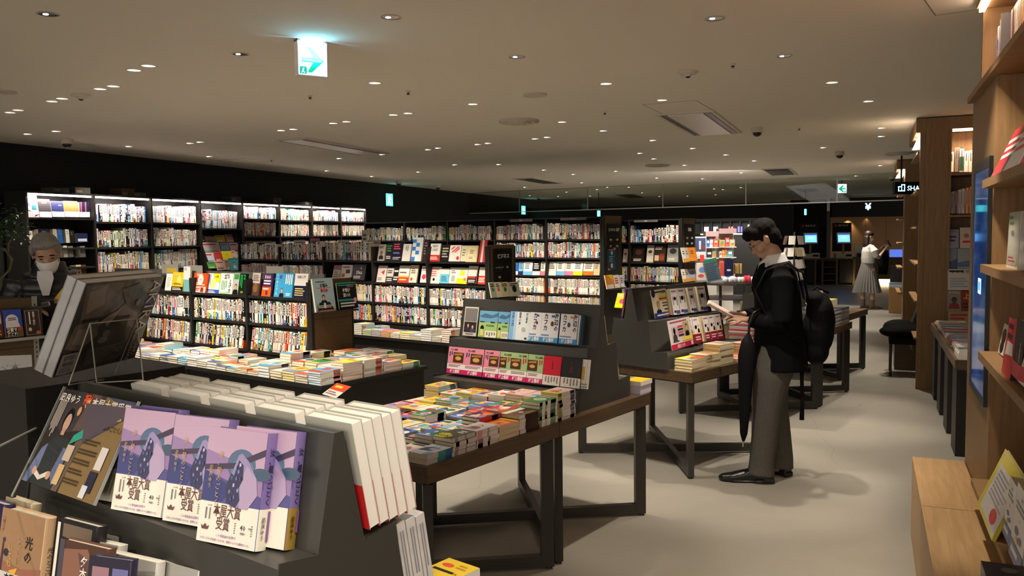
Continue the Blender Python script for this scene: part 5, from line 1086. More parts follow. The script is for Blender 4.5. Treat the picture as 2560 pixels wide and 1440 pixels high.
def band_art():
    br = c255(96, 52, 44); pu = c255(140, 84, 160)
    return [('t', '本屋大賞', .47, .285, .118, br, {'bold': .012, 'squeeze': .68}), ('t', '受賞', .42, .175, .118, br, {'bold': .012, 'squeeze': .68}), ('t', '2023年', .17, .32, .018, c255(120, 120, 120)),
            ('t', '40', .76, .175, .062, c255(50, 50, 60), {'squeeze': .9}), ('t', '万部', .88, .175, .02, c255(80, 80, 90)), ('t', '突破!!', .77, .125, .024, c255(80, 80, 90)),
            ('l', .62, .11, .645, .21, 5, c255(120, 120, 120)), ('l', .9, .11, .925, .21, 5, c255(120, 120, 120)),
            ('l', .1, .16, .14, .3, 1, c255(110, 110, 110), True), ('l', .17, .17, .2, .3, 1, c255(110, 110, 110), True),
            ('p', [(.08, .11), (.18, .11), (.2, .15), (.165, .13), (.13, .16), (.095, .13), (.06, .15)], br), ('t', 'この不自由な世界で', .5, .075, .026, pu, {}), ('t', 'わたしたちが出会ったのは、奇蹟のような運命だった。', .5, .035, .0235, pu, {})]
def hero(W, w, h, t, col, A, label, group, bandc=None, bandA=(), sidec=None, spine_txt=(), band_side=None, bh=.35, name='novel', name_cat='book', mm='satin'):
    o = root(name, W, label, name_cat, group); b = MB(); n = 8; th = .0022; r = .005
    # cover wraps round a curved spine on the right
    arc = [(w-r+r*math.sin(math.pi*i/n), t/2-t/2*math.cos(math.pi*i/n)) for i in range(n+1)]
    out = [(0, 0)]+arc+[(0, t)]; inn = [(0, t-th), (w-r, t-th)]+[(w-r+(r-th)*math.sin(math.pi*i/n), t/2+(t/2-th)*math.cos(math.pi*i/n)) for i in range(1, n)]+[(w-r, th), (0, th)]
    vs = [(x, y, 0) for x, y in out]+[(x, y, h) for x, y in out]; k = len(out)
    sc = sidec or col
    for i in range(k-1): b.add([vs[i], vs[i+1], vs[i+1+k], vs[i+k]], [(0, 1, 2, 3)], col if i == 0 or i == k-2 else sc, mm, smooth=False)
    b.prism([(0, 0), (w-r, 0), (w-r, th), (0, th)], 0, h, col, mm, ax=2); b.prism([(0, t-th), (w-r, t-th), (w-r, t), (0, t)], 0, h, col, mm, ax=2)
    art(b, w-r*.6, h, A, d0=.0004, m=mm)
    MS = Matrix.Translation((w, 0, 0)) @ Matrix.Rotation(R_(90), 4, 'Z')
    for s_, y_, sz, c_ in spine_txt: b.text(s_, t/2, y_*h, sz*h, c_, .0005, vert=True, M=MS, m=mm)
    b.build('cover', o)
    b = MB(); b.prism([(.002, th+.0002), (w-r, th+.0002), (w-.003, t*.3), (w-.003, t*.7), (w-r, t-th-.0002), (.002, t-th-.0002), (.006, t*.5)], .004, h-.004, c255(240, 234, 216), ax=2); b.build('page_block', o)
    if bandc:
        b = MB(); H = bh*h; g = .0008
        pts = [(-.0004, -g)]+[(w-r+(r+g)*math.sin(math.pi*i/n), t/2-(t/2+g)*math.cos(math.pi*i/n)) for i in range(n+1)]+[(-.0004, t+g)]
        for i in range(len(pts)-1): b.add([(*pts[i], 0), (*pts[i+1], 0), (*pts[i+1], H), (*pts[i], H)], [(0, 1, 2, 3)], bandc if i == 0 else (band_side or bandc), mm)
        art(b, w-r*.4, h, bandA, d0=.0014, m=mm)
        MS = Matrix.Translation((w+.0011, 0, 0)) @ Matrix.Rotation(R_(90), 4, 'Z')
        b.text(AU, t*.3, .28*h, .05*h, c255(110, 104, 100) if not band_side else c255(80, 60, 20), .0005, vert=True, M=MS); b.lines(t*.55, .06*h, t*.95, .33*h, 1, c255(140, 90, 160), .0005, True, M=MS)
        b.build('paper_band', o)
    return o
NW, NH, NT = .155, .222, .03
ivory = c255(236, 232, 220); gp = 'purple novels on the foreground stand'
st = [(TT, .86, .07, c255(60, 50, 90))]
pcol = c255(110, 96, 160)
for (bl, br, z, ti, lab, bc, bsd) in (
    ((278, 1272), (410, 1296), 1.0265, 13, 'purple novel with ivory award band, leftmost of the three facing copies', ivory, None),
    ((407, 1300), (541, 1325), 1.0265, 12, 'purple novel with ivory award band, partly hidden middle copy', ivory, None),
    ((491, 1349), (640, 1380), 1.0265, 12, 'purple novel with ivory award band, nearest copy showing its rounded spine', ivory, None)):
    W, w_ = lean(bl, br, z, ti)
    hero(W, NW, NH, NT, pcol, novel_art(NW, NH), lab, gp, bc, band_art(), c255(128, 112, 172), st, bsd)
    # the copy behind it
W, w_ = lean((560, 1347), (690, 1372), 1.0265, 12)
hero(W, NW, NH, NT, pcol, novel_art(NW, NH), 'purple novel with gold band, spine showing right of the nearest copy', gp, ivory, (), c255(128, 112, 172), st, c255(160, 130, 60))
W, w_ = lean((302, 1262), (430, 1287), 1.0265, 10)
hero(W, NW, NH, NT, pcol, [], 'purple novel behind the leftmost facing copy', gp, ivory, (), c255(128, 112, 172), st, None)
W, w_ = lean((190, 1238), (318, 1262), 1.0265, 10)
hero(W, NW, NH*.96, NT, c255(110, 96, 110), [], 'novel behind the author poster, only its spine showing', gp, c255(160, 158, 140), (), c255(60, 56, 90), [], None)
# author poster in a clear stand
W, pw0 = lean((56, 1200), (230, 1262), 1.04, 28); pw0 = .33; ph0 = .235
t = root('author_poster', W, 'framed landscape poster with seated woman holding an open book, foreground stand', 'poster')
b = MB(); b.box(0, pw0, .0012, .003, 0, ph0, c255(150, 122, 84), 'satin')
A = [('r', 0, 0, .52, 1, c255(58, 50, 50)), ('p', [(.0, .7), (.25, 1), (.62, 1), (.5, .62), (.2, .55)], c255(74, 66, 70)), ('p', [(.3, 1), (.62, 1), (.9, .93), (1, .9), (1, 1)], c255(86, 84, 112)),
     ('p', [(.42, 0), (.5, 0), (.58, .72), (.5, .8)], c255(120, 100, 86)), ('p', [(.36, .6), (.5, .62), (.62, .8), (.55, 1), (.42, 1)], c255(110, 90, 84)),
     ('p', [(.02, .0), (.42, .0), (.44, .35), (.36, .52), (.16, .5), (.06, .3)], c255(60, 62, 64)), ('p', [(0, .1), (.06, .36), (.12, .42), (.13, .16), (.06, 0), (0, 0)], c255(122, 132, 170)), ('p', [(.4, .04), (.45, .1), (.42, .4), (.35, .42), (.32, .14)], c255(112, 122, 160)),
     ('o', .245, .69, .058, .09, c255(24, 20, 22)), ('o', .25, .66, .042, .07, c255(206, 168, 146)), ('r', .225, .53, .275, .6, c255(196, 158, 138)),
     ('p', [(.1, .1), (.2, .05), (.3, .11), (.29, .16), (.2, .1), (.11, .15)], c255(228, 220, 210)), ('o', .1, .13, .03, .03, c255(206, 160, 140)), ('o', .31, .12, .03, .03, c255(206, 160, 140)),
     ('o', .41, .9, .03, .04, c255(230, 190, 140)), ('o', .35, .8, .024, .035, c255(220, 170, 120)),
     ('r', .58, .6, .68, .86, c255(80, 94, 130)), ('o', .63, .72, .03, .05, c255(40, 50, 80)), ('p', [(.4, .46), (.56, .56), (.54, .66), (.42, .56)], c255(60, 160, 140)), ('r', .4, .3, .5, .46, c255(200, 180, 160)), ('r', .4, .06, .48, .26, c255(206, 176, 130)), ('r', .84, .3, .93, .52, c255(214, 206, 206)), ('r', .82, .08, .92, .28, c255(50, 50, 70)), ('r', .8, .02, .87, .14, c255(214, 214, 224))]
art(b, pw0, ph0, A, d0=-.001, m='satin')
b.text('凪良ゆう', .155*pw0, .91*ph0, .095*ph0, WHITE, .0014, squeeze=1.1); b.text('祝!', .40*pw0, .93*ph0, .12*ph0, c255(236, 80, 40), .0014, bold=.03); b.text('本屋大賞受賞', .72*pw0, .91*ph0, .115*ph0, WHITE, .0014, squeeze=1.05)
b.text('2023年本屋大賞受賞作', .8*pw0, .8*ph0, .035*ph0, c255(226, 216, 60), .0014); b.text('『汝、星のごとく』', .81*pw0, .7*ph0, .06*ph0, c255(50, 40, 30), .0014)
for (x0, y0, x1, y1, n) in ((.58, .5, .82, .56, 2), (.56, .4, .82, .46, 2), (.54, .3, .78, .36, 2), (.54, .2, .78, .26, 2), (.52, .1, .76, .16, 2)): b.lines(x0*pw0, y0*ph0, x1*pw0, y1*ph0, n, c255(70, 56, 40), .0014)
b.lines(.03*pw0, .45*ph0, .14*pw0, .88*ph0, 6, c255(190, 180, 170), .0014, True)
b.build('print', t)
b = MB(); b.box(-.006, pw0+.006, -.0012, .0, -.002, ph0+.004, m='acrylic'); b.box(-.006, pw0+.006, .0035, .005, -.002, ph0+.004, m='acrylic'); b.build('clear_cover', t)
for a in (-.009, pw0+.0065): b = MB(); b.box(a, a+.002, -.0015, .0055, 0, ph0+.004, (.35, .36, .35), 'satin'); b.build('edge_strip', t)
# white page blocks and covers behind the ridge, four deep
gq = 'white books leaning on the back of the foreground stand'
qh = random.Random(3)
for c in range(6):
    for d_ in range(5):
        xr = 1.025-c*.172; wd = .135 if c else .14; hh = .226-.003*(d_ % 2)-.001*c
        if c == 5: continue
        W = R1 @ Matrix.Translation((xr-.0, .062+d_*.0275, .3268 if d_ < 3 else .3268)) @ Matrix.Rotation(R_(180), 4, 'Z') @ Matrix.Rotation(R_(0), 4, 'X') 
        W = R1 @ Matrix.Translation((xr-wd-.002*d_, .0645+d_*.0285, .328-.0*d_)) @ Matrix.Rotation(R_(11), 4, 'X')
        o = root('white_book', W, f"{'white book with red band' if c == 0 else 'white book'}, {['closest to', 'second behind', 'third behind', 'fourth behind', 'fifth behind'][d_]} the ridge, {nth(c+1)} pile from the right end", 'book', gq)
        b = MB(); cv = c255(186, 186, 176); b.box(0, wd, 0, .0018, 0, hh, cv); b.box(0, wd, .0262, .028, 0, hh, cv); b.box(0, .0018, .0018, .0262, 0, hh, cv); b.build('cover', o)
        b = MB(); b.box(.002, wd-.0008, .0019, .0261, .002, hh-.003, c255(236, 232, 226)); b.build('page_block', o)
        if c == 0:
            b = MB(); b.box(-.0006, wd+.0006, -.0006, -.0001, 0, hh*.42, RED); b.box(-.0006, wd+.0006, .0281, .0286, 0, hh*.42, RED)
            b.build('paper_band', o)
for i, (x, z) in enumerate(((1.0, .1215), (1.0, .1215), (1.0, .1215))):
    W = R1 @ Matrix.Translation((.86, .185+i*.03, .1215)) @ Matrix.Rotation(R_(10), 4, 'X')
    b = MB(); b.box(0, .148, 0, .026, 0, .19, c255(206, 204, 204), 'wrap'); MS = Matrix.Translation((.148, 0, 0)) @ Matrix.Rotation(R_(90), 4, 'Z'); b.lines(.006, .02, .02, .17, 2, c255(140, 140, 150), .0006, True, M=MS); b.rect(.0, 0, .026, .03, c255(170, 190, 206), .0005, M=MS)
    tag(b.build('wrapped_book', world=W), f'wrapped white book standing on end below the red-banded ones, {nth(i+1)} from the stand', 'book', 'wrapped books at the lower right of the foreground stand')
# books on the lower tier in front
def leantop(tl, tr, zt, h, tilt):
    a = P(*tl, zt); b = P(*tr, zt); e = b-a; w = e.length; rz = math.atan2(e.y, e.x)
    Mx = Matrix.Rotation(rz, 4, 'Z') @ Matrix.Rotation(R_(-tilt), 4, 'X')
    return Matrix.Translation(a-(Mx @ Vector((0, 0, h)))) @ Mx, w
gf = 'novels on the lower tier of the foreground stand'
W, w_ = leantop((8, 1268), (118, 1298), 1.008, .19, 10)
sand = c255(206, 168, 130)
hero(W, w_, .19, .032, sand, [('p', [(0, .28), (.4, .3), (1, .26), (1, .42), (.6, .36), (0, .4)], c255(150, 100, 80)), ('p', [(.08, .28), (.14, .28), (.13, .62), (.1, .62)], c255(70, 50, 60)), ('o', .2, .5, .06, .05, c255(50, 40, 60)), ('o', .13, .64, .03, .03, c255(60, 50, 80)), ('p', [(.3, .3), (.5, .36), (.45, .26)], c255(226, 170, 60)),
    ('t', '光の', .7, .74, .16, BLK, {'vert': True, 'bold': .012}), ('t', 'とこに', .5, .7, .11, c255(170, 140, 100), {'vert': True}), ('t', 'いてね', .3, .6, .09, c255(200, 170, 90), {'vert': True}), ('t', '一穂ミチ', .08, .92, .05, c255(120, 90, 70), {'vert': True})], 'thick sand coloured novel titled 光の at the lower left', gf, c255(206, 200, 196), [('t', '本屋大賞', .45, .22, .1, BLK, {'bold': .03})], c255(200, 166, 130), [('光のとこに', .66, .07, c255(90, 70, 60))], bh=.28)
for i in range(2):
    W, w_ = leantop((-55+i*70, 1243-i*2), (32+i*60, 1268-i*2), 1.01, .19, 10)
    hero(W, .12, .19, .026, [c255(60, 54, 100), c255(206, 190, 160)][i], [], ['purple-edged novel behind the sand coloured one', 'cream novel standing behind the sand coloured one'][i], gf)
W, w_ = leantop((142, 1291), (246, 1318), 1.008, .188, 10)
hero(W, w_, .188, .026, c255(46, 42, 46), [('p', [(.2, .8), (.9, .75), (.9, .95), (.2, .95)], c255(110, 92, 76)), ('p', [(.3, .5), (.95, .45), (.95, .7), (.4, .7)], c255(60, 70, 110)), ('l', .02, .2, .16, .95, 1, WHITE, True), ('p', [(.1, .2), (.7, .1), (.8, .4), (.3, .4)], c255(120, 110, 90))], 'dark novel with brown and blue picture, right of the sand coloured one', gf)
W, w_ = leantop((153, 1346), (272, 1374), 1.0, .19, 10)
hero(W, w_, .19, .022, c255(110, 74, 62), [('p', [(.05, .9), (.6, .95), (.9, .6), (.5, .3), (.1, .5)], c255(134, 90, 72)), ('p', [(.4, .9), (.8, .8), (.9, .5), (.6, .5)], c255(90, 56, 50)), ('r', 0, 0, .1, 1, c255(64, 60, 76)), ('t', '夕木春央', .55, .86, .12, WHITE, {'vert': True})], 'reddish brown novel with white author name 夕木春央', gf)
W, w_ = leantop((224, 1388), (332, 1402), 1.0, .19, 10)
hero(W, w_, .19, .02, c255(52, 46, 74), [('r', .1, .1, .5, .9, c255(110, 110, 160)), ('r', .58, .1, .95, .9, c255(100, 100, 156)), ('p', [(.1, .6), (.5, .7), (.5, .9), (.1, .9)], c255(150, 110, 120))], 'dark novel with two blue window shapes at the bottom edge', gf)
for i, (tl, tr, zz) in enumerate((((172, 1338), (300, 1366), .975), ((262, 1378), (395, 1408), .975), ((205, 1322), (330, 1350), .965), ((335, 1352), (445, 1378), .96), ((390, 1398), (500, 1428), .965))):
    W, w_ = leantop(tl, tr, zz, .185, 10)
    hero(W, w_, .185, .024, c255(222, 220, 216), [('r', .6, .2, .9, .8, c255(70, 66, 80))], f"white-covered novel in the lower front rows, {['left rear', 'middle front', 'left back', 'right rear', 'rightmost'][i]} one", gf)
b = MB(); b.box(-.012, .012, 0, .0005, 0, .02, WHITE); b.lines(-.009, .003, .009, .017, 2, c255(150, 150, 150)); p = P(640, 1436, .84)
tag(b.build('price_slip', world=at(p, 30)), 'small white price slip at the bottom edge of the foreground stand', 'slip')
# yellow paperback on the corner of the same table
p = P(1126, 1388, .785); p2 = P(1236, 1428, .785); e = p2-p; rz = math.atan2(e.y, e.x)
W = Matrix.Translation((p.x, p.y, .7106)) @ Matrix.Rotation(rz, 4, 'Z') @ Matrix.Translation((0, -.145, 0))
for i in range(3):
    bb = flat_book(.108, .145, .022, WHITE if i < 2 else c255(238, 206, 60), [(0, 1, c255(226, 222, 214))], [] if i < 2 else [('o', .3, .75, .18, .1, c255(230, 90, 50)), ('l', .1, .45, .9, .6, 1, BLK), ('l', .55, .7, .9, .9, 2, c255(200, 150, 50))])
    if i == 2: bb.text('KO BAEKHYUN', .054, -.075, .013, BLK, .0225, M=Matrix.Rotation(R_(180), 4, 'Z') @ Matrix.Translation((-.108, 0, 0)) @ Matrix.Rotation(R_(-90), 4, 'X'), squeeze=.8)
    tag(bb.build('paperback', world=W @ Matrix.Translation((0, 0, i*.0226+.0003)) @ Matrix.Translation((.054, .07, 0)) @ Matrix.Rotation(R_(i*2-2), 4, 'Z') @ Matrix.Translation((-.054, -.07, 0))), ['bottom white paperback under the yellow one', 'middle white paperback under the yellow one', 'yellow paperback with orange blot on the foreground table corner'][i], 'paperback', 'small stack on the foreground table corner')
# ---- the large photo book in its clear easel
WA, aw = lean((130, 945), (336, 894), 1.28, -24); aw, ah, at_ = .341, .256, .026
blk = c255(40, 38, 37)
for i in range(2):
    o = root('photo_book', WA @ Matrix.Translation((0, i*(at_+.0015), 0)), ['large black and white photo book titled AKIRA on the clear easel', 'second large photo book right behind the AKIRA one'][i], 'book', 'large photo books')
    b = MB(); b.box(0, aw, 0, .003, 0, ah, blk, 'wrap'); b.box(0, aw, at_-.003, at_, 0, ah, blk, 'wrap'); b.box(0, .003, .003, at_-.003, 0, ah, c255(116, 114, 116), 'wrap'); b.box(.003, aw-.004, .0031, at_-.0031, ah-.003, ah-.0005, c255(190, 188, 186), 'wrap')
    if i == 0:
        A = [('p', [(.02, .98), (.45, .98), (.5, .8), (.3, .62), (.08, .6)], c255(84, 78, 72)), ('p', [(.08, .9), (.25, .95), (.3, .75), (.12, .66)], c255(120, 110, 98)), ('p', [(.05, .55), (.3, .58), (.36, .4), (.2, .25), (.02, .3)], c255(104, 94, 86)), ('p', [(.1, .5), (.22, .48), (.2, .32), (.08, .34)], c255(136, 124, 112)),
             ('p', [(.4, .52), (.62, .8), (.66, .92), (.6, .78), (.44, .48)], c255(156, 146, 134)), ('p', [(.3, .5), (.46, .55), (.52, .66), (.42, .62), (.34, .56)], c255(130, 120, 110)), ('p', [(.45, .9), (.7, .96), (.75, .8), (.6, .7)], c255(62, 58, 54)), ('o', .74, .72, .03, .03, c255(120, 112, 104)), ('o', .46, .4, .05, .03, c255(110, 102, 94)), ('o', .44, .33, .06, .03, c255(120, 110, 100)),
             ('r', .02, .02, .2, .24, c255(150, 150, 150)), ('l', .05, .16, .17, .22, 7, BLK, True), ('l', .05, .1, .17, .15, 7, BLK, True), ('l', .04, .03, .18, .09, 3, c255(90, 90, 90)), ('l', .3, .06, .75, .25, 9, c255(110, 108, 106)), ('t', 'EXISTENCE', .17, .955, .045, c255(150, 144, 136), {})]
        art(b, aw, ah, A, m='wrap')
        MR = lambda x, z: Matrix.Translation((x, 0, z)) @ Matrix.Rotation(R_(90), 4, 'Y')
        b.text('AKIRA', 0, 0, .062, c255(232, 230, 226), .0024, M=MR(aw*.915, ah*.98), left=True, m='wrap', bold=.0, squeeze=.85)
        b.text('OSAMU', 0, 0, .02, c255(190, 186, 180), .0024, M=MR(aw*.93, ah*.30), left=True, m='wrap', bold=.0, squeeze=.9); b.text('NAGAHAMA', 0, 0, .02, c255(190, 186, 180), .0024, M=MR(aw*.87, ah*.34), left=True, m='wrap', bold=.0, squeeze=.9)
    b.build('cover', o)
    b = MB(); b.box(.0032, aw-.004, .0031, at_-.0031, .002, ah-.0032, c255(200, 198, 196)); b.build('page_block', o)
def sheet(name, pts, parent=None, th=.003, edge=.0018, label=None, cat=None):
    n = (Vector(pts[1])-Vector(pts[0])).cross(Vector(pts[3])-Vector(pts[0])).normalized()*th/2
    t = tag(bpy.data.objects.new(name, None), label, cat); COL.objects.link(t)
    b = MB(); v = [Vector(p)+n for p in pts]+[Vector(p)-n for p in pts]; b.add(v, [(0, 1, 2, 3), (7, 6, 5, 4), (0, 4, 5, 1), (1, 5, 6, 2), (2, 6, 7, 3), (3, 7, 4, 0)], m='acrylic'); b.build('clear_sheet', t)
    b = MB()
    for i in range(4): b.cyl(pts[i], pts[(i+1) % 4], edge, n=6, col=c255(176, 178, 172), m='satin')
    b.build('bright_edge', t); return t
a_ = WA @ Vector((hit(WA, 225, 809, -.012))); b_ = WA @ Vector((hit(WA, 342, 797, -.012))); c_ = WA @ hit(WA, 284, 945, -.012); d_ = WA @ hit(WA, 172, 962, -.012)
e_ = P(242, 957, 1.2452); f_ = P(358, 950, 1.2452)
t = sheet('book_easel', [a_, b_, c_, d_], label='clear acrylic easel holding the large photo books', cat='easel')
b = MB(); v = [a_, b_, f_, e_]; n_ = (b_-a_).cross(e_-a_).normalized()*.0015; b.add([x+n_ for x in v]+[x-n_ for x in v], [(0, 1, 2, 3), (7, 6, 5, 4), (0, 4, 5, 1), (1, 5, 6, 2), (2, 6, 7, 3), (3, 7, 4, 0)], m='acrylic'); b.build('rear_leg_sheet', t)
b = MB()
for x, y in ((a_, e_), (b_, f_), (e_, f_)): b.cyl(x, y, .0018, n=6, col=c255(176, 178, 172), m='satin')
b.build('leg_edge', t)
# black block the easel stands on
b = MB(); b.box(-2.62, -2.235, .9, 1.34, .7105, 1.2449, m='black_board'); tag(b.build('display_block', world=fr(BZ, 0, 0)), 'black block under the clear easel behind the foreground stand', 'block')
# two large wrapped black books leaning at the far left
for i, (tl, tr, zt, hh, l) in enumerate((((45, 1006), (186, 970), 1.19, .34, 'large black book in shiny wrap, nearer of two at the left edge'), ((8, 988), (212, 934), 1.195, .34, 'large black book in shiny wrap, farther of two at the left edge'))):
    W, w_ = leantop(tl, tr, zt, hh, -24)
    o = root('photo_book', W, l, 'book', 'large photo books'); b = MB(); b.box(0, w_, 0, .022, 0, hh, c255(20, 20, 21), 'wrap', cols={'+z': c255(120, 118, 116)}); b.build('cover', o)
t_ = P(-10, 1120, 1.14); u_ = P(120, 1056, 1.14)
b = MB(); b.cyl(t_, u_, .003, n=6, col=c255(190, 190, 184), m='satin'); b.cyl(t_, P(-60, 1330, 1.03), .003, n=6, col=c255(160, 160, 154), m='satin'); b.cyl(u_, P(30, 1240, 1.03), .003, n=6, col=c255(160, 160, 154), m='satin')
tag(b.build('wire_easel', world=Matrix.Identity(4)), 'thin clear easel edge in front of the wrapped black books', 'easel')

# the pale notice seen from behind
W = Matrix.Translation(PD(-70, 1010, 2.9)) @ Matrix.Rotation(R_(12), 4, 'Z')
b = MB(); b.box(0, .2, 0, .002, 0, .168, c255(150, 148, 146), 'satin')
b.text('サイン本', .1, .125, .03, c255(120, 120, 124), .0006, mirror=True); b.lines(.03, .03, .17, .09, 2, c255(132, 132, 134), .0006)
tag(b.build('notice_sheet', world=W), 'pale grey notice seen from behind at the left edge', 'sign')
b = MB(); b.box(.02, .18, .003, .03, -.17-.02, 0, m='black_board'); tag(b.build('notice_stand', world=W), 'dark stand under the pale grey notice at the left edge', 'stand')
# ================================================================== the diagonal table
gP = 'books on the upper tier of the diagonal stand'; gQ = 'books on the lower tier of the diagonal stand'
def on3(*a, **k): return on(R3, *a, **k)
def face_at(W, bl, br, tl, col, A, label, name, cat, group=None, t=.003, zb=1.0265, tilt=20, **k):
    Wl, w = lean(bl, br, zb, 0); Wl = Wl @ Matrix.Translation((0, -.055, .002)) @ Matrix.Rotation(R_(-11), 4, 'X')
    hh = .15
    for _ in range(40):
        y = pix(Wl @ Vector((0, 0, hh)))[1]
        if y < tl[1]: break
        hh += .005
    o = root(name, Wl, label, cat, group); b = MB(); b.box(0, w, 0, t, 0, hh, col, 'satin'); art(b, w, hh, A, m='satin'); b.build('card', o)
    b = MB(); b.box(-.004, w+.004, -.003, -.002, -.002, hh+.003, m='acrylic'); b.build('clear_cover', o)
    return o
face_at(None, (1620, 797), (1683, 784), (1589, 727), c255(236, 222, 190), [('l', .05, .86, .95, .95, 1, BLK), ('t', '出口先生初著書!', .56, .89, .13, BLK, {'squeeze': .75, 'bold': .03}), ('o', .08, .88, .07, .07, c255(60, 40, 90)), ('r', .25, .6, .98, .72, c255(240, 150, 50)), ('l', .28, .62, .95, .7, 1, c255(120, 30, 40)), ('f', .2, .44, .26, c255(214, 160, 130), c255(150, 120, 100), c255(30, 40, 70)), ('l', .36, .35, .95, .55, 2, c255(90, 90, 70)), ('r', .3, .74, 1, .84, c255(226, 220, 120)), ('l', .4, .22, .95, .32, 1, c255(40, 60, 120)), ('r', 0, 0, 1, .18, c255(60, 70, 140)), ('r', .45, 0, 1, .18, c255(190, 60, 90)), ('l', .1, .04, .95, .14, 1, WHITE)], 'large yellow poster card with a bald man in a suit, upper tier', 'promotion_card', 'poster', tilt=19)
face_at(None, (1662, 876), (1717, 860), (1629, 805), c255(240, 226, 226), [('l', .08, .86, .92, .96, 1, c255(200, 80, 100)), ('r', .1, .36, .36, .76, c255(216, 190, 190)), ('f', .22, .6, .2, BLK, BLK, c255(70, 70, 80)), ('r', .64, .4, .9, .86, c255(200, 180, 130)), ('f', .78, .66, .2, c255(230, 190, 170), BLK, BLK), ('r', .38, .7, .62, .77, c255(226, 90, 110)), ('r', .38, .6, .62, .67, c255(70, 50, 80)), ('r', .38, .5, .62, .57, c255(226, 110, 120)), ('r', .38, .4, .62, .47, c255(70, 50, 80)), ('r', 0, 0, 1, .18, c255(206, 40, 80)), ('t', '成熟スイッチ', .42, .09, .13, WHITE, {'bold': .03, 'squeeze': .85}), ('r', .88, .02, .97, .16, WHITE), ('p', [(.5, .24), (.95, .22), (1, .36), (.6, .36)], c255(240, 214, 60)), ('l', .1, .22, .5, .3, 1, c255(90, 80, 90))], 'large pink poster card with two dark-haired portraits, lower tier', 'promotion_card', 'poster', zb=.8315, tilt=19)
whiteA = [('o', .5, .62, .2, .16, BLK), ('l', .1, .84, .9, .95, 1, c255(150, 120, 140)), ('l', .12, .3, .3, .7, 1, c255(100, 100, 110), True), ('l', .7, .3, .88, .7, 1, c255(100, 100, 110), True), ('o', .28, .12, .16, .12, c255(90, 40, 100)), ('r', .45, .03, 1, .16, c255(70, 90, 150))]
for i, (x0, x1) in enumerate(((1685, 1701), (1702, 1721), (1728, 1743), (1751, 1771))):
    on3(-.092, .3265, x0, x1, 740, c255(232, 226, 226), whiteA, f"white book with a small dark figure, {nth(i+1)} from left, upper tier", gP, tilt=11, t=.022, h=.188, parts=False)
    on3(-.072, .3265, x0-7, x0+8, 740, c255(216, 206, 170), [], f"cream book edge behind the {nth(i+1)} white book, upper tier", gP, tilt=11, t=.02, h=.186, parts=False)
redA = [('o', .35, .62, .17, .16, BLK), ('o', .7, .66, .14, .13, c255(220, 180, 160)), ('p', [(.55, .4), (.85, .4), (.8, .56), (.6, .56)], BLK), ('l', .1, .86, .9, .94, 1, c255(150, 120, 130)), ('r', 0, 0, 1, .36, c255(140, 30, 50)), ('l', .1, .1, .9, .28, 2, c255(230, 200, 200)), ('r', .82, .36, .98, .5, c255(240, 206, 60))]
for i, (x0, x1) in enumerate(((1723, 1739), (1740, 1757), (1766, 1779), (1780, 1795), (1796, 1810))):
    on3(-.216, .1215, x0, x1, 812, c255(232, 224, 224), redA, f"white book with dark red band, {nth(i+1)} from left, lower tier", gQ, tilt=11, t=.022, h=.188, parts=False)
    if i in (0, 1, 2): on3(-.196, .1215, x0-9, x0+6, 812, c255(214, 204, 168), [], f"cream book edge behind the {nth(i+1)} red-banded book, lower tier", gQ, tilt=11, t=.02, h=.186, parts=False)
# stacks in front of that stand
q = random.Random(41)
T3 = fr(DZ, 4.58, -2.93, .7106)       # x: -towards the stand, y: along the edge to the right
cr = c255(236, 214, 160)
gs = 'low stacks in front of the diagonal stand'
for i, (x, y, n, col, A, l, tt) in enumerate(((-.16, .03, 4, c255(232, 226, 210), [('r', 0, 0, .4, 1, c255(230, 210, 70)), ('r', .4, .4, 1, 1, c255(226, 120, 90)), ('l', .45, .1, .95, .35, 2, c255(110, 100, 90))], 'cream book with yellow and red cover', .019),
        (-.17, .22, 4, c255(190, 160, 120), [('l', .1, .6, .9, .9, 2, c255(120, 80, 60)), ('r', 0, 0, 1, .3, c255(230, 222, 206))], 'cream book with brown cover', .021), (-.18, .41, 7, c255(206, 190, 170), [('r', .1, .4, .9, .8, c255(160, 130, 110))], 'thick cream book with beige cover', .019), (-.16, .60, 1, c255(206, 150, 140), [('l', .2, .4, .8, .7, 2, c255(140, 80, 80))], 'single reddish book', .02), (-.17, .78, 5, c255(196, 120, 110), [('r', 0, 0, 1, .4, c255(226, 190, 180))], 'peach book with red cover', .021))):
    bk = flat_book(.135, .185, tt, col, [(0, 1, c255(222, 206, 170))], A, '+x', page=cr)
    put_stack(T3, x, y, 0, n, bk, 'stacked_book', lambda k, l=l: f"{l}, {pos(k)}, in front of the diagonal stand", gs, q, t=tt, wl=(.135, .185), rot=1.5)
# standing purple magazines and a yellow one in a clear holder behind that stand
for i in range(3):
    p = P(1552+i*8, 797, 1.03); b = MB(); b.box(0, .012, 0, .15, 0, .21, c255(70, 40, 84), 'satin'); b.rect(.002, .02, .010, .19, c255(150, 90, 110), .0004)
    tag(b.build('magazine', world=Matrix.Translation(p) @ Matrix.Rotation(R_(-20), 4, 'Z') @ Matrix.Rotation(R_(8), 4, 'Y')), f'purple magazine spine standing left of the diagonal stand, {nth(i+1)} from left', 'magazine', 'purple magazines beside the diagonal stand')
px_face(fr(DZ, 4.62, -3.62, 0), 0, 1540, 1566, 733, 768, c255(236, 220, 30), [('o', .6, .45, .26, .2, c255(226, 90, 110)), ('l', .1, .7, .9, .9, 2, WHITE)], 'bright yellow magazine left of the diagonal stand', None, tilt=22, t=.01, name='magazine', cat='magazine')
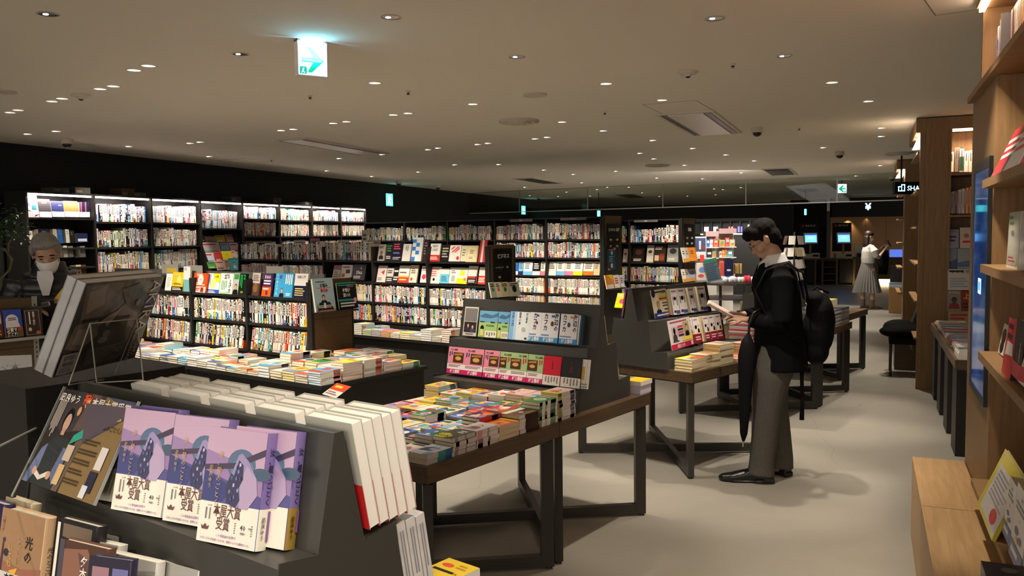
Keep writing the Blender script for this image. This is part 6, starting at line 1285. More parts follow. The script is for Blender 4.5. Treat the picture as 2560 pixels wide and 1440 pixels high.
# magazines piled right of that stand, beside the man's hands
T4b = fr(BZ, 6.72, -2.27, .7106); T4 = fr(BZ, 7.70, -2.27, .7106)
def simple_stack(W, x, y, n, w, l, t, cols, label, group, name='stacked_book', m='satin', top=None, q=q):
    for k in range(n):
        c = cols[k % len(cols)]; b = MB(); b.box(0, w, 0, l, 0, t, c, m, cols={'+z': (top or c), '-y': c, '+x': c255(200, 196, 190) if k % 2 else c})
        if k == n-1: art(b, w, l, generic_art(q, c), d0=.0003, M=Matrix.Translation((0, 0, t)) @ Matrix.Rotation(R_(-90), 4, 'X'), m=m)
        tag(b.build(name, world=W @ Matrix.Translation((x+q.uniform(-.004, .004), y+q.uniform(-.004, .004), .0002+k*(t+.0006)))), f"{label}, {pos(n-k)}", 'book', group)
dk = [c255(60, 56, 60), c255(200, 196, 196), c255(90, 86, 90), c255(170, 60, 70), c255(210, 206, 200)]
simple_stack(T4b, -.26, .0, 9, .21, .26, .014, dk, 'magazine in the dark and white pile by the man\'s hand', 'magazines piled by the man\'s hand', 'magazine')
simple_stack(T4b, -.50, .0, 10, .21, .26, .014, [c255(226, 190, 190), WHITE, c255(200, 90, 100)], 'pink and white magazine in the pile left of the man\'s hand', 'magazines piled by the man\'s hand', 'magazine')
wr = [c255(150, 150, 156), c255(190, 190, 196), c255(120, 120, 130)]
for i, (x, y) in enumerate(((-.19, .28), (-.19, .54), (-.39, .28), (-.39, .54))): simple_stack(T4, x, y+.1, 9, .18, .24, .017, wr, f"shrink-wrapped silvery book, {['front', 'rear', 'second', 'rear second'][i]} stack behind the man", 'shrink-wrapped stacks behind the man', m='wrap')
px_face(R4, -.09, 2026, 2060, 733, 775, c255(190, 180, 160), [('o', .5, .5, .3, .2, c255(150, 90, 110)), ('l', .1, .75, .9, .92, 2, c255(90, 70, 90)), ('p', [(.1, .1), (.5, .2), (.3, .5)], c255(110, 120, 90))], 'patterned book face out behind the man\'s backpack', None, tilt=11, t=.02)
W5 = fr(BZ, 9.2, -3.4, 0)
table(BZ, 9.2, 10.2, -3.7, -2.5, 'wooden table with yellow and white stacks beyond the diagonal one')
T5 = fr(BZ, 9.2, -3.7, .7106)
for i in range(6):
    for j in range(2):
        for k in range(8 if j else 6): ST_STUFF.box(.03+i*.165, .18+i*.165, .03+j*.22, .23+j*.22, k*.0186, k*.0186+.018, [c255(232, 226, 190), c255(240, 232, 150), WHITE][k % 3], 'satin', M=T5)
# ================================================================== stationery area behind the man
pg = PD(1830, 704, 12.5); Wg = fr(AZ, *loc_uv(pg, AZ))
t = root('goods_table', Wg, 'round-edged dark table crowded with stationery and bags', 'table'); zt = pg.z
b = MB(); b.cyl((0, 0, zt-.03), (0, 0, zt), .55, n=28, m='grey_metal', smooth=False); b.build('tabletop', t)
b = MB(); b.cyl((0, 0, zt-.25), (0, 0, zt-.235), .5, n=28, m='grey_metal', smooth=False); b.build('lower_shelf', t)
for a in range(4): b = MB(); x, y = .45*math.cos(a*1.57+.5), .45*math.sin(a*1.57+.5); b.box(x-.02, x+.02, y-.02, y+.02, 0, zt-.031, m='leg_metal'); b.build('leg', t)
def goods(px, py, D, w, h, d, col, A, label, name, cat, group=None, m='satin', tilt=0, rz=0):
    p = PD(px, py, D); b = MB(); b.box(-w/2, w/2, 0, d, 0, h, col, m); art(b, w, h, [], m=m)
    MA = Matrix.Translation((-w/2, 0, 0)); art(b, w, h, A, M=MA, m=m)
    return tag(b.build(name, world=Matrix.Translation(p) @ Matrix.Rotation(R_(-AZ/2+rz), 4, 'Z') @ Matrix.Rotation(R_(tilt), 4, 'Y')), label, cat, group)
D = 12.3
goods(1760, 700, D, .22, .25, .12, c255(226, 220, 210), [('o', .4, .6, .25, .2, c255(120, 150, 210)), ('o', .7, .4, .2, .15, c255(240, 220, 110)), ('o', .3, .25, .2, .12, c255(226, 90, 90)), ('o', .65, .75, .2, .12, c255(190, 160, 220))], 'colourful patterned tote bag on the stationery table', 'tote_bag', 'bag')
goods(1787, 702, D-.1, .2, .33, .08, c255(84, 104, 120), [('r', 0, .9, 1, 1, c255(30, 130, 90)), ('l', .05, .05, .95, .85, 8, c255(60, 80, 96))], 'grey checked tote bag with green edge, leaning on the stationery table', 'tote_bag', 'bag', tilt=-14)
goods(1822, 690, D, .13, .25, .06, c255(28, 32, 70), [('o', .5, .35, .25, .12, c255(206, 214, 226))], 'dark navy pouch with a white cat-shaped mark', 'pouch', 'pouch')
for i, x in enumerate((1836, 1848)): goods(x, 684, D+.1, .075, .15, .07, c255(206, 170, 110), [('r', .4, 0, .6, 1, c255(90, 70, 50))], f"{['left', 'right'][i]} of two small straw-coloured boxes on the stationery table", 'small_box', 'box')
for i, (x, y, c) in enumerate(((1814, 704, (200, 206, 226)), (1826, 706, (232, 226, 220)), (1838, 705, (180, 180, 206)), (1848, 706, (236, 230, 226)), (1864, 701, (214, 60, 90)), (1871, 702, (226, 80, 110)), (1880, 704, (232, 220, 214)), (1856, 706, (220, 214, 200)))):
    p = PD(x, y, D-.2); b = MB(); b.ball((0, 0, .045), (.05, .04, .05+.02*(i in (4, 5))), 8, lin(c), 'cloth'); tag(b.build('plush_toy' if i not in (4, 5) else 'pen_pouch', world=Matrix.Translation((p.x, p.y, zt))), f"small {['blue-white', 'white', 'grey-blue', 'cream', 'red', 'pink', 'pale', 'beige'][i]} soft item on the stationery table", 'small item', 'soft items on the stationery table')
goods(1805, 690, D+.1, .07, .2, .05, c255(206, 90, 80), [], 'red narrow packet standing on the stationery table', 'packet', 'packet'); goods(1755, 660, D+.4, .06, .14, .06, c255(214, 60, 60), [], 'red bottle-shaped item behind the patterned bag', 'packet', 'packet')
# tall lit racks of stationery
def rack(px0, px1, py0, D, h, label, n, cols, seed, back=c255(214, 206, 200)):
    p = PD(px0, 700, D); p1 = PD(px1, 700, D); w = (p1-p).length; W = Matrix.Translation((p.x, p.y, 0)) @ Matrix.Rotation(R_(-4), 4, 'Z'); r = random.Random(seed)
    t = root('stationery_rack', W, label, 'rack', 'lit stationery racks'); b = MB(); b.box(0, w, .3, .32, .1, h, back); b.build('back_panel', t)
    b = MB(); b.box(0, w, 0, .32, h, h+.1, c255(150, 120, 118)); b.build('header', t)
    rows = 4
    for k in range(rows):
        z = .75+k*.2; b = MB(); b.box(0, w, .0, .29, z-.015, z, c255(190, 186, 180)); b.build('shelf_board', t)
        b = MB(); x = .02
        while x < w-.08:
            ww = r.uniform(.03, .11); hh = r.uniform(.1, .18); b.box(x, x+ww, .04+r.uniform(0, .06), .2, z+.001, z+hh, lin(r.choice(cols))); b.rect(x+ww*.2, z+hh*.5, x+ww*.8, z+hh*.8, lin(r.choice(cols)), -.035); x += ww+.008
        o = b.build('packed_goods', t); o['kind'] = 'stuff'
    return t
cols = [(226, 220, 216), (214, 190, 190), (240, 236, 230), (60, 150, 130), (50, 110, 180), (226, 90, 90), (40, 40, 50), (120, 190, 200), (230, 160, 90), (190, 190, 196)]
rack(1764, 1796, 600, 15.5, 1.55, 'bright stationery rack with white and green packets, left one', 5, cols, 1)
rack(1797, 1840, 600, 15.8, 1.6, 'bright stationery rack with pink header, right one', 5, cols, 2)
px_face(Matrix.Translation((0, 14.5, 0)), 0, 1732, 1766, 592, 645, c255(200, 206, 214), [('r', .06, .3, .94, .94, c255(70, 80, 110)), ('r', .45, .4, .6, .8, c255(190, 200, 210)), ('r', .7, .4, .9, .6, c255(150, 60, 60)), ('r', .06, .06, .94, .28, c255(226, 226, 226))], 'framed bluish poster at the left of the stationery racks', None, tilt=0, t=.03, name='framed_poster', cat='poster')
b = MB(); b.box(-.3, .3, 0, .3, 0, 1.17, c255(190, 186, 180)); p = PD(1749, 700, 14.55); tag(b.build('low_cabinet', world=Matrix.Translation((p.x, p.y, 0))), 'pale low cabinet under the framed poster', 'cabinet')
# dark wall shelf with small lit items
p0 = PD(1730, 583, 19.5); p1 = PD(1898, 583, 19.0); W = Matrix.Translation((p0.x, p0.y, 0)) @ Matrix.Rotation(math.atan2(p1.y-p0.y, p1.x-p0.x), 4, 'Z'); Lw = (p1-p0).length
t = root('high_wall_shelf', W, 'long dark high shelf with small lit boxes behind the stationery racks', 'shelf')
b = MB(); b.box(0, Lw, 0, .35, 1.6, 1.63, m='grey_metal'); b.build('shelf_board', t)
b = MB(); b.box(0, Lw, .35, .37, .0, 1.95, m='grey_metal'); b.build('back_panel', t)
b = MB(); b.box(0, Lw, -.02, .35, 1.88, 1.95, m='black_board'); b.build('canopy', t)
for k in range(7): b = MB(); b.box(k*Lw/7, k*Lw/7+.02, 0, .34, 1.631, 1.879, m='grey_metal'); b.build('divider', t)
b = MB(); b.box(.2, Lw, -.01, .01, 1.575, 1.598, m='led'); b.build('light_strip', t)
for k, (x, c) in enumerate(((1766, (226, 226, 236)), (1789, (226, 226, 214)), (1827, (206, 120, 110)), (1850, (120, 110, 210)), (1875, (200, 220, 220)))):
    h_ = hit(W, x, 570, .1); b = MB(); b.box(-.05, .05, 0, .03, 0, .13+.04*(k == 4), lin(c), 'lit'); tag(b.build('lit_card', world=W @ Matrix.Translation((h_.x, .1, 1.6305))), f"small {['white', 'cream', 'reddish', 'violet', 'tall pale'][k]} lit card on the high dark shelf", 'card', 'lit cards on the high shelf')
l = bpy.data.lights.new('rack_fill', 'AREA'); l.size = 1.4; l.energy = 45; l.color = (1, .93, .86); o = bpy.data.objects.new('rack_fill', l); COL.objects.link(o); o.location = PD(1800, 560, 14.6); o.location.z = 2.5; o.rotation_euler = (R_(28), 0, 0); o['kind'] = 'helper'  # added fill light that brightens the stationery racks, no lamp of the shop
# slim card spinner right of the man
p = PD(1985, 700, 13.2); t = root('card_spinner', Matrix.Translation((p.x, p.y, 0)), 'revolving wire stand with glinting cards right of the man\'s head', 'card stand')
b = MB(); b.cyl((0, 0, .02), (0, 0, 1.62), .012, col=(.1, .1, .1), m='satin'); b.build('pole', t); b = MB(); b.cyl((0, 0, 0), (0, 0, .02), .2, n=16, col=(.05, .05, .05), m='satin'); b.build('base', t)
r = random.Random(8)
for k in range(4):
    for a in range(7):
        an = a*.9+k; b = MB(); b.box(-.05, .05, -.003, .003, 0, .14, lin(r.choice([(220, 200, 160), (190, 190, 190), (90, 70, 60), (230, 226, 220)])), 'satin'); b.build('card', t).matrix_local = Matrix.Rotation(an, 4, 'Z') @ Matrix.Translation((0, -.17, .85+k*.19)) @ Matrix.Rotation(R_(-14), 4, 'X')
# ================================================================== wooden cabinets on the right (grid C)
U0, V0 = 4.82, .47
WC = fr(CZ, U0, V0, 0, -90)       # x: towards the camera, y: into the cabinet
t = root('oak_cabinet', WC, 'tall light-oak shelf cabinet at the right edge with built-in screen', 'cabinet')
def part(name, *a, m='oak', par=None, **k):
    b = MB(); b.box(*a, m=m, **k); return b.build(name, par or t)
part('screen_panel', .0, .835, .0, .03, .0, 2.255)
part('side_panel', .0, .03, .031, .36, .0, 2.745); part('side_panel', .835, .865, .0, .36, .0, 2.255)
part('back_panel', .031, 3.6, .345, .36, .0, 2.745, m='oak')
part('long_shelf', .0305, 3.6, -.03, .344, 2.256, 2.285, m='oak_h')
part('top_board', .0305, 3.6, .0, .344, 2.72, 2.745, m='oak_h')
for z in (1.825, 1.476, 1.11): part('shelf_board', .866, 3.6, -.045, .344, z-.034, z, m='oak_h')
part('lower_box', .866, 3.6, -.0, .344, .0, .535); part('shelf_board', .866, 3.6, -.06, .344, .536, .562, m='oak_h')
part('divider', 2.4, 2.43, .0, .344, .563, 2.25)
for x, z0, z1 in ((.05, 2.29, 2.7), (.93, .6, 2.24), (.60, 2.29, 2.7)):
    b = MB(); b.box(x, x+.02, .335, .343, z0, z1, (.35, .33, .29), 'satin')
    for k in range(int((z1-z0)/.025)): b.box(x+.007, x+.013, .3335, .3349, z0+.006+k*.025, z0+.017+k*.025, (.03, .03, .03))
    b.build('slotted_strip', t)
b = MB(); b.box(.05, 3.5, .01, .035, 2.70, 2.718, m='led_warm'); b.build('light_strip', t)
def area(W, sx, sy, e, col, M2): 
    l = bpy.data.lights.new('shelf_light', 'AREA'); l.shape = 'RECTANGLE'; l.size = sx; l.size_y = sy; l.energy = e; l.color = col; l.spread = R_(150)
    o = bpy.data.objects.new('shelf_light', l); COL.objects.link(o); o.matrix_world = W @ M2; o['kind'] = 'helper'
area(WC, 3.2, .03, 10, (1, .72, .48), Matrix.Translation((1.8, .03, 2.69)) @ Matrix.Rotation(R_(15), 4, 'X'))
sx0, sx1, sz0, sz1 = .265, .82, .862, 1.93
t2 = root('wall_screen', WC, 'tall black-framed digital screen glowing blue, set in the oak cabinet', 'screen')
b = MB(); f_ = .028
for a in ((sx0, sx1, sz0, sz0+f_), (sx0, sx1, sz1-f_*1.6, sz1), (sx0, sx0+f_*.8, sz0+f_, sz1-f_*1.6), (sx1-f_*.8, sx1, sz0+f_, sz1-f_*1.6)): b.box(a[0], a[1], -.016, -.001, a[2], a[3], (.008, .008, .009), 'satin')
b.build('frame', t2)
m, nt, bs = _new('display'); tc = nt.nodes.new('ShaderNodeTexCoord'); n = nt.nodes.new('ShaderNodeTexNoise'); n.inputs['Scale'].default_value = 1.6; n.inputs['Detail'].default_value = 3
mp = nt.nodes.new('ShaderNodeMapping'); mp.inputs['Scale'].default_value = (1.5, 1, 3); rp = nt.nodes.new('ShaderNodeValToRGB')
for p_, c_ in ((.3, (.01, .03, .12, 1)), (.5, (.02, .07, .25, 1)), (.68, (.08, .2, .36, 1))): 
    e = rp.color_ramp.elements.new(p_); e.color = c_
rp.color_ramp.elements.remove(rp.color_ramp.elements[0]); rp.color_ramp.elements.remove(rp.color_ramp.elements[-1])
nt.links.new(tc.outputs['Object'], mp.inputs[0]); nt.links.new(mp.outputs[0], n.inputs[0]); nt.links.new(n.outputs['Fac'], rp.inputs[0]); nt.links.new(rp.outputs[0], bs.inputs['Emission Color'])
bs.inputs['Emission Strength'].default_value = .2; bs.inputs['Base Color'].default_value = (.01, .012, .02, 1); bs.inputs['Roughness'].default_value = .06; MATS['display'] = m
b = MB(); b.box(sx0+f_*.8, sx1-f_*.8, -.012, -.004, sz0+f_, sz1-f_*1.6, m='display'); b.build('display', t2)
b = MB(); b.box(.5, .6, -.013, -.0125, 1.33, 1.40, c255(150, 190, 240), 'lit'); b.box(.515, .585, -.0136, -.0131, 1.345, 1.385, c255(60, 120, 230), 'lit'); b.build('picture_detail', t2)
for (a, b_, w_) in ((3.95, 4.80, .255), (2.0, 3.945, .255)):
    o = MB(); o.box(-.0, w_-.012, 0, b_-a, 0, .42, m='oak_bench'); tag(o.build('bench', world=fr(CZ, a, .222)), ['far', 'near'][a < 3]+' part of the low light-oak bench along the cabinet', 'bench', 'low oak benches')
# things on its shelves
q = random.Random(4)
for i, (x, w_, h_, c) in enumerate(((.16, .02, .19, c255(190, 40, 50)), (.183, .03, .22, c255(60, 70, 140)), (.216, .03, .26, c255(90, 110, 170)), (.25, .035, .29, c255(226, 226, 230)), (.29, .02, .28, c255(120, 60, 60)), (.313, .028, .31, c255(96, 104, 96)), (.345, .02, .33, c255(60, 60, 64)))):
    b = MB(); b.box(0, w_, 0, .2, 0, h_, c, 'satin'); 
    if i == 3:
        for k in range(4): b.poly([(.002, .06+.03*k), (w_-.002, .075+.03*k), (w_-.002, .088+.03*k), (.002, .073+.03*k)], c255(200, 50, 60), .0005)
        b.rect(.002, .18, w_-.002, .23, c255(60, 70, 140), .0005); [b.disc(w_*(.3+.4*(k % 2)), .19+.015*(k//2), .003, .003, WHITE, .0009, 8) for k in range(4)]
    b.lines(w_*.3, h_*.3, w_*.7, h_*.9, 1, WHITE if sum(c) < 1 else BLK, .0006, True)
    tag(b.build('book', world=WC @ Matrix.Translation((x, .07, 2.2856))), f"{['red', 'navy', 'blue', 'striped white and red starred', 'dark red', 'grey-green', 'dark grey'][i]} book standing on the high shelf above the screen", 'book', 'books on the high shelf above the screen')
for i in range(12):
    b = MB(); c = q.choice([c255(206, 160, 120), c255(226, 180, 190), c255(60, 50, 80), c255(226, 220, 210)]); w_ = .035; b.box(0, w_, 0, .2, 0, .27, c, 'satin'); b.lines(.008, .05, .026, .25, 1, BLK, .0006, True)
    tag(b.build('book', world=WC @ Matrix.Translation((.66+i*.037, .07, 2.2856))), f"tall book on the high shelf near the photo's top right corner, {nth(i+1)} from left", 'book', 'books at the top right corner')
def cab(x0, x1, yt, yb, yo, col, A, label, group=None, **k): return px_face(WC, yo, x0, x1, yt, yb, col, A, label, group, parts=k.pop('parts', True), **k)
for i, (x0, x1, yt, yb, c) in enumerate(((2498, 2520, 398, 444, c255(206, 190, 150)), (2506, 2532, 330, 440, c255(190, 40, 50)), (2520, 2550, 320, 434, c255(40, 44, 80)), (2540, 2575, 300, 428, c255(226, 222, 224)), (2556, 2600, 310, 424, c255(210, 50, 50)))):
    cab(x0, x1, yt, yb, .0, c, [('l', .1, .3, .9, .8, 3, WHITE if sum(c) < 1.4 else RED)], ['cream', 'red', 'navy', 'white', 'bright red'][i]+' leaflet leaning on the upper oak shelf', 'leaflets leaning on the upper oak shelf', tilt=24, t=.008, parts=False)
cab(2518, 2546, 532, 668, .01, c255(232, 228, 206), [('t', '中村天風', .4, .62, .12, BLK, {'vert': False, 'squeeze': .6}), ('l', .1, .75, .5, .95, 2, c255(110, 150, 80)), ('r', .1, .06, .9, .26, c255(214, 210, 200)), ('l', .15, .1, .85, .22, 2, RED)], 'shrink-wrapped pale boxed book with brush title on the oak shelf', tilt=2, t=.04, m='wrap')
cab(2548, 2590, 530, 668, .01, c255(236, 232, 222), [('t', '中村天風', .3, .9, .16, BLK, {'vert': True})], 'shrink-wrapped pale boxed book with vertical title at the right edge', tilt=2, t=.04, m='wrap')
cab(2502, 2514, 806, 880, .03, c255(226, 222, 214), [('o', .5, .6, .4, .25, BLK), ('o', .5, .25, .35, .2, BLK)], 'white card with black round marks left of the red book', tilt=10, t=.004, parts=False)
cab(2512, 2534, 790, 930, -.02, c255(196, 30, 44), [('l', .1, .6, .9, .95, 2, BLK), ('r', 0, 0, 1, .3, c255(200, 40, 50)), ('p', [(.1, .35), (.9, .4), (.8, .6), (.2, .6)], c255(230, 220, 210))], 'red book cover in clear stand on the oak shelf', tilt=6, t=.03, parts=True, side=BLK)
cab(2534, 2556, 793, 935, -.02, BLK, [('t', 'SHO-TIME', .34, .98, .09, c255(200, 40, 50), {'vert': True}), ('t', '大谷翔平', .68, .64, .1, WHITE, {'vert': True}), ('r', 0, 0, 1, .27, c255(206, 40, 52))], 'black spine with red SHO-TIME lettering on the oak shelf', tilt=4, t=.03)
cab(2552, 2600, 880, 950, -.03, c255(226, 200, 200), [('p', [(0, 0), (1, .3), (1, .8), (0, .5)], c255(206, 60, 80))], 'pink and white book cut by the right edge', tilt=14, t=.02, parts=False)
for i in range(2): cab(2516+i*24, 2568+i*40, 766-i*0, 800, .12, c255(70, 70, 72), [], ['left', 'right'][i]+' dark box at the back of the SHO-TIME shelf', None, tilt=0, t=.08, parts=False, name='dark_box', cat='box')
cab(2476, 2520, 1112, 1262, -.03, c255(214, 196, 60), [('r', .12, .06, .98, .8, c255(206, 202, 200)), ('l', .2, .3, .9, .75, 7, c255(150, 146, 150)), ('o', .7, .2, .14, .06, c255(206, 60, 60))], 'yellow wrapped folder with printed sheet leaning on the low oak shelf', tilt=22, t=.012, m='wrap', rot=0)
for i, (x0, x1, yb) in enumerate(((2514, 2532, 1330), (2531, 2562, 1382))):
    cab(x0, x1, 1180+i*14, yb, -.045, c255(226, 226, 230), [('t', 'SAPIX', .5, .86, .085, c255(60, 70, 140), {'squeeze': .62}), ('l', .1, .66, .9, .8, 2, c255(110, 110, 120)), ('t', 'SAPIX', .5, .58, .06, c255(60, 70, 130), {'squeeze': .6}), ('o', .35, .42, .14, .06, c255(60, 90, 170)), ('o', .65, .36, .12, .05, c255(60, 90, 170)), ('o', .4, .3, .12, .05, c255(220, 200, 90)), ('r', 0, 0, 1, .24, c255(40, 100, 180)), ('l', .1, .06, .9, .2, 1, WHITE)], ['farther', 'nearer'][i]+' white and blue SAPIX workbook in clear stand', 'SAPIX workbooks on the low oak shelf', tilt=5, t=.04)
# black device in the lower right corner
p = P(2452, 1402, .72); t3 = root('speaker_box', at((p.x, p.y, .4205), CZ), 'black box with grey round emblem at the bottom right corner', 'device')
b = MB(); b.box(0, .22, -.14, 0, 0, .3, (.012, .012, .013), 'satin'); b.build('body', t3)
b = MB(); b.add([(.06+.02*math.cos(a*.3927), -.05+.02*math.sin(a*.3927), .3006) for a in range(16)], [tuple(range(16))], (.12, .12, .12)); b.build('emblem', t3)
# ---- second cabinet, end towards the camera
UC2 = 9.3
W2c = fr(CZ, UC2, 0); hx = lambda px, py=500: hit(W2c, px, py).x
xa, xb, xc, xd = hx(2312), hx(2368), hx(2380), hx(2470)
t = root('oak_cabinet', W2c, 'tall oak cabinet with magazines, beyond the near one', 'cabinet')
part('wide_panel', xa, xb, 0, .5, 0, 2.74); part('niche_side', xb+.001, xb+.03, .0, .5, 0, 2.62); part('soffit', xb+.001, xd+.4, 0, .5, 2.621, 2.74, m='oak_h'); part('niche_back', xb+.031, xd+.4, .42, .44, 0, 2.62)
for py in (432, 537):
    z = hit(W2c, 2400, py).z; part('shelf_board', xb+.031, xd+.4, .0, .419, z-.022, z, m='oak_h')
b = MB(); b.box(xb+.04, xd+.3, .05, .07, 2.6, 2.619, m='led_warm'); b.build('light_strip', t)
area(W2c, .5, .03, 5, (1, .72, .48), Matrix.Translation((xb+.3, .08, 2.59)) @ Matrix.Rotation(R_(10), 4, 'X'))
part('canopy', xa-.09, xa-.001, .0, 1.6, 2.6, 2.74)
part('face_frame', xa-.05, xa-.001, .02, .06, 0, 2.6); 
for k in range(6): part('side_shelf', xa-.07, xa-.001, .1, 1.5, .5+k*.38, .52+k*.38, m='oak_h')
for k in range(2):
    b = MB(); y = .12+k*.45; b.prism([(-.09, 2.50), (-.05, 2.595), (-.002, 2.595), (-.02, 2.50)], y, y+.25, c255(250, 222, 190), 'lit2', M=Matrix.Translation((xa-.002, 0, 0)), ax=1); b.build('lamp_shade', t)
l = bpy.data.lights.new('cabinet_lamp', 'POINT'); l.energy = 1.2; l.color = (1, .8, .6); l.shadow_soft_size = .08; o = bpy.data.objects.new('cabinet_lamp', l); COL.objects.link(o); o.matrix_world = W2c @ Matrix.Translation((xa-.14, .3, 2.45)); o['kind'] = 'helper'
def c2(x0, x1, yt, yb, yo, col, A, label, group, **k): return px_face(W2c, yo, x0, x1, yt, yb, col, A, label, group, parts=False, **k)
gA = 'files on the upper shelf of the second cabinet'
for i, (x0, x1, yt, c) in enumerate(((2374, 2384, 380, WHITE), (2386, 2396, 369, c255(130, 120, 116)), (2398, 2409, 368, c255(206, 206, 200)), (2410, 2420, 378, c255(226, 222, 220)), (2421, 2431, 376, c255(214, 206, 204)))):
    c2(x0, x1, yt, 430, .12, c, [('l', .25, .5, .75, .9, 1, c255(90, 90, 90), True)]+([('r', .05, .05, .95, .62, c255(50, 80, 70)), ('r', .05, .95, .95, 1, c255(60, 80, 70))] if i == 2 else []), f"{['white', 'grey', 'white and dark green', 'pale', 'cream'][i]} tall file on the second cabinet's upper shelf", gA, tilt=0, t=.2)
gB = 'slim books on the middle shelf of the second cabinet'; r = random.Random(6)
x = 2373
for i in range(13):
    w_ = r.uniform(3.2, 5.4); c = [c255(150, 150, 70), c255(206, 190, 160), c255(190, 130, 130), c255(60, 56, 60), c255(206, 120, 130), c255(210, 210, 200), c255(190, 170, 170), c255(226, 220, 210), c255(200, 90, 70), c255(226, 196, 90), c255(206, 60, 60), c255(226, 180, 110), c255(190, 60, 60)][i]
    c2(x, x+w_, 480-i*1.2, 534, .12, c, [('l', .3, .2, .7, .9, 1, BLK if sum(c) > .9 else WHITE, True)], f"slim book on the second cabinet's middle shelf, {nth(i+1)} from left", gB, tilt=0, t=.2); x += w_+.3
gC = 'magazines face out in the second cabinet'
mags = ((2370, 2397, 574, 620, (150, 150, 170), [('t', 'ビジネス', .5, .88, .16, BLK, {'squeeze': .65}), ('l', .1, .3, .9, .7, 2, lin((60, 60, 80)))], 'grey-blue magazine with bold title, top left'), (2399, 2432, 569, 620, (206, 190, 176), [('o', .5, .6, .2, .2, lin((200, 110, 90))), ('l', .2, .2, .8, .4, 1, RED)], 'beige magazine with red brushwork, top right'),
 (2368, 2392, 621, 672, (140, 150, 160), [('p', [(0, .3), (1, .5), (1, 0), (0, 0)], lin((70, 90, 130)))], 'grey seaside magazine, second row left'), (2393, 2431, 621, 672, (160, 170, 176), [('p', [(0, .3), (1, .45), (1, .1), (0, .1)], lin((90, 120, 160)))], 'pale seaside magazine, second row right'),
 (2369, 2430, 673, 724, (206, 204, 196), [('l', .05, .82, .95, .97, 1, BLK), ('t', '事業構想', .5, .88, .17, BLK, {'bold': .0, 'spacing': 1.2}), ('l', .1, .1, .9, .6, 4, lin((150, 170, 190)))], 'white magazine with map drawing, third row'),
 (2368, 2402, 725, 776, (150, 140, 130), [('t', 'リベラル', .5, .88, .15, WHITE, {'squeeze': .8}), ('f', .5, .5, .25, lin((80, 60, 60)), BLK, lin((140, 30, 40)))], 'brown magazine with a dark figure, fourth row left'), (2403, 2430, 725, 776, (150, 50, 40), [('t', '上', .5, .7, .3, lin((230, 190, 90)), {'bold': .03}), ('l', .1, .1, .9, .4, 2, BLK)], 'red and gold magazine, fourth row right'),
 (2370, 2430, 777, 806, (190, 170, 120), [('l', .1, .2, .9, .8, 2, RED)], 'yellow-red magazine, lowest row'))
for i, (x0, x1, yt, yb, c, A, l) in enumerate(mags): c2(x0, x1, yt, yb, -.02 if i > 3 else .04, lin(c), A, l+' in the second cabinet', gC, tilt=12, t=.006, name='magazine', cat='magazine')
# ---- third cabinet farther back with its lamps, sign in front
W3c = fr(CZ, 14.6, 0); h3 = lambda px, py=500: hit(W3c, px, py).x
t = root('oak_cabinet', W3c, 'third tall oak cabinet partly hidden behind the second', 'cabinet'); a_, b_ = h3(2262), h3(2300)
part('end_panel', a_, b_+.4, 0, .6, 0, 2.74); part('canopy', a_-.12, a_-.001, 0, 1.5, 2.6, 2.74)
for k in range(5): part('side_shelf', a_-.08, a_-.001, .1, 1.4, .6+k*.4, .62+k*.4, m='oak_h')
for k in range(2):
    b = MB(); y = .1+k*.45; b.prism([(-.12, 2.50), (-.06, 2.595), (-.002, 2.595), (-.02, 2.50)], y, y+.25, c255(250, 222, 200), 'lit2', M=Matrix.Translation((a_-.002, 0, 0)), ax=1); b.build('lamp_shade', t)
pS = PD(2237, 486, 12.2); pE = PD(2300, 486, 12.2); ws = (pE-pS).length; hs = PD(2237, 455, 12.2).z-pS.z
t = root('hanging_sign', Matrix.Translation(pS), 'black hanging sign with glowing blue-white lettering SHA and house mark', 'sign')
b = MB(); b.box(0, ws+.12, 0, .08, 0, hs, (.01, .01, .011), 'satin'); b.build('box', t)
cy = c255(150, 225, 255); b = MB(); b.text('SHARE', ws*.48, hs*.5, hs*.55, cy, .002, m='lit2', left=True, bold=.0)
b.build('lettering', t); b = MB(); hx_, hz_ = ws*.13, hs*.25
for (x0, z0, x1, z1) in ((0, 0, .1, .012), (0, .0, .012, .07), (.088, 0, .1, .1), (.045, 0, .055, .1), (0, .06, .05, .072), (.045, .088, .1, .1)): b.rect(hx_+x0, hz_+z0, hx_+x1, hz_+z1, cy, .002, 'lit2')
b.build('house_mark', t)
b = MB(); b.box(.1, .12, .03, .05, hs, CEIL-pS.z-.001, (.02, .02, .02)); b.build('hanger', t)
# white notice panel
W = Matrix.Translation(PD(2256, 733, 18.0)) @ Matrix.Rotation(R_(-8), 4, 'Z'); hh = PD(2256, 566, 18.0).z-PD(2256, 733, 18.0).z
t = root('notice_board', W, 'tall white notice panel with printed lists and small photos, by the oak cabinets', 'sign')
b = MB(); b.box(0, .36, 0, .03, 0, hh, c255(214, 208, 192)); art(b, .36, hh, [('l', .2, .93, .8, .96, 1, c255(110, 110, 110)), ('l', .15, .3, .6, .88, 9, c255(130, 130, 130)), ('r', .7, .7, .95, .82, c255(70, 80, 90)), ('r', .7, .58, .95, .68, c255(130, 80, 70)), ('r', .7, .46, .95, .56, c255(90, 110, 120)), ('r', .7, .34, .95, .44, c255(70, 130, 160)), ('l', .12, .06, .88, .28, 5, c255(150, 150, 150))]); b.build('panel', t)
b = MB(); b.box(.1, .26, .031, .06, -W.translation.z+.001, hh*.5, (.4, .38, .34), 'satin'); b.build('stand', t)
